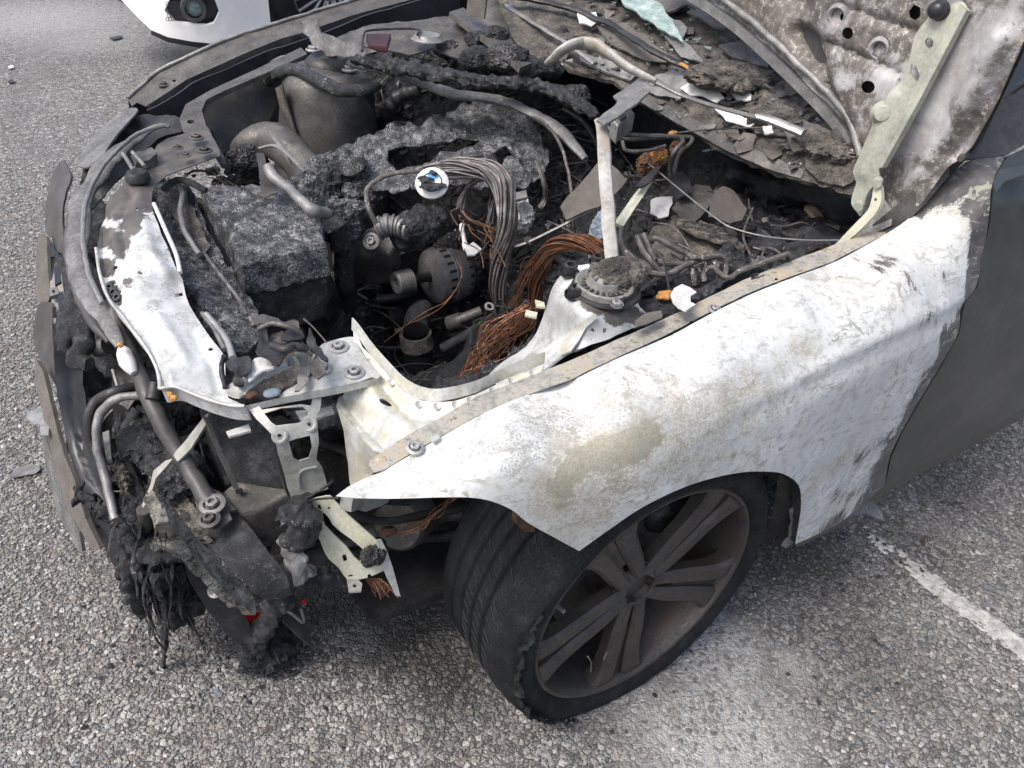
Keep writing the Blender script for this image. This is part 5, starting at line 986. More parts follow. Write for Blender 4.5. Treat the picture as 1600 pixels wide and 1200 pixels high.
part('blackened_tangle', dg, M['soot'])
ob = MB()
for k in range(12):
    x, y = 722 + g.uniform(-6, 50), 330 + g.uniform(-10, 60); ob.join(tz([(x, y, .72), (x + g.uniform(-15, 25), y + g.uniform(5, 20), .71), (x + g.uniform(-10, 35), y + g.uniform(15, 40), .69)], .0014, seg=4))
part('orange_wires', ob.join(tz([(722, 330, .73), (735, 344, .72), (756, 352, .71), (784, 362, .70)], .003, seg=6, noise=.002)), M['rust'])
part('long_thin_wire', tz([(710, 400, .58), (722, 430, .55), (700, 468, .50), (660, 490, .46), (600, 535, .42)], .0009, seg=4).join(tz([(712, 385, .6), (722, 430, .56), (690, 480, .5), (630, 510, .44)], .0009, seg=4)).join(tz([(742, 405, .6), (760, 392, .6), (790, 380, .6)], .001, seg=4)), M['copper'])
part('terminal', tz([(722, 352, .70), (724, 375, .69), (730, 390, .68)], [.006, .005, .008], noise=.002).join(sheet([(726, 388), (740, 378), (752, 390), (742, 398), (730, 398)], mZ(.69), .004, sp=4, noise=.003)), M['offwhite'])
part('ash_tuft', lump(U(812, 335, Z=.66), (.022, .022, .03), .9, sub=4, ridged=True, seed=8), M['offwhite']); part('shiny_tab', sheet([(800, 302), (822, 297), (824, 308), (802, 313)], mZ(.72), .006, sp=6), M['alu'])
for P in ([(822, 484, .66), (840, 488, .66), (838, 496, .66), (820, 492, .66)], [(836, 468, .70), (850, 472, .70), (852, 480, .70), (838, 478, .70)]): part('harness_clip', sheet([p[:2] for p in P], mZ(P[0][2]), .004, sp=4), M['cream'])
part('cream_clip', sheet([(700, 626), (716, 612), (718, 600), (724, 600), (728, 612), (738, 616), (744, 612), (738, 600), (744, 596), (756, 606), (752, 612), (735, 618), (722, 622), (706, 630)], mZ(.56), .006, sp=4, noise=.001), M['wood'])
part('ring_terminal', lathe([(.006, 0), (.010, 0), (.010, .004), (.006, .004)], U(764, 480, Z=.58), (0, -.5, 1), 16), M['alu'])
# ---- strut brace, its bracket and the second arm
sb_top, sb_bot = U(938, 188, Z=.965), U(957, 410, Z=.825)
P = np.array([sb_top, sb_top * .5 + sb_bot * .5 + [0, 0, .004], sb_bot]); brc = part('strut_brace', tube(P, [.0115, .012, .0125, .013], seg=8, n=8, flat=.55, noise=.0008), M['whitebar'], label='pale flat strut brace bar', ang=30)
part('brace_bracket', sheet([(932, 188), (944, 176), (960, 166), (965, 158), (958, 150), (985, 132), (1000, 122), (1014, 130), (1016, 142), (996, 160), (966, 182), (944, 194)], mZ((932, 188, .975), (1010, 135, 1.0)), .004, sp=5, noise=.002), M['metal_grey'], brc)
lb = part('latch_block', prism(pz((955, 186, .95), (982, 165, .955), (992, 176, .95), (966, 196, .945)), (0, 0, -.035), .003), M['metal_grey'], brc); part('block_slot', prism(pz((967, 184, .952), (976, 177, .954), (979, 181, .953), (970, 187, .951)), (0, 0, -.01)), M['gloss_black'], lb)
part('brace_foot', lump(sb_bot + [0, 0, -.015], (.022, .022, .02), .25, sub=3), M['metal_dark'], brc)
part('second_brace', tube(pz((966, 352, .82), (984, 325, .84), (998, 305, .85), (1014, 284, .86)), [.010, .009, .009, .006], seg=4, n=5, flat=.5), M['cream']); part('brace_shard', sheet([(990, 292), (1022, 262), (1034, 258), (1016, 284), (1004, 292)], mZ(.87), .003, sp=5), M['metal_dark'])
part('thin_stick', tz([(796, 386, .70), (830, 376, .72), (935, 323, .80)], [.006, .004, .004], seg=6, flat=.7), M['metal_grey'])
part('stick_socket', tz([(796, 386, .69), (812, 380, .70), (828, 376, .72)], .008, noise=.003), M['metal'])
part('blue_grey_lump', lump(U(940, 375, Z=.74), (.018, .02, .045), .5, sub=4, ridged=True, seed=2, rot=.6), M['bluegrey']); part('thin_post', tz([(928, 322, .80), (930, 352, .76)], .006), M['metal'])
# ---- near strut tower
TZ = mZ((889, 432, .800), (868, 445, .785), (856, 470, .74), (848, 497, .70), (838, 522, .665), (822, 542, .64), (795, 560, .61), (756, 600, .58), (752, 612, .58), (800, 592, .66), (850, 572, .71), (868, 560, .72), (930, 540, .745), (1015, 500, .765), (985, 480, .79), (930, 490, .795), (880, 480, .78), (860, 520, .70), (900, 505, .775), (930, 450, .80))
def td(V):
    px = PX(V); r = np.zeros(len(V)) + .05
    for x, y, R, w_ in [(935, 470, 26, 1.2), (960, 495, 22, .9), (990, 490, 22, .9), (925, 515, 7, .8), (945, 517, 7, .8), (900, 510, 7, .5), (880, 545, 20, .5), (1010, 500, 20, .9), (905, 440, 12, .9), (840, 520, 8, .3)]: r = np.maximum(r, w_ * np.exp(-((px[:, 0] - x) ** 2 + (px[:, 1] - y) ** 2) / R ** 2))
    return r
nt_ = part('near_strut_tower', sheet([(889, 420), (872, 436), (862, 452), (855, 474), (847, 497), (838, 520), (822, 541), (796, 558), (772, 576), (758, 594), (750, 614), (775, 606), (810, 592), (850, 577), (872, 560), (895, 548), (940, 534), (990, 512), (1020, 500), (1000, 480), (985, 450), (960, 425), (920, 412)], TZ, .004, sp=5, sm=2, noise=.0015, nsc=40), M['panel'], attrs={'dark': td}, label='white bleached strut tower by the near fender')
part('tower_flange', sheet([(872, 548), (882, 530), (905, 512), (925, 498), (930, 504), (912, 520), (900, 540), (888, 556), (872, 562)], lambda x, y: TZ(x, y) + np.array([0, -.004, .012]), .003, sp=5), M['zinc'], nt_)
tc = U(944, 446, Z=.812)
part('mount_plate', lathe([(.049, .002), (.051, -.004), (.056, -.006), (.058, -.010)], tc + [.006, .0, 0], (0, -.05, 1), 48), M['metal_dark'], nt_)
mt_ = part('strut_mount', lathe([(.0, .018), (.015, .018), (.018, .010), (.021, .008), (.023, .015), (.027, .015), (.029, .006), (.031, .002), (.041, .004), (.045, .007), (.048, .005), (.049, -.004)], tc, (0, -.05, 1), 60).noise(.0015, 60), M['zinc_dark'], nt_)
for k in range(22):
    a = k * .2856; part('rubber_rib', lump(tc + [.036 * math.cos(a), .036 * math.sin(a), .004], (.006, .0024, .003), .2, sub=2, rot=a), M['metal'], mt_)
part('mount_crust', lump(tc + [.035, .008, .010], (.042, .030, .016), .55, sub=4, ridged=True, seed=3).join(lump(tc + [.02, .005, .02], (.03, .02, .02), .5, sub=4, seed=7)), M['ashbrown'], nt_)
for x, y, z, r in [(889, 428, .815, .0125), (897, 463, .81, .0125), (963, 479, .808, .0125), (932, 413, .82, .011)]: bolt(U(x, y, Z=z - .012), (0, -.1, 1), r, 'metal_dark', parent=nt_, wash=1.3, h=1.5)
bolt(U(963, 477, Z=.815), (0, -.1, 1), .008, 'alu', parent=nt_, wash=1.2)
part('near_side_crust', subdiv(prism(pz((985, 500, .765), (1000, 480, .77), (1030, 468, .775), (1080, 470, .775), (1130, 440, .79), (1180, 420, .79), (1160, 430, .80), (1085, 478, .78), (1040, 500, .77), (1000, 512, .765)), (0, 0, -.03)), 4).noise(.012, 40, 4, 2, True), M['char'])
part('curled_sheet', sheet([(992, 500), (1010, 490), (1034, 487), (1036, 496), (1010, 506), (990, 512)], mZ(.80), .002, sp=5, noise=.004), M['brown'])
# ---- brake unit, pipes and battery slab on the near side
slab = subdiv(prism(pz((1010, 366, .775), (1030, 345, .785), (1062, 336, .79), (1110, 346, .79), (1150, 366, .79), (1168, 382, .785), (1160, 398, .775), (1135, 418, .765), (1090, 410, .765), (1045, 402, .765), (1016, 388, .77)), (0, 0, -.07), .006), 4); part('burnt_slab', slab.noise(.010, 30, 4, 5), M['ashbrown'], label='brown charred slab with flaking top')
part('slab_layer', sheet([(1052, 340), (1110, 348), (1150, 368), (1150, 384), (1120, 378), (1080, 362), (1060, 352)], mZ(.80), .004, sp=5, noise=.006, jag=4), M['straw'])
part('brake_unit', subdiv(prism(pz((1030, 432, .765), (1080, 420, .775), (1135, 418, .78), (1170, 425, .78), (1150, 450, .775), (1090, 480, .77), (1045, 470, .765)), (0, 0, -.08), .005), 3).noise(.005, 60, 4, 3), M['soot'])
for P in ([(972, 345, .82), (972, 378, .81), (985, 399, .80), (1010, 411, .80), (1060, 412, .80), (1080, 418, .80), (1086, 446, .775)], [(970, 362, .81), (976, 393, .80), (998, 418, .80), (1038, 428, .80), (1075, 413, .81), (1103, 405, .81), (1118, 412, .81), (1120, 434, .785)], [(996, 370, .83), (1006, 392, .82), (1020, 410, .81), (1046, 440, .78)], [(1018, 378, .83), (1024, 373, .84), (1045, 382, .835), (1072, 397, .82), (1090, 402, .82), (1125, 400, .82), (1134, 410, .81), (1134, 432, .79)], [(1100, 440, .785), (1102, 424, .80), (1114, 418, .81), (1126, 430, .80), (1140, 434, .80), (1162, 421, .81), (1232, 396, .835)], [(1006, 366, .83), (1014, 385, .82), (1024, 408, .81)]):
    part('brake_pipe', tz(P, .005, seg=8, n=7, noise=.0008, nsc=150), M['pipe'])
for x, y in [(1086, 448), (1120, 436), (1098, 442), (1046, 442), (1134, 434)]: c = U(x, y, Z=.77); part('pipe_union', cyl(c, c + [0, 0, .012], .007, seg=6), M['metal_dark'])
part('broken_post', tz([(1232, 398, .83), (1233, 418, .79)], .004), M['metal_dark'])
for P, r, mt in [([(948, 198, .92), (965, 207, .915), (1000, 211, .91), (1040, 213, .91), (1062, 215, .905), (1066, 222, .90), (1052, 240, .88), (1047, 258, .85), (1047, 278, .82)], .0045, 'metal'), ([(950, 210, .90), (980, 217, .89), (1020, 216, .90), (1055, 213, .90), (1078, 214, .90), (1080, 222, .90), (1062, 240, .87), (1053, 270, .83)], .0042, 'metal'), ([(972, 216, .87), (978, 235, .85), (1010, 236, .85), (1040, 228, .86)], .004, 'pipe'), ([(865, 140, .86), (872, 158, .84), (900, 165, .83), (930, 180, .82)], .006, 'metal_dark'), ([(880, 170, .82), (910, 190, .80), (930, 220, .76), (938, 250, .74)], .006, 'metal_dark')]: part('bulkhead_line', tz(P, r, seg=8, noise=.0006), M[mt])
part('slack_cable', tz([(1012, 254, .86), (1055, 290, .86), (1120, 342, .86), (1150, 358, .86), (1200, 370, .86), (1260, 375, .86), (1310, 375, .86)], .0016, seg=5), M['metal_grey'])
part('slack_cable', tz([(1045, 209, .90), (1100, 203, .92), (1160, 200, .93), (1205, 200, .94)], .0018, seg=5).join(tz([(1262, 210, .95), (1300, 218, .94), (1330, 228, .93)], .003, seg=5)), M['metal_dark'])
part('orange_crust', lump(U(1030, 240, Z=.84), (.013, .011, .010), .7, sub=4, ridged=True, seed=2), M['orange']); part('orange_crust', lump(U(1052, 208, Z=.905), (.012, .006, .005), .4, sub=3), M['orange']); part('orange_crust', lump(U(1040, 462, Z=.79), (.014, .010, .008), .6, sub=3, seed=5), M['orange'])
part('rusty_crust', lump(U(1020, 256, Z=.80), (.03, .02, .02), .6, sub=4, ridged=True, seed=3).join(lump(U(1062, 232, Z=.82), (.015, .015, .015), .6, sub=4, ridged=True, seed=4)), M['rust'])
part('servo_dome', lump(U(1130, 275, Z=.74), (.085, .075, .07), .18, sub=5, seed=3), M['char']); part('servo_lip', tz([(1098, 236, .84), (1120, 232, .85), (1150, 244, .85), (1185, 262, .85)], [.004, .01, .012, .004], flat=.4, noise=.002), M['bluegrey'])
for P, r in [([(1180, 300, .74), (1200, 290, .78), (1240, 300, .78), (1262, 320, .74), (1255, 345, .68)], .022), ([(1232, 305, .76), (1250, 296, .80), (1290, 300, .82), (1318, 322, .80), (1322, 345, .76), (1300, 362, .74)], .03), ([(1186, 325, .74), (1190, 345, .74), (1196, 372, .72)], .010), ([(1140, 270, .80), (1180, 285, .78), (1210, 300, .76)], .016), ([(1200, 262, .80), (1195, 285, .78), (1192, 310, .76)], .01)]: part('heater_trunk', tz(P, r, seg=16, noise=.010, nsc=30), M['soot'])
part('wooden_wedge', sheet([(1213, 366), (1216, 350), (1232, 346), (1242, 349), (1252, 362), (1266, 374), (1244, 374), (1216, 374)], mZ(.72), .01, sp=5, noise=.002), M['wood'])
part('wooden_wedge', sheet([(1258, 322), (1270, 318), (1284, 334), (1290, 344), (1274, 338)], mZ(.76), .01, sp=5, noise=.002), M['wood'])
part('heater_box', subdiv(prism(pz((1200, 352, .74), (1280, 340, .76), (1320, 372, .76), (1290, 386, .76), (1232, 398, .76)), (0, 0, -.06)), 3).noise(.014, 26), M['soot'])
# ---- separate pieces lying loose in the bay
def loose(pts, mp, mat, label, th=.0025, noise=.003, jag=2, sp=5, name='burnt_sheet', cat='fragment', group=None): return thing(name, sheet(pts, mp, th, sp=sp, noise=noise, nsc=20, jag=jag), M[mat], label, cat, group)
loose([(876, 322), (886, 308), (908, 285), (938, 248), (952, 254), (968, 268), (979, 282), (972, 292), (946, 318), (914, 330), (884, 342)], mZ((876, 322, .80), (938, 248, .86), (884, 342, .78), (979, 282, .84)), 'brown', 'large brown sheet fragment lying behind the pale strut brace bar', .003, .002, 1)
loose([(1048, 460), (1054, 450), (1066, 444), (1078, 449), (1089, 457), (1080, 462), (1080, 472), (1088, 476), (1072, 486), (1060, 480), (1052, 472)], mZ(.815), 'offwhite', 'white crescent shaped flake lying beside the near fender flange', .003, .002, .5, 4, 'paint_flake', 'flake')
loose([(1018, 312), (1036, 305), (1053, 306), (1052, 316), (1042, 338), (1030, 342), (1016, 332)], mZ(.80), 'offwhite', 'crumpled white flake in front of the brown charred slab', .002, .006, 3, 4, 'paint_flake', 'flake')
loose([(1118, 298), (1130, 291), (1146, 296), (1156, 310), (1166, 326), (1158, 344), (1140, 350), (1122, 342), (1108, 338), (1112, 316)], mZ((1118, 298, .84), (1140, 350, .80)), 'brown', 'rounded brown sheet fragment leaning between the slab and the servo', .0025, .003, 2)
loose([(1048, 270), (1066, 268), (1078, 282), (1082, 300), (1064, 308), (1046, 296)], mZ(.82), 'metal_dark', 'small dark sheet fragment below the two bent metal lines', .0025, .004, 2)
loose([(1070, 300), (1086, 288), (1104, 290), (1116, 306), (1104, 328), (1084, 346), (1064, 338), (1054, 322)], mZ(.80), 'metal', 'grey curled sheet fragment touching the rounded brown one', .0025, .008, 3)
# ------------------------------------------------------------------ front end
def hf_sheet(name, outline, ctrl, mat, amp=.03, sc=12, sp=5, label=None, th=.02):
    f = mZ(*ctrl)
    def mp(x, y):
        V = f(x, y); V = V.copy(); V[:, 2] += amp * fbm(V, sc, 5, 3, .6, True); V[:, 0] += .4 * amp * fbm(V, sc * 1.7, 3, 9); return V
    return part(name, sheet(outline, mp, th, sp=sp, jag=4), M[mat], None, label, ang=None)
hf_sheet('lower_front_debris', [(128, 300), (170, 330), (240, 560), (300, 620), (380, 640), (480, 760), (455, 830), (430, 860), (380, 820), (330, 860), (300, 900), (250, 900), (205, 880), (160, 800), (120, 700), (105, 560), (100, 430)], [(128, 300, .45), (170, 400, .42), (250, 620, .33), (330, 660, .32), (420, 720, .34), (450, 830, .30), (300, 880, .3), (200, 860, .32), (130, 650, .40), (110, 450, .45)], 'soot', .035, 14)
hf_sheet('under_tray', [(455, 690), (520, 640), (560, 720), (640, 790), (730, 790), (700, 840), (640, 850), (560, 880), (500, 850), (460, 790)], [(455, 690, .30), (560, 720, .28), (700, 800, .25), (640, 850, .2), (500, 850, .22)], 'soot', .03, 14)
for P, r, mt in [([(500, 690, .50), (530, 700, .48), (560, 720, .45)], .009, 'metal'), ([(505, 705, .46), (530, 690, .48), (560, 696, .46)], .006, 'metal_dark'), ([(480, 880, .22), (560, 840, .22), (640, 820, .24), (720, 800, .25)], .02, 'metal'), ([(580, 850, .28), (640, 842, .26), (720, 835, .25)], .012, 'metal_dark'), ([(455, 860, .22), (520, 850, .22), (560, 870, .2)], .014, 'metal_dark'), ([(545, 800, .40), (600, 815, .36), (680, 800, .34), (740, 790, .33)], .008, 'metal_dark')]: part('under_pipe', tz(P, r, noise=.001), M[mt])
part('chassis_drum', lathe([(0, .03), (.045, .03), (.052, .02), (.052, -.05), (0, -.06)], U(630, 815, Z=.30), (-.6, -.5, .4), 36), M['metal']); part('rust_patch', lump(U(606, 830, Z=.335), (.014, .012, .006), .5, sub=3), M['rust'])
g = np.random.default_rng(3); ob = MB()
for k in range(9): ob.join(tz([(624 + g.uniform(-12, 8), 834 + g.uniform(-6, 6), .33), (655 + g.uniform(-12, 12), 822 + g.uniform(-8, 10), .34), (684 + g.uniform(-12, 12), 800 + g.uniform(-8, 8), .36), (708 + g.uniform(-10, 10), 778, .40)], .0009, seg=4))
part('copper_strands', ob, M['copper'])
ob = MB()
for k in range(22): x = g.uniform(572, 600); ob.join(tz([(x - 4, 903, .42), (x + g.uniform(-4, 14), 914 + g.uniform(-3, 6), .41), (x + g.uniform(0, 24), 924 + g.uniform(-4, 14), .40)], .0006, seg=4))
part('copper_fray', ob, M['copper'])
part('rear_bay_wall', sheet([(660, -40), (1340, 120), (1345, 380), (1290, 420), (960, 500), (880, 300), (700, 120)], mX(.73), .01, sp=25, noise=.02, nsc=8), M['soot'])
part('floor_pan', prism(np.array([[-.40, .30, .16], [2.4, .1, .2], [2.4, 1.5, .2], [-.40, 1.45, .16]]), (0, 0, -.02)), M['metal_dark'])
# ---- radiator core and its side strips
part('radiator_core', subdiv(prism(pz((308, 632, .62), (380, 642, .62), (440, 670, .60), (470, 740, .56), (400, 752, .52), (352, 760, .50), (330, 700, .55)), (.02, .03, -.2)), 3).noise(.006, 30), M['soot'])
part('radiator_edge', sheet([(318, 650), (324, 652), (345, 700), (370, 752), (374, 764), (366, 764), (340, 706)], mZ((318, 650, .64), (370, 760, .53)), .004, sp=5, jag=1), M['metal'])
part('pale_plate', sheet([(353, 674), (388, 663), (392, 672), (358, 682)], mZ(.645), .004, sp=5, jag=1), M['offwhite'])
part('pale_plate', sheet([(462, 642), (490, 640), (518, 634), (522, 644), (498, 652), (470, 656)], mZ(.655), .004, sp=5, jag=1.5), M['zinc_grey'])
fins = MB()
for k in range(26): y = 690 + k * 2.5; fins.join(tube(pz((262 + k * .9, y, .5), (296 + k * .9, y - 10, .5)), .002, seg=4, n=0))
part('radiator_fins', fins, M['metal_dark'], kind='stuff')
part('torn_hose_skin', sheet([(234, 760), (222, 790), (224, 794), (234, 780), (242, 748), (262, 726), (270, 716), (258, 720), (240, 735)], mZ((222, 790, .50), (270, 716, .58)), .003, sp=4, noise=.002), M['whitebar'])
part('curled_strip', sheet([(272, 712), (290, 690), (318, 655), (326, 646), (322, 665), (300, 700), (278, 722)], mZ((272, 712, .57), (326, 646, .62)), .004, sp=5, noise=.004), M['zinc_dark'])
part('hanging_rod', cyl(U(224, 796, Z=.49), U(229, 824, Z=.44), .011), M['metal'])
# ---- bumper beam, crash can, rail
BZ = [(200, 640, .50), (270, 690, .50), (345, 775, .50), (448, 900, .49), (405, 928, .47), (300, 840, .48), (205, 700, .49)]
fB = mZ(*BZ)
def beammap(x, y): V = fB(x, y).copy(); px = np.clip((330 - x) / 130, 0, 1); V[:, 2] += (.004 + .022 * px) * fbm(V, 28, 4, 3, .6, True); return V
bm = part('bumper_beam', sheet([(196, 640), (240, 628), (268, 688), (310, 745), (345, 775), (372, 802), (410, 850), (448, 900), (452, 918), (430, 932), (402, 930), (350, 880), (300, 826), (262, 782), (241, 762), (208, 704)], beammap, .02, sp=5, jag=1.5), M['soot'], label='sooty bumper crossbeam')
part('beam_foam_face', sheet([(238, 766), (262, 784), (300, 830), (350, 884), (400, 934), (402, 960), (372, 944), (330, 900), (296, 866), (262, 815)], mX((238, 766, -.73), (300, 830, -.68), (400, 934, -.625), (400, 958, -.625), (262, 815, -.73)), .012, sp=4, noise=.007, nsc=40, jag=2), M['split'], bm)
part('foam_crust', hf := sheet([(246, 764), (272, 758), (300, 790), (322, 818), (330, 850), (312, 850), (280, 808)], lambda x, y: fB(x, y) + np.array([0, 0, .008]) + .012 * fbm(fB(x, y), 60, 3, 3)[:, None] * np.array([0, 0, 1.]), .012, sp=4, jag=4), M['straw'], bm)
part('beam_crust', lump(U(275, 738, Z=.505), (.035, .05, .018), .6, sub=4, ridged=True, seed=4).join(lump(U(235, 690, Z=.495), (.035, .06, .02), .6, sub=4, ridged=True, seed=5)), M['char'], bm)
br_ = part('beam_bracket', sheet([(304, 770), (318, 755), (345, 770), (362, 790), (368, 796), (358, 800), (362, 812), (344, 826), (326, 826), (316, 812), (306, 790)], mZ((304, 770, .525), (345, 826, .515)), .006, sp=5, jag=1.5), M['metal'], bm)
bolt(U(332, 789, Z=.53), (-.1, -.1, 1), .0105, 'metal_grey', parent=br_); bolt(U(327, 812, Z=.525), (-.1, -.1, 1), .009, 'metal', parent=br_)
part('crash_can', subdiv(prism(pz((348, 770, .50), (372, 752, .51), (440, 722, .52), (462, 742, .52), (470, 762, .515), (400, 800, .50), (372, 806, .50)), (.0, .0, -.14), .004), 2).noise(.003, 30), M['metal'])
part('rail_hole', lathe([(0, .0), (.006, .0), (.006, .002)], U(374, 768, Z=.512), (0, 0, 1), 14), M['gloss_black'])
part('lower_arc_plate', sheet([(286, 876), (306, 887), (340, 915), (356, 930), (372, 950), (388, 972), (392, 984), (380, 996), (366, 999), (347, 984), (325, 955), (306, 925), (292, 900)], mZ((286, 876, .36), (392, 984, .18), (347, 984, .2)), .006, sp=6, noise=.003), M['metal_dark'])
bolt(U(337, 922, Z=.30), (-.4, -.3, .9), .0075, 'alu')
part('lower_triangle_plate', sheet([(432, 942), (450, 934), (471, 946), (480, 966), (488, 1010), (470, 996), (446, 974)], mZ((432, 942, .30), (488, 1010, .20)), .006, sp=5, noise=.002), M['metal_dark'])
part('triangle_edge', tz([(432, 946, .31), (455, 958, .30), (474, 972, .27), (470, 950, .30)], .003), M['metal_grey'])
thing('tow_cover_scrap', sheet([(370, 955), (392, 953), (408, 958), (408, 968), (404, 980), (394, 982), (384, 972)], mZ((376, 957, .12), (394, 982, .06)), .006, sp=4, noise=.004, nsc=40), M['red'], 'bright red plastic scrap on the ground beneath the bumper beam end', 'plastic scrap', 'red plastic scraps')
thing('tow_cover_scrap', sheet([(470, 926), (480, 922), (482, 928), (476, 932), (478, 943), (472, 940)], mZ(.16), .004, sp=4, noise=.003, nsc=40), M['red'], 'tiny red plastic scrap behind the blackened rod, right of the larger red one', 'plastic scrap', 'red plastic scraps')
# molten rods and foil
for P, r, mt, am in [([(440, 800, .55), (456, 800, .56), (470, 815, .55), (462, 838, .52), (452, 850, .50)], [.016, .024, .028, .026, .02], 'char', .016), ([(452, 842, .51), (460, 862, .49), (464, 880, .47), (452, 900, .45), (446, 916, .43)], [.014, .017, .018, .014, .008], 'alu', .008), ([(446, 905, .43), (460, 898, .43), (478, 892, .42), (490, 896, .40)], [.008, .018, .017, .008], 'alu', .008), ([(448, 918, .43), (434, 926, .40), (424, 944, .33), (414, 968, .24), (408, 990, .16), (412, 1016, .08), (420, 1036, .02)], [.018, .022, .02, .018, .022, .024, .012], 'char', .014), ([(470, 904, .40), (500, 900, .38), (520, 905, .37), (545, 906, .36)], [.014, .018, .017, .015], 'char', .010), ([(412, 994, .15), (385, 1004, .10), (362, 1012, .06), (350, 1018, .04)], [.018, .014, .010, .006], 'char', .012), ([(405, 930, .42), (412, 915, .45), (424, 920, .45)], [.012, .018, .012], 'char', .01), ([(500, 905, .37), (470, 925, .30), (450, 950, .2)], [.012, .012, .010], 'char', .01)]: part('molten_rod', tz(P, r, seg=18, n=8, noise=am * 1.3, nsc=85, flat=.75), M[mt])
part('foil_streak', tz([(450, 905, .455), (444, 925, .44), (448, 945, .40), (446, 950, .38)], [.006, .006, .004, .002], seg=8, noise=.003), M['offwhite'])
for c, r, s in [((418, 1018, .05), .04, 1), ((432, 1000, .08), .03, 2), ((400, 1005, .08), .03, 3)]: part('molten_lump', lump(U(*c[:2], Z=c[2]), (r, r, r * .7), .7, sub=4, ridged=True, seed=s), M['char'])
part('black_thread', tz([(465, 784, .56), (485, 775, .58), (512, 758, .60), (520, 750, .61)], .0022, seg=5).join(tz([(468, 786, .56), (495, 780, .58), (530, 778, .60)], .0018, seg=5)), M['soot'])
# hanging melted plastic
def drape(pts, ctrl, seed, mat='soot', amp=.035):
    f = mZ(*ctrl)
    def mp(x, y): V = f(x, y).copy(); return V + amp * np.stack([fbm(V * [1, 1, .35], 26, 4, seed + k, .6, True) for k in range(3)], 1) * [1, 1, .3]
    return part('melted_bumper_drape', sheet(pts, mp, .006, sp=4, jag=5), M[mat], ang=None)
drape([(180, 850), (200, 830), (240, 850), (270, 880), (300, 900), (320, 940), (310, 975), (290, 968), (280, 996), (262, 990), (250, 1010), (236, 985), (225, 960), (205, 968), (190, 950), (194, 910), (184, 880)], [(180, 850, .40), (270, 880, .34), (320, 950, .2), (236, 990, .08), (200, 960, .14), (250, 930, .24)], 3)
drape([(205, 905), (230, 900), (260, 905), (282, 930), (275, 960), (248, 980), (228, 950), (210, 940)], [(205, 905, .34), (282, 930, .30), (248, 980, .12)], 8, 'char')
drape([(120, 770), (160, 790), (200, 830), (226, 850), (216, 880), (196, 860), (176, 846), (150, 830)], [(120, 770, .45), (200, 830, .42), (216, 880, .36), (150, 830, .40)], 5)
for P, r in [([(240, 900, .38), (252, 930, .30), (258, 965, .2), (256, 1000, .10), (255, 1042, .01)], [.012, .010, .011, .009, .006]), ([(214, 880, .38), (228, 895, .36), (250, 900, .35), (262, 888, .36)], [.010, .014, .014, .010]), ([(190, 880, .38), (204, 910, .34), (214, 940, .26), (220, 970, .16)], [.012, .014, .012, .006]), ([(200, 856, .42), (232, 866, .42), (262, 868, .42), (298, 870, .40)], [.012, .016, .016, .010])]: part('melted_strand', tz(P, r, seg=14, n=12, noise=.016, nsc=85, flat=.5), M['char'])
part('arm_end', tz([(236, 846, .42), (262, 858, .42), (285, 866, .41), (300, 868, .40)], [.010, .015, .014, .009], noise=.003), M['metal'])
# ---- slam panel
PZ = mZ((153, 400, .73), (165, 320, .75), (240, 240, .78), (320, 205, .79), (344, 240, .79), (240, 300, .765), (247, 350, .755), (165, 455, .725), (220, 525, .715), (249, 590, .70), (382, 634, .70), (352, 570, .70), (296, 477, .72), (275, 419, .735), (300, 600, .70), (200, 400, .75), (215, 300, .775))
PO = [(151, 384), (156, 419), (165, 450), (176, 470), (192, 487), (206, 507), (220, 525), (232, 542), (241, 558), (247, 573), (250, 592), (253, 606), (275, 604), (296, 612), (327, 624), (361, 633), (384, 634), (357, 622), (352, 600), (352, 570), (350, 556), (336, 538), (320, 515), (306, 494), (296, 477), (290, 460), (285, 436), (275, 419), (268, 402), (261, 384), (252, 366), (247, 350), (241, 337), (237, 318), (238, 299), (247, 285), (262, 273), (300, 259), (344, 243), (343, 234), (336, 220), (328, 208), (316, 203), (290, 208), (262, 216), (246, 226), (238, 240), (222, 262), (200, 280), (182, 298), (165, 320), (155, 348)]
def p_dark(V):
    px = PX(V); r = np.zeros(len(V)) + .18
    for x, y, R, w_ in [(240, 250, 70, 1.2), (300, 225, 60, 1.2), (190, 310, 45, 1.1), (160, 370, 20, 1.1), (165, 420, 20, 1.05), (205, 345, 26, .9), (185, 380, 22, .95), (235, 300, 40, 1.1), (255, 335, 16, .7), (200, 440, 16, .6), (175, 455, 16, .8), (212, 330, 22, .8), (190, 400, 14, .5), (240, 320, 14, .7), (200, 360, 20, .45), (210, 470, 14, .4), (262, 390, 6, .5)]: r = np.maximum(r, w_ * np.exp(-((px[:, 0] - x) ** 2 + (px[:, 1] - y) ** 2) / R ** 2))
    return r
def reliefZ(base, items):
    def f(x, y):
        V = base(x, y).copy(); off = np.zeros(len(x))
        for P, wdt, dep in items:
            P = np.array(P, float); d = np.full(len(x), 1e9)
            for a, b in zip(P[:-1], P[1:]):
                ab = b - a; t = np.clip(((x - a[0]) * ab[0] + (y - a[1]) * ab[1]) / max(ab @ ab, 1e-9), 0, 1); d = np.minimum(d, np.hypot(x - a[0] - t * ab[0], y - a[1] - t * ab[1]))
            off += dep * np.exp(-(d / wdt) ** 2)
        V[:, 2] += off; return V
    return f
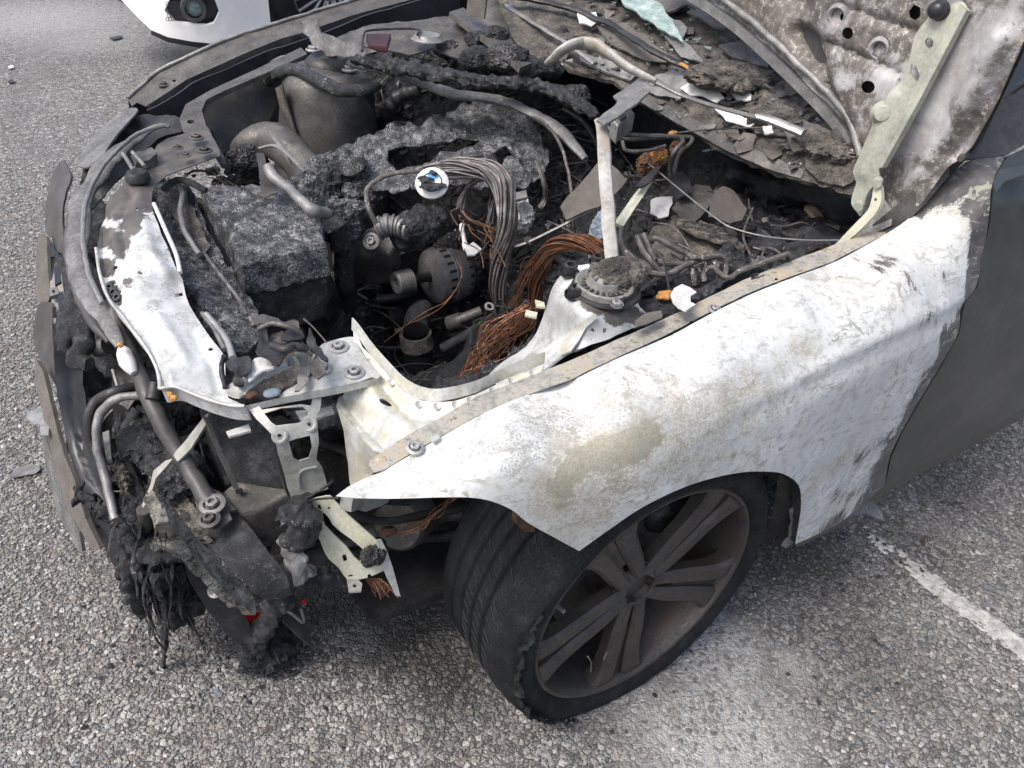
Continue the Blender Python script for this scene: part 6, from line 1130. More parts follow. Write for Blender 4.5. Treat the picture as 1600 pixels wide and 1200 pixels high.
PR = reliefZ(PZ, [([(160, 330), (160, 400), (180, 460), (230, 530), (255, 590)], 9, -.014), ([(222, 345), (240, 400), (262, 430)], 10, .008), ([(222, 425), (223, 428)], 18, .006), ([(222, 425), (223, 428)], 8, -.005), ([(272, 455), (280, 457)], 12, -.006), ([(250, 500), (290, 560)], 10, .007), ([(300, 520), (330, 570), (340, 610)], 6, -.004), ([(205, 300), (190, 340), (195, 400)], 7, -.008), ([(330, 550), (334, 552)], 14, .006), ([(200, 480), (250, 570), (270, 596)], 5, .006)])
slam = part('slam_panel', sheet(PO, PR, .002, holes=[[219, 428, 4, 2.6], [(272, 455), (284, 453), (285, 458), (273, 460)], [330, 550, 4.5, 2.8], [216, 327, 4, 2.6], [180, 417, 4, 3]], sp=5), M['panel'], attrs={'dark': p_dark}, label='pressed front slam panel, white paint left on its near half')
LP = np.array([PR(np.array([a * 1.]), np.array([b * 1.]))[0] for a, b in PO[:17]]); part('slam_panel_lip', flangeband(LP, np.array([.004, .0, -.028]), .0015), M['panel'], slam, attrs={'dark': p_dark})
part('slam_lip_edge', tube(LP + [-.002, -.001, .001], .0028, noise=.0006), M['zinc_grey'], slam)
part('panel_beam_bar', tube(np.array([PR(np.array([a * 1.]), np.array([b * 1.]))[0] for a, b in [(241, 320), (252, 345), (264, 372), (276, 400), (282, 428)]]) + [0, 0, .002], .004), M['offwhite'], slam)
for x, y, m_ in [(172, 440, 'metal_dark'), (184, 458, 'metal_dark'), (178, 448, 'metal_dark')]: bolt(PR(np.array([x * 1.]), np.array([y * 1.]))[0], (-.5, -.3, .8), .008, m_, parent=slam, name='rubber_plug')
for x, y, z in [(307, 216, .80), (320, 236, .80), (290, 243, .795), (278, 231, .795)]: bolt(U(x, y, Z=z), (0, 0, 1), .0085 if x > 295 else .006, 'metal', parent=slam)
part('panel_cap', lathe([(0, .012), (.018, .011), (.023, .003), (.024, -.006)], U(215, 276, Z=.785), (0, 0, 1), 28), M['metal_dark'], slam)
part('latch_finger', tz([(192, 240, .80), (200, 252, .80), (208, 266, .80)], .004).join(tz([(207, 238, .80), (218, 250, .80), (226, 260, .80)], .004)), M['metal_grey'], slam)
part('latch_block', subdiv(prism(pz((205, 244, .80), (218, 236, .80), (236, 230, .80), (244, 238, .80), (230, 250, .795), (212, 254, .795)), (0, 0, -.02)), 2).noise(.006, 50), M['metal'], slam)
for x, y in [(188, 539), (266, 616), (272, 622)]: part('orange_residue', lump(U(x, y, Z=.69), (.005, .006, .004), .5, sub=3), M['orange'], slam)
part('orange_residue', lump(U(390, 617, Z=.705), (.011, .008, .004), .3, sub=3), M['rust'], slam)
# fixing plate at the near end and the H-shaped hanger below
LZ = mZ((438, 616, .70), (590, 588, .71), (550, 527, .715), (510, 540, .715))
lp = part('corner_plate', sheet([(436, 617), (464, 600), (491, 585), (486, 566), (490, 552), (503, 538), (513, 534), (534, 528), (550, 526), (556, 530), (566, 552), (576, 566), (592, 583), (594, 587), (588, 592), (581, 589), (560, 597), (520, 606), (480, 613), (445, 620)], LZ, .003, sp=6, sm=2), M['zinc_grey'], label='light grey zinc corner plate with three bolts')
for x, y in [(529, 543), (503, 577), (554, 583)]: bolt(LZ(np.array([x * 1.]), np.array([y * 1.]))[0], (-.05, -.05, 1), .0085, 'offwhite' if x == 0 else 'alu', parent=lp)
part('plate_edge_strip', flangeband(np.array([LZ(np.array([a * 1.]), np.array([b * 1.]))[0] for a, b in [(384, 634), (410, 628), (440, 621), (480, 614), (520, 607), (560, 598), (590, 590)]]), np.array([.0, .0, -.012]), .0025), M['zinc_grey'], lp)
HZ = mZ((384, 634, .69), (500, 617, .69), (430, 685, .66), (495, 690, .65), (450, 745, .59), (505, 735, .59), (454, 775, .56), (510, 762, .56))
hb = part('headlamp_hanger', sheet([(384, 634), (404, 633), (410, 640), (470, 632), (486, 634), (490, 618), (503, 615), (500, 640), (492, 652), (496, 664), (498, 692), (494, 718), (503, 730), (508, 745), (513, 764), (490, 772), (470, 778), (455, 777), (449, 762), (444, 742), (434, 708), (430, 686), (420, 674), (402, 656)], HZ, .003, holes=[[(413, 646), (440, 638), (474, 636), (482, 644), (478, 656), (466, 661), (432, 665), (424, 660)], [(451, 690), (462, 686), (484, 681), (487, 700), (482, 716), (466, 721), (458, 716)], [437, 681, 3.5, 3], [483, 663, 3.2, 3]], sp=4.5, noise=.001), M['zinc_mid'], label='grey cut-out headlamp hanger bracket')
for x, y in [(437, 681), (483, 663)]: part('hanger_eye', lathe([(.006, 0), (.010, .002), (.0125, .0), (.012, -.002)], HZ(np.array([x * 1.]), np.array([y * 1.]))[0], (-.4, -.5, .7), 20), M['zinc_mid'], hb)
part('hanger_rib', tube(np.array([HZ(np.array([a * 1.]), np.array([b * 1.]))[0] for a, b in [(470, 762), (468, 745), (475, 735), (496, 730)]]) + [-.001, -.001, .002], .003), M['metal_grey'], hb)
part('hanger_side', sheet([(432, 708), (444, 742), (455, 778), (448, 772), (438, 740)], mZ((432, 708, .63), (455, 778, .55)), .01, sp=5), M['metal_dark'], hb)
CZ2 = mZ((480, 785, .555), (520, 780, .56), (590, 848, .50), (545, 905, .43), (605, 890, .44))
cb = part('lower_hanger', sheet([(478, 790), (485, 781), (500, 777), (516, 775), (522, 782), (530, 790), (545, 806), (561, 820), (577, 834), (589, 845), (598, 860), (609, 886), (597, 893), (581, 900), (564, 905), (543, 906), (530, 888), (514, 874), (505, 858), (497, 838), (485, 822), (480, 806)], CZ2, .003, holes=[[(500, 805), (506, 801), (513, 808), (520, 820), (532, 831), (548, 842), (560, 852), (572, 862), (572, 873), (562, 878), (553, 870), (540, 853), (522, 836), (508, 822)], [(495, 790), (500, 788), (503, 797), (498, 797)], [514, 794, 2.2, 2], [(534, 868), (540, 866), (543, 876), (537, 878)], [548, 900, 4, 2], [577, 900, 3, 3]], sp=4.5, sm=2), M['cream'], label='cream slotted lower bracket')
part('bracket_shard', sheet([(588, 844), (596, 843), (606, 864), (614, 888), (626, 932), (619, 931), (606, 905), (596, 880)], mZ((588, 844, .51), (626, 932, .40)), .003, sp=5), M['zinc_grey'], cb)
part('bracket_tab', sheet([(541, 902), (558, 904), (566, 912), (564, 924), (545, 925)], mZ(.43), .003, holes=[[554, 915, 3, 3]], sp=4), M['alu'], cb)
part('melted_clip', lump(U(584, 866, Z=.48), (.016, .013, .012), .6, sub=4, ridged=True, seed=2).join(lump(U(576, 876, Z=.47), (.013, .01, .01), .6, sub=3, seed=3)), M['metal_dark'], cb)
part('fallen_box_bracket', sheet([(552, 779), (608, 776), (606, 786), (590, 793), (572, 799), (560, 796), (550, 800)], mZ((552, 779, .60), (572, 799, .56)), .02, sp=6, noise=.003), M['zinc_dark'])
# twisted latch scraps on the slam panel's near end
for P, z, m_, s in [([(398, 500), (410, 493), (436, 498), (462, 504), (470, 516), (462, 520), (440, 508), (420, 505), (404, 508)], .76, 'metal', 1), ([(400, 520), (408, 510), (418, 516), (420, 530), (432, 536), (452, 534), (468, 530), (480, 540), (476, 552), (456, 548), (440, 556), (436, 570), (428, 572), (414, 556), (404, 545)], .75, 'metal_dark', 2), ([(440, 520), (462, 512), (474, 524), (456, 528), (444, 530)], .765, 'metal_dark', 3), ([(478, 518), (488, 520), (500, 540), (512, 562), (505, 566), (492, 552), (482, 540)], .76, 'metal_dark', 4), ([(484, 562), (492, 556), (502, 566), (508, 580), (498, 590), (486, 580)], .745, 'metal', 5), ([(352, 566), (368, 560), (390, 555), (392, 580), (372, 582), (360, 576)], .735, 'metal_dark', 6), ([(386, 568), (420, 560), (434, 566), (430, 576), (400, 586), (388, 590)], .725, 'offwhite', 7), ([(352, 606), (376, 586), (390, 590), (444, 566), (448, 572), (394, 600), (374, 622), (360, 620)], .71, 'zinc_grey', 8), ([(366, 582), (374, 582), (382, 596), (374, 604), (364, 600)], .725, 'metal_dark', 9), ([(462, 545), (478, 556), (480, 580), (476, 600), (462, 612), (464, 590), (466, 566)], .72, 'zinc_dark', 10), ([(446, 556), (458, 552), (460, 566), (450, 570)], .73, 'alu', 11)]:
    part('twisted_latch_piece', sheet(P, mZ(z), .003, sp=4, noise=.010, nsc=35, jag=1, sm=2, seed=s), M[m_])
for P, r, m_ in [([(404, 514, .77), (425, 506, .78), (452, 510, .78), (470, 520, .77)], .004, 'metal'), ([(350, 556, .74), (346, 575, .72), (352, 606, .71)], .004, 'metal_dark'), ([(425, 540, .765), (446, 545, .77), (460, 538, .77), (480, 546, .76)], .006, 'metal_dark'), ([(474, 498, .76), (490, 512, .75), (510, 535, .74)], .0016, 'metal')]: part('latch_rod', tz(P, r, noise=.001), M[m_])
part('dark_grommet', lump(U(425, 614, Z=.705), (.013, .010, .005), .1, sub=3), M['bluegrey'])
hf_sheet('slam_gap_char', [(350, 555), (395, 545), (440, 520), (490, 550), (480, 590), (436, 618), (400, 628), (355, 620)], [(350, 555, .60), (490, 550, .60), (400, 628, .60)], 'ashbrown', .015, 30, 5)
# ---- near inner wing rail
WZ = mZ((527, 635, .66), (555, 560, .70), (553, 515, .725), (592, 570, .71), (620, 601, .70), (675, 628, .705), (744, 617, .715), (847, 572, .745), (640, 684, .695), (596, 704, .69), (572, 690, .67), (544, 659, .65), (620, 640, .685), (580, 620, .685))
wr = reliefZ(WZ, [([(535, 610), (560, 650), (600, 690)], 9, -.012), ([(600, 600), (640, 645), (700, 650)], 9, -.010), ([(570, 600), (600, 650), (640, 672)], 12, .008)])
iw = part('inner_wing_rail', sheet([(525, 636), (530, 615), (540, 604), (556, 594), (552, 515), (560, 528), (566, 542), (580, 556), (592, 570), (606, 586), (620, 601), (632, 612), (647, 621), (660, 626), (675, 628), (690, 628), (709, 627), (744, 616), (790, 594), (850, 572), (846, 582), (800, 604), (744, 634), (700, 662), (660, 682), (637, 692), (596, 708), (584, 704), (572, 692), (544, 662)], wr, .002, holes=[[603, 631, 10.5, 6.2]], sp=5), M['zinc_pale'], label='yellowed zinc inner wing rail with an oval hole')
E1 = np.array([WZ(np.array([a * 1.]), np.array([b * 1.]))[0] for a, b in [(550, 516), (560, 528), (580, 556), (606, 586), (632, 612), (660, 626), (690, 628), (744, 615), (790, 593), (850, 570)]])
part('rail_upstand', flangeband(E1 + [0, .002, .0], np.array([.004, .006, .018]), .002), M['zinc'], iw)
for x, y in [(655, 633), (683, 636), (712, 634), (735, 627), (578, 566), (800, 598), (770, 612), (832, 583), (612, 598)]: part('spot_weld', lathe([(0, -.0005), (.004, .0), (.006, .0012), (.0068, .0)], WZ(np.array([x * 1.]), np.array([y * 1.]))[0] + [0, 0, .001], (0, -.4, 1), 16), M['zinc_grey'], iw)
part('rail_front_face', sheet([(525, 636), (544, 661), (572, 692), (598, 708), (590, 724), (582, 742), (572, 752), (560, 772), (552, 776), (546, 755), (544, 725), (540, 700), (536, 672)], mZ((525, 636, .66), (598, 708, .69), (572, 692, .67), (552, 776, .55), (582, 742, .60)), .002, sp=5, noise=.002), M['zinc'], iw)
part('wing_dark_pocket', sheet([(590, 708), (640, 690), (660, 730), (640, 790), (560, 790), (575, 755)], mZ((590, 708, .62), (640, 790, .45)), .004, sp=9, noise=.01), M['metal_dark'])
# ---- radiator support bar and bent pipes
part('diagonal_stay', tz([(174, 470, .70), (182, 500, .68), (196, 535, .66), (220, 590, .64), (245, 642, .61), (264, 682, .58), (292, 728, .55), (318, 768, .53), (334, 790, .52)], [.012, .0135, .0135, .0145, .0135, .0135, .014, .016], seg=20, noise=.001), M['darkpaint'], label='dark diagonal support tube')
part('bare_patch', tube(pz((193, 543, .667), (200, 558, .661), (212, 584, .650)) + [-.0022, -.001, .0022], [.005, .0125, .0125, .005], seg=16, noise=.001), M['offwhite'])
part('stay_collar', tube(pz((243, 600, .645), (238, 625, .63)), .012, noise=.003), M['metal_dark'])
part('bent_pipe', tz([(226, 618, .60), (196, 620, .60), (172, 630, .59), (157, 645, .57), (150, 668, .55), (151, 700, .52), (160, 735, .49), (170, 775, .47), (180, 812, .45)], .0075, seg=12, noise=.0005), M['metal_grey'], label='bare bent grey pipe')
part('bent_pipe', tz([(210, 604, .60), (176, 614, .60), (150, 626, .58), (138, 648, .56), (138, 680, .53), (150, 710, .50)], .009, seg=12, noise=.001), M['metal_dark'])
part('bent_pipe', tz([(215, 640, .52), (200, 665, .50), (196, 700, .48), (206, 740, .46), (226, 790, .44)], .011, seg=12, noise=.002), M['soot'])
part('front_upright', sheet([(160, 676), (170, 672), (174, 716), (166, 718)], mZ(.50), .01, sp=5), M['zinc_dark'])
# ---- bumper skin remains
def skin_(name, pts, ctrl, mat, th=.003, noise=.002, jag=1, label=None, sp=6, sm=2, it=()): return part(name, sheet(pts, reliefZ(mZ(*ctrl), it) if it else mZ(*ctrl), th, sp=sp, noise=noise, nsc=12, jag=jag, sm=sm), M[mat], None, label)
skin_('bumper_inner_skin', [(84, 545), (104, 538), (122, 548), (132, 560), (130, 600), (140, 660), (146, 700), (160, 750), (176, 790), (200, 835), (222, 860), (238, 885), (240, 930), (222, 950), (200, 920), (180, 890), (160, 850), (142, 810), (122, 750), (104, 690), (92, 630)], [(84, 545, .60), (130, 560, .58), (92, 630, .50), (140, 660, .48), (122, 750, .40), (176, 790, .42), (160, 850, .30), (240, 900, .30), (222, 950, .18), (200, 860, .34)], 'gloss_black', .004, .006, 2, it=[([(110, 560), (115, 640), (140, 730), (190, 830)], 10, -.02)])
skin_('bumper_edge_strip', [(54, 562), (63, 572), (70, 590), (80, 632), (94, 690), (108, 730), (117, 750), (127, 790), (136, 815), (147, 838), (156, 856), (148, 858), (139, 852), (128, 832), (119, 816), (104, 788), (90, 740), (76, 690), (64, 634), (56, 600)], [(54, 562, .50), (94, 690, .44), (76, 690, .42), (127, 790, .38), (156, 856, .34)], 'brown', .008, label='brownish grey bumper edge strip')
skin_('bumper_outer_skin', [(64, 650), (73, 690), (82, 716), (96, 760), (104, 786), (116, 812), (124, 832), (129, 862), (120, 856), (106, 832), (94, 810), (84, 782), (76, 740), (68, 700)], [(64, 650, .40), (104, 786, .34), (129, 862, .28), (94, 810, .26)], 'band', .006)
skin_('bumper_upper_skin', [(58, 371), (66, 368), (73, 374), (74, 400), (76, 430), (78, 466), (70, 474), (57, 470), (56, 420)], [(58, 371, .58), (78, 466, .54), (57, 470, .50)], 'brown', .006, label='brownish upper bumper corner')
skin_('bumper_upper_skin', [(62, 474), (74, 472), (82, 480), (82, 520), (86, 560), (90, 604), (80, 590), (66, 570), (56, 545), (51, 530), (52, 515), (56, 492)], [(62, 474, .55), (82, 520, .54), (90, 604, .47), (52, 520, .48)], 'darkpaint', .006)
skin_('bumper_clip_strip', [(73, 378), (84, 376), (90, 392), (94, 410), (98, 440), (102, 470), (102, 492), (98, 520), (88, 528), (82, 500), (80, 460), (76, 420)], [(73, 378, .58), (102, 492, .54)], 'whitebar', .004, .002, 1)
for x, y in [(85, 402), (84, 455), (90, 498)]: part('bumper_clip', sheet([(x - 7, y - 5), (x + 6, y - 7), (x + 8, y + 4), (x - 6, y + 8)], mZ(.565), .008, holes=[[x, y, 3, 2.5]], sp=4), M['metal_grey'])
for P, z, m_ in [([(76, 384), (82, 380), (90, 398), (80, 402)], .60, 'gloss_black'), ([(84, 418), (92, 410), (96, 440), (86, 446)], .60, 'gloss_black'), ([(90, 462), (98, 456), (102, 478), (92, 486)], .60, 'gloss_black')]: part('clip_recess', sheet(P, mZ(z), .004, sp=6), M[m_])
skin_('chrome_scrap', [(38, 640), (50, 642), (60, 634), (66, 632), (70, 650), (78, 668), (76, 682), (66, 682), (62, 664), (50, 660)], [(38, 640, .44), (76, 682, .44)], 'alu', .003, .006, 3, 'torn shiny scrap', 4, 0)
skin_('headlamp_corner', [(95, 253), (102, 258), (112, 275), (104, 300), (98, 335), (100, 370), (104, 400), (100, 418), (88, 395), (80, 371), (70, 364), (70, 330), (76, 300), (84, 268)], [(95, 253, .66), (112, 275, .70), (70, 364, .58), (104, 400, .62), (98, 335, .66)], 'darkpaint', .005, .003, 1, 'blue-black bumper corner at the far side', it=[([(100, 260), (92, 320), (96, 390)], 6, .015)])
skin_('far_wing_strip', [(118, 254), (126, 240), (138, 220), (160, 198), (186, 178), (206, 168), (216, 172), (200, 190), (180, 212), (163, 240), (146, 256), (130, 262)], [(118, 254, .70), (186, 178, .74), (216, 172, .76), (163, 240, .75), (130, 262, .72)], 'band', .004, .002, .5, 'pale strip of the far wing nose')
skin_('headlamp_bowl', [(130, 262), (146, 254), (165, 238), (182, 210), (205, 188), (228, 180), (262, 180), (282, 186), (284, 206), (262, 214), (240, 228), (218, 250), (190, 275), (160, 305), (140, 330), (124, 330)], [(130, 262, .70), (205, 188, .73), (284, 206, .72), (190, 275, .68), (124, 330, .62)], 'metal_dark', .006, .012, 2)
part('melted_band', tz([(265, 198, .80), (242, 200, .80), (214, 216, .79), (186, 238, .78), (164, 262, .76), (144, 290, .745), (130, 320, .735), (124, 355, .72), (122, 395, .71), (130, 440, .70), (150, 480, .69), (172, 510, .68), (188, 540, .67)], [.007, .012, .016, .021, .023, .023, .022, .022, .020, .020, .018, .014, .008], seg=20, n=10, flat=.45, noise=.004, nsc=30), M['band'], label='long melted grey headlamp trim band')
part('band_edge', tz([(255, 196, .815), (222, 206, .81), (188, 230, .80), (160, 262, .785), (142, 294, .765), (132, 330, .75), (131, 380, .735), (140, 430, .72), (160, 474, .71)], .0045, seg=8, noise=.001), M['metal_grey'])
part('band_edge', tz([(124, 300, .74), (112, 340, .72), (108, 390, .70), (116, 440, .69), (136, 490, .68), (170, 535, .67)], [.006, .009, .01, .010, .010, .005], seg=10, noise=.003), M['darkpaint'])
for P, r in [([(90, 398, .66), (104, 420, .66), (114, 450, .65), (118, 480, .64), (110, 520, .62), (96, 552, .60)], [.008, .012, .016, .024, .020, .010]), ([(118, 480, .64), (128, 500, .64), (134, 530, .62), (120, 556, .60), (140, 568, .60)], [.012, .018, .02, .014, .008]), ([(130, 400, .66), (146, 404, .68), (154, 412, .68)], .008)]: part('melted_neck', tz(P, r, seg=18, n=8, noise=.012, nsc=40), M['char'])
hf_sheet('headlamp_remains', [(126, 500), (150, 495), (176, 510), (200, 560), (216, 590), (190, 600), (150, 580), (128, 550)], [(126, 500, .58), (176, 510, .6), (200, 580, .55), (128, 550, .52)], 'char', .02, 30)
part('headlamp_motor', cyl(U(150, 545, Z=.60), U(168, 540, Z=.61), .016), M['metal'])
part('headlamp_recess', subdiv(prism(pz((176, 575, .56), (206, 570, .56), (222, 600, .55), (200, 640, .52), (172, 620, .53)), (0, 0, -.05)), 2).noise(.004, 30), M['metal_dark']); part('recess_bar', tube(pz((176, 578, .575), (184, 604, .565)), .003), M['alu'])
for x, y, m_, r in [(165, 690, 'char', .02), (200, 645, 'char', .03), (205, 665, 'soot', .03), (180, 740, 'soot', .025), (345, 690, 'char', .03), (350, 710, 'metal_dark', .02), (190, 790, 'char', .02), (215, 800, 'soot', .03), (260, 800, 'soot', .03), (205, 830, 'char', .025), (215, 815, 'soot', .02)]: part('front_lump', lump(U(x, y, Z=.45), (r * .5, r * .5, r * .4), .9, sc=2.6 / r, sub=4, oct=5, ridged=True, seed=x), M[m_])
part('yellow_foam', lump(U(192, 745, Z=.47), (.008, .03, .010), .8, sub=4, ridged=True, seed=7).join(lump(U(205, 765, Z=.42), (.012, .03, .015), .8, sub=4, ridged=True, seed=8)), M['straw'])
part('wing_clip_remains', sheet([(807, 800), (822, 803), (834, 818), (833, 832), (818, 832), (808, 820)], mY(.03), .012, sp=5, noise=.006, jag=1), M['rust'])
# scatter small debris over the front end
FR = [(160, 500), (230, 590), (300, 640), (350, 760), (440, 760), (460, 860), (300, 880), (215, 850), (175, 700)]
def on(px, py, lift=0):
    return U(px, py, Z=.38 + lift + random.uniform(-.03, .06))
scatter('front_char_lump', 'char', 110, FR, 'lump', .006, .022, 31); scatter('front_flake', 'metal_dark', 120, FR, 'flake', .008, .026, 32); scatter('front_shard', 'char', 150, FR, 'flake', .008, .03, 35)
g = np.random.default_rng(91)
for nm, mt_n, cnt in (('melted_shred', 'char', 46), ('melted_shred', 'soot', 34)):
    out = MB()
    for k in range(cnt):
        x, y = g.uniform(188, 300), g.uniform(835, 905); z0 = g.uniform(.26, .40); L = g.uniform(.06, .24); p = U(x, y, Z=z0); pts = [p]
        for s_ in range(4): p = p + [g.uniform(-.012, .012), g.uniform(-.012, .012), -L / 4]; pts.append(p)
        out.join(tube(np.array(pts), [g.uniform(.003, .009), g.uniform(.003, .008), .001], seg=7, n=5, noise=.006, nsc=110, flat=.35))
    part(nm, out, M[mt_n], kind='stuff')
out = MB()
for k in range(60):
    x, y = g.uniform(178, 262), g.uniform(590, 830); p = U(x, y, Z=g.uniform(.44, .54)); pts = [p]; dx = g.uniform(-.03, .03); L = g.uniform(.05, .16)
    for s_ in range(4): p = p + [dx / 3 + g.uniform(-.01, .01), g.uniform(-.015, .005), -L / 4]; pts.append(p)
    out.join(tube(np.array(pts), [.002, g.uniform(.002, .006), .001], seg=6, n=5, noise=.004, nsc=110, flat=.4))
part('front_shreds', out, M['char'], kind='stuff'); scatter('front_wire', 'wire', 24, FR, 'wire', .01, .03, 33)

# ------------------------------------------------------------------ white car parked beyond
WC = root('white_car', tuple(U(515, 40, Z=0) * [1, 1, 0] + [.6, 0, 0]), 'clean white car parked beyond the burnt one, nose bumper and front wheel showing', 'car')
WY = mY((190, 0, 4.60), (240, 50, 4.38), (300, 64, 4.22), (370, 68, 4.14), (425, 48, 4.12), (430, -80, 4.06), (300, -80, 4.12), (220, -80, 4.42), (150, -60, 4.9), (110, -120, 5.2))
wb = part('front_bumper', sheet([(110, -120), (150, -50), (190, 0), (212, 24), (236, 47), (262, 58), (300, 65), (340, 69), (376, 69), (404, 62), (424, 48), (420, 10), (416, -40), (430, -90), (450, -120)], reliefZ(WY, [([(222, 0), (228, 20), (248, 40), (330, 54), (346, 40), (352, 10)], 5, .012)]), .02, holes=[[(257, 16), (271, 33), (300, 37), (322, 39), (335, 36), (343, 20), (333, -8), (268, -8)]], sp=7, sm=0), M['white'], WC)
part('bumper_underside', sheet([(236, 47), (262, 58), (300, 65), (340, 69), (376, 69), (404, 62), (424, 48), (424, 58), (404, 72), (376, 78), (340, 78), (300, 73), (262, 66), (236, 54)], mY((236, 47, 4.42), (300, 65, 4.26), (376, 69, 4.18), (424, 48, 4.16), (300, 73, 4.5), (404, 72, 4.5)), .02, sp=8), M['gloss_black'], WC)
ft = part('fog_lamp_trim', sheet([(255, 15), (270, 35), (300, 40), (322, 41), (337, 38), (346, 20), (334, -10), (266, -10)], lambda x, y: WY(x, y) + np.array([0, .05, 0]), .01, sp=6), M['gloss_black'], WC)
fc = U(303, 12, Y=4.2); part('fog_lamp_ring', lathe([(.045, .03), (.062, .03), (.068, .02), (.068, .0), (.050, -.02), (.046, -.005)], fc, (-.35, -1, -.05), 40), M['darkpaint'], ft); part('fog_lamp_glass', lathe([(0, .012), (.03, .010), (.047, .0)], fc + [.0, .01, 0], (-.35, -1, -.05), 30), M['glass'], ft)
gr = MB()
for k in range(9):
    for j in range(5): c = U(262 + k * 4 + (j % 2) * 2, 6 + j * 6, Y=4.235); gr.join(tube(c + .010 * np.array([[math.cos(a), 0, math.sin(a)] for a in np.linspace(0, 2 * math.pi, 7)]), .0016, seg=4, n=0))
part('grille_mesh', gr, M['darkpaint'], ft, kind='stuff')
part('lower_grille', sheet([(190, 0), (150, -50), (110, -120), (100, -110), (150, -20), (200, 6)], mY((190, 0, 4.62), (110, -120, 5.2)), .02, sp=8), M['gloss_black'], WC)
wc = U(517, -14, Y=4.36)
ww = bpy.data.objects.new('front_wheel', None); SC.collection.objects.link(ww); ww.parent = WC; ww.location = Vector(wc) - WC.location
part('tyre', lathe([(.232, .0), (.25, -.018), (.29, -.022), (.318, -.006), (.33, .02), (.333, .06), (.333, .15), (.325, .2), (.25, .22)], wc, (0, 1, 0), 96), M['rubber'], ww)
wr_ = part('rim', lathe([(.238, .0), (.232, -.006), (.226, .004), (.215, .03), (.21, .12), (.20, .15), (0, .16)], wc, (0, 1, 0), 96), M['metal_grey'], ww)
for k in range(10):
    for s in (-1, 1):
        a = k * math.pi / 5 + s * .06; a2 = k * math.pi / 5 + s * .17; p0 = wc + [.05 * math.cos(a), .03, .05 * math.sin(a)]; p1 = wc + [.228 * math.cos(a2), .004, .228 * math.sin(a2)]; part('spoke', tube(np.array([p0, (p0 + p1) / 2, p1]), .009, seg=6, n=2), M['alu'], wr_)
part('hub', lathe([(0, .0), (.03, .0), (.06, .02), (.06, .05)], wc, (0, 1, 0), 30), M['metal_grey'], wr_)
part('wing_side', prism(np.array([[wc[0] - .40, 4.24, .45], [wc[0] - .38, 4.23, .6], [wc[0] - .25, 4.22, .76], [wc[0], 4.22, .84], [wc[0] + .3, 4.22, .76], [wc[0] + .4, 4.22, .4], [wc[0] + .45, 4.22, .25], [wc[0] + 1.4, 4.22, .25], [wc[0] + 1.4, 4.22, 1.0], [wc[0] - .3, 4.24, .9]]), (0, .05, 0)), M['white'], WC)
part('underbody', prism(np.array([[wc[0] - .5, 4.5, .22], [wc[0] + 2.2, 4.45, .22], [wc[0] + 2.2, 5.7, .22], [wc[0] - .5, 5.7, .22]]), (0, 0, .2)), M['gloss_black'], WC)
part('bonnet', subdiv(prism(np.array([[wc[0] - .55, 4.35, .72], [wc[0] + .8, 4.22, .98], [wc[0] + .8, 5.75, .98], [wc[0] - .7, 5.6, .72]]), (0, 0, -.05), .02), 1), M['white'], WC)

# ------------------------------------------------------------------ bits lying on the tarmac
def bit(pts, mat, label, z=.010, group='loose bits on the tarmac', name='debris_flake', cat='debris', th=.003): thing(name, sheet(pts, mZ(z), th, sp=5, noise=.002, nsc=30, jag=.6), M[mat], label, cat, group)
bit([(18, 742), (22, 732), (48, 726), (60, 727), (63, 733), (56, 739), (34, 743), (19, 746)], 'metal_grey', 'flat grey oblong sheet lying on the tarmac left of the bumper')
bit([(1173, 944), (1178, 950), (1181, 964), (1175, 966), (1170, 956)], 'offwhite', 'small pale curved chip on the tarmac right of the wheel rim')
bit([(1398, 1030), (1396, 1018), (1402, 1010), (1404, 1024), (1402, 1034)], 'bluegrey', 'bluish pale splinter on the tarmac below the parking line')
bit([(1388, 992), (1398, 988), (1400, 994), (1392, 1001), (1387, 1000)], 'offwhite', 'small square pale chip between the wheel and the parking line')
bit([(1412, 1100), (1426, 1098), (1444, 1110), (1448, 1102), (1446, 1116), (1430, 1114), (1414, 1108)], 'metal_grey', 'forked grey chip near the bottom right of the tarmac')
bit([(1537, 914), (1544, 914), (1576, 928), (1572, 932), (1556, 925), (1538, 918)], 'metal_grey', 'narrow grey strip on the tarmac beyond the parking line')
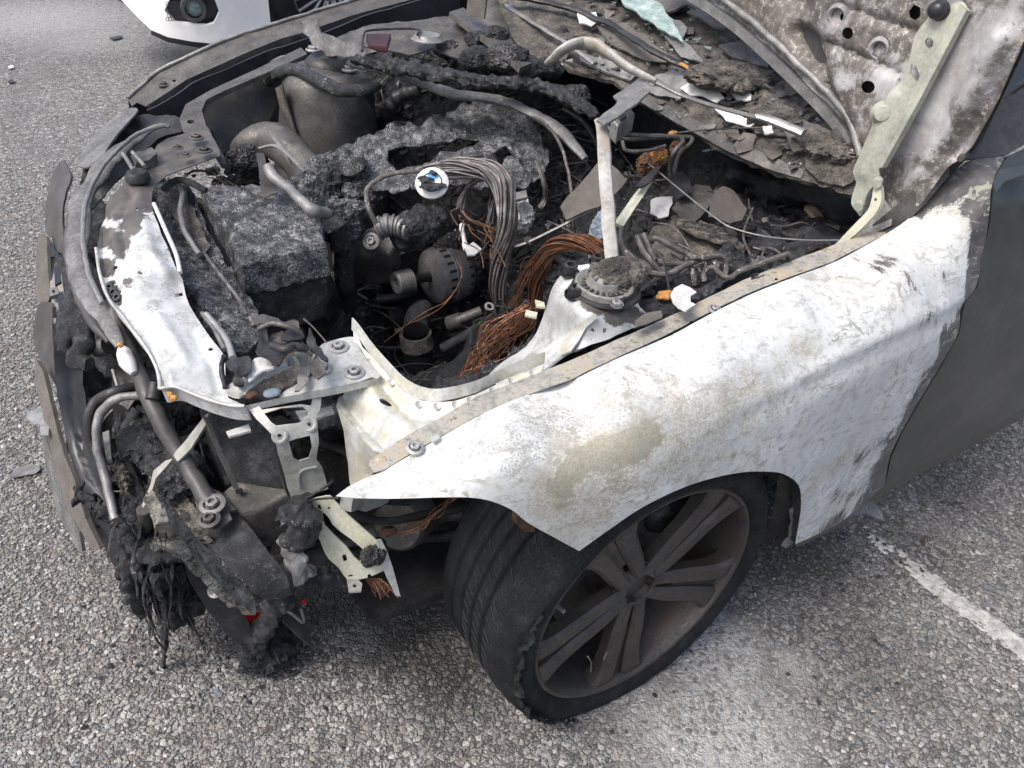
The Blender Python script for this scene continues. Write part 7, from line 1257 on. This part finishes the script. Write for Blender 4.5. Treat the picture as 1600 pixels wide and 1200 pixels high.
bit([(1305, 834), (1320, 831), (1328, 837), (1318, 841), (1308, 838)], 'metal_dark', 'dark flake on the tarmac just under the sill')
bit([(334, 1078), (340, 1072), (344, 1086), (340, 1092)], 'bluegrey', 'bluish grey sliver on the tarmac in front of the bumper wreck')
bit([(1112, 1095), (1118, 1093), (1122, 1100), (1116, 1104)], 'metal_grey', 'tiny grey chip on the pale dusty tarmac under the wheel')
bit([(170, 59), (188, 55), (192, 58), (176, 62)], 'metal_dark', 'dark sliver on the far tarmac in front of the white car')
bit([(12, 126), (20, 123), (23, 128), (14, 129)], 'metal_dark', 'dark speck of debris at the far left of the tarmac')
bit([(12, 103), (20, 101), (22, 105), (14, 107)], 'offwhite', 'pale chip at the far left of the tarmac')
bit([(1440, 842), (1444, 838), (1448, 848), (1444, 852)], 'rust', 'reddish brown leaf scrap on the tarmac beside the parking line')
thing('twig', tz([(1468, 784, .012), (1484, 785, .014), (1506, 786, .012)], .002, seg=6), M['straw'], 'short pale twig on the tarmac below the door', 'twig')

# soot crumbs shed on the tarmac round the wreck
g = np.random.default_rng(5); out = MB(); V0, F0 = ICO[1]; q = 0
while q < 320:
    x, y = g.uniform(60, 1420), g.uniform(560, 1190); w_ = max(math.exp(-((x - 330) ** 2 / 200 ** 2 + (y - 1020) ** 2 / 70 ** 2)), math.exp(-((x - 610) ** 2 / 90 ** 2 + (y - 950) ** 2 / 90 ** 2)), .8 * math.exp(-((x - 1290) ** 2 / 110 ** 2 + (y - 880) ** 2 / 60 ** 2)), .05)
    if g.uniform() > w_: continue
    p = U(x, y, Z=0)
    if -.40 < p[0] < 2.4 and .02 < p[1] < 1.6: continue
    q += 1; s_ = .0011 * 3.4 ** g.uniform(0, 1) ** 1.6 if q % 6 else .003; p[2] = gz(p[None])[0] + .004 + s_ * .4
    out.add(p + V0 * s_ * g.uniform(.5, 1.3, 3) * [1.3, 1.3, .5] * (1 + g.uniform(-.3, .3, (len(V0), 1))), F0)
tag_o = thing('soot_crumbs', out, M['soot'], 'black soot crumbs strewn on the tarmac round the wreck', 'soot', kind='stuff', smooth=False)
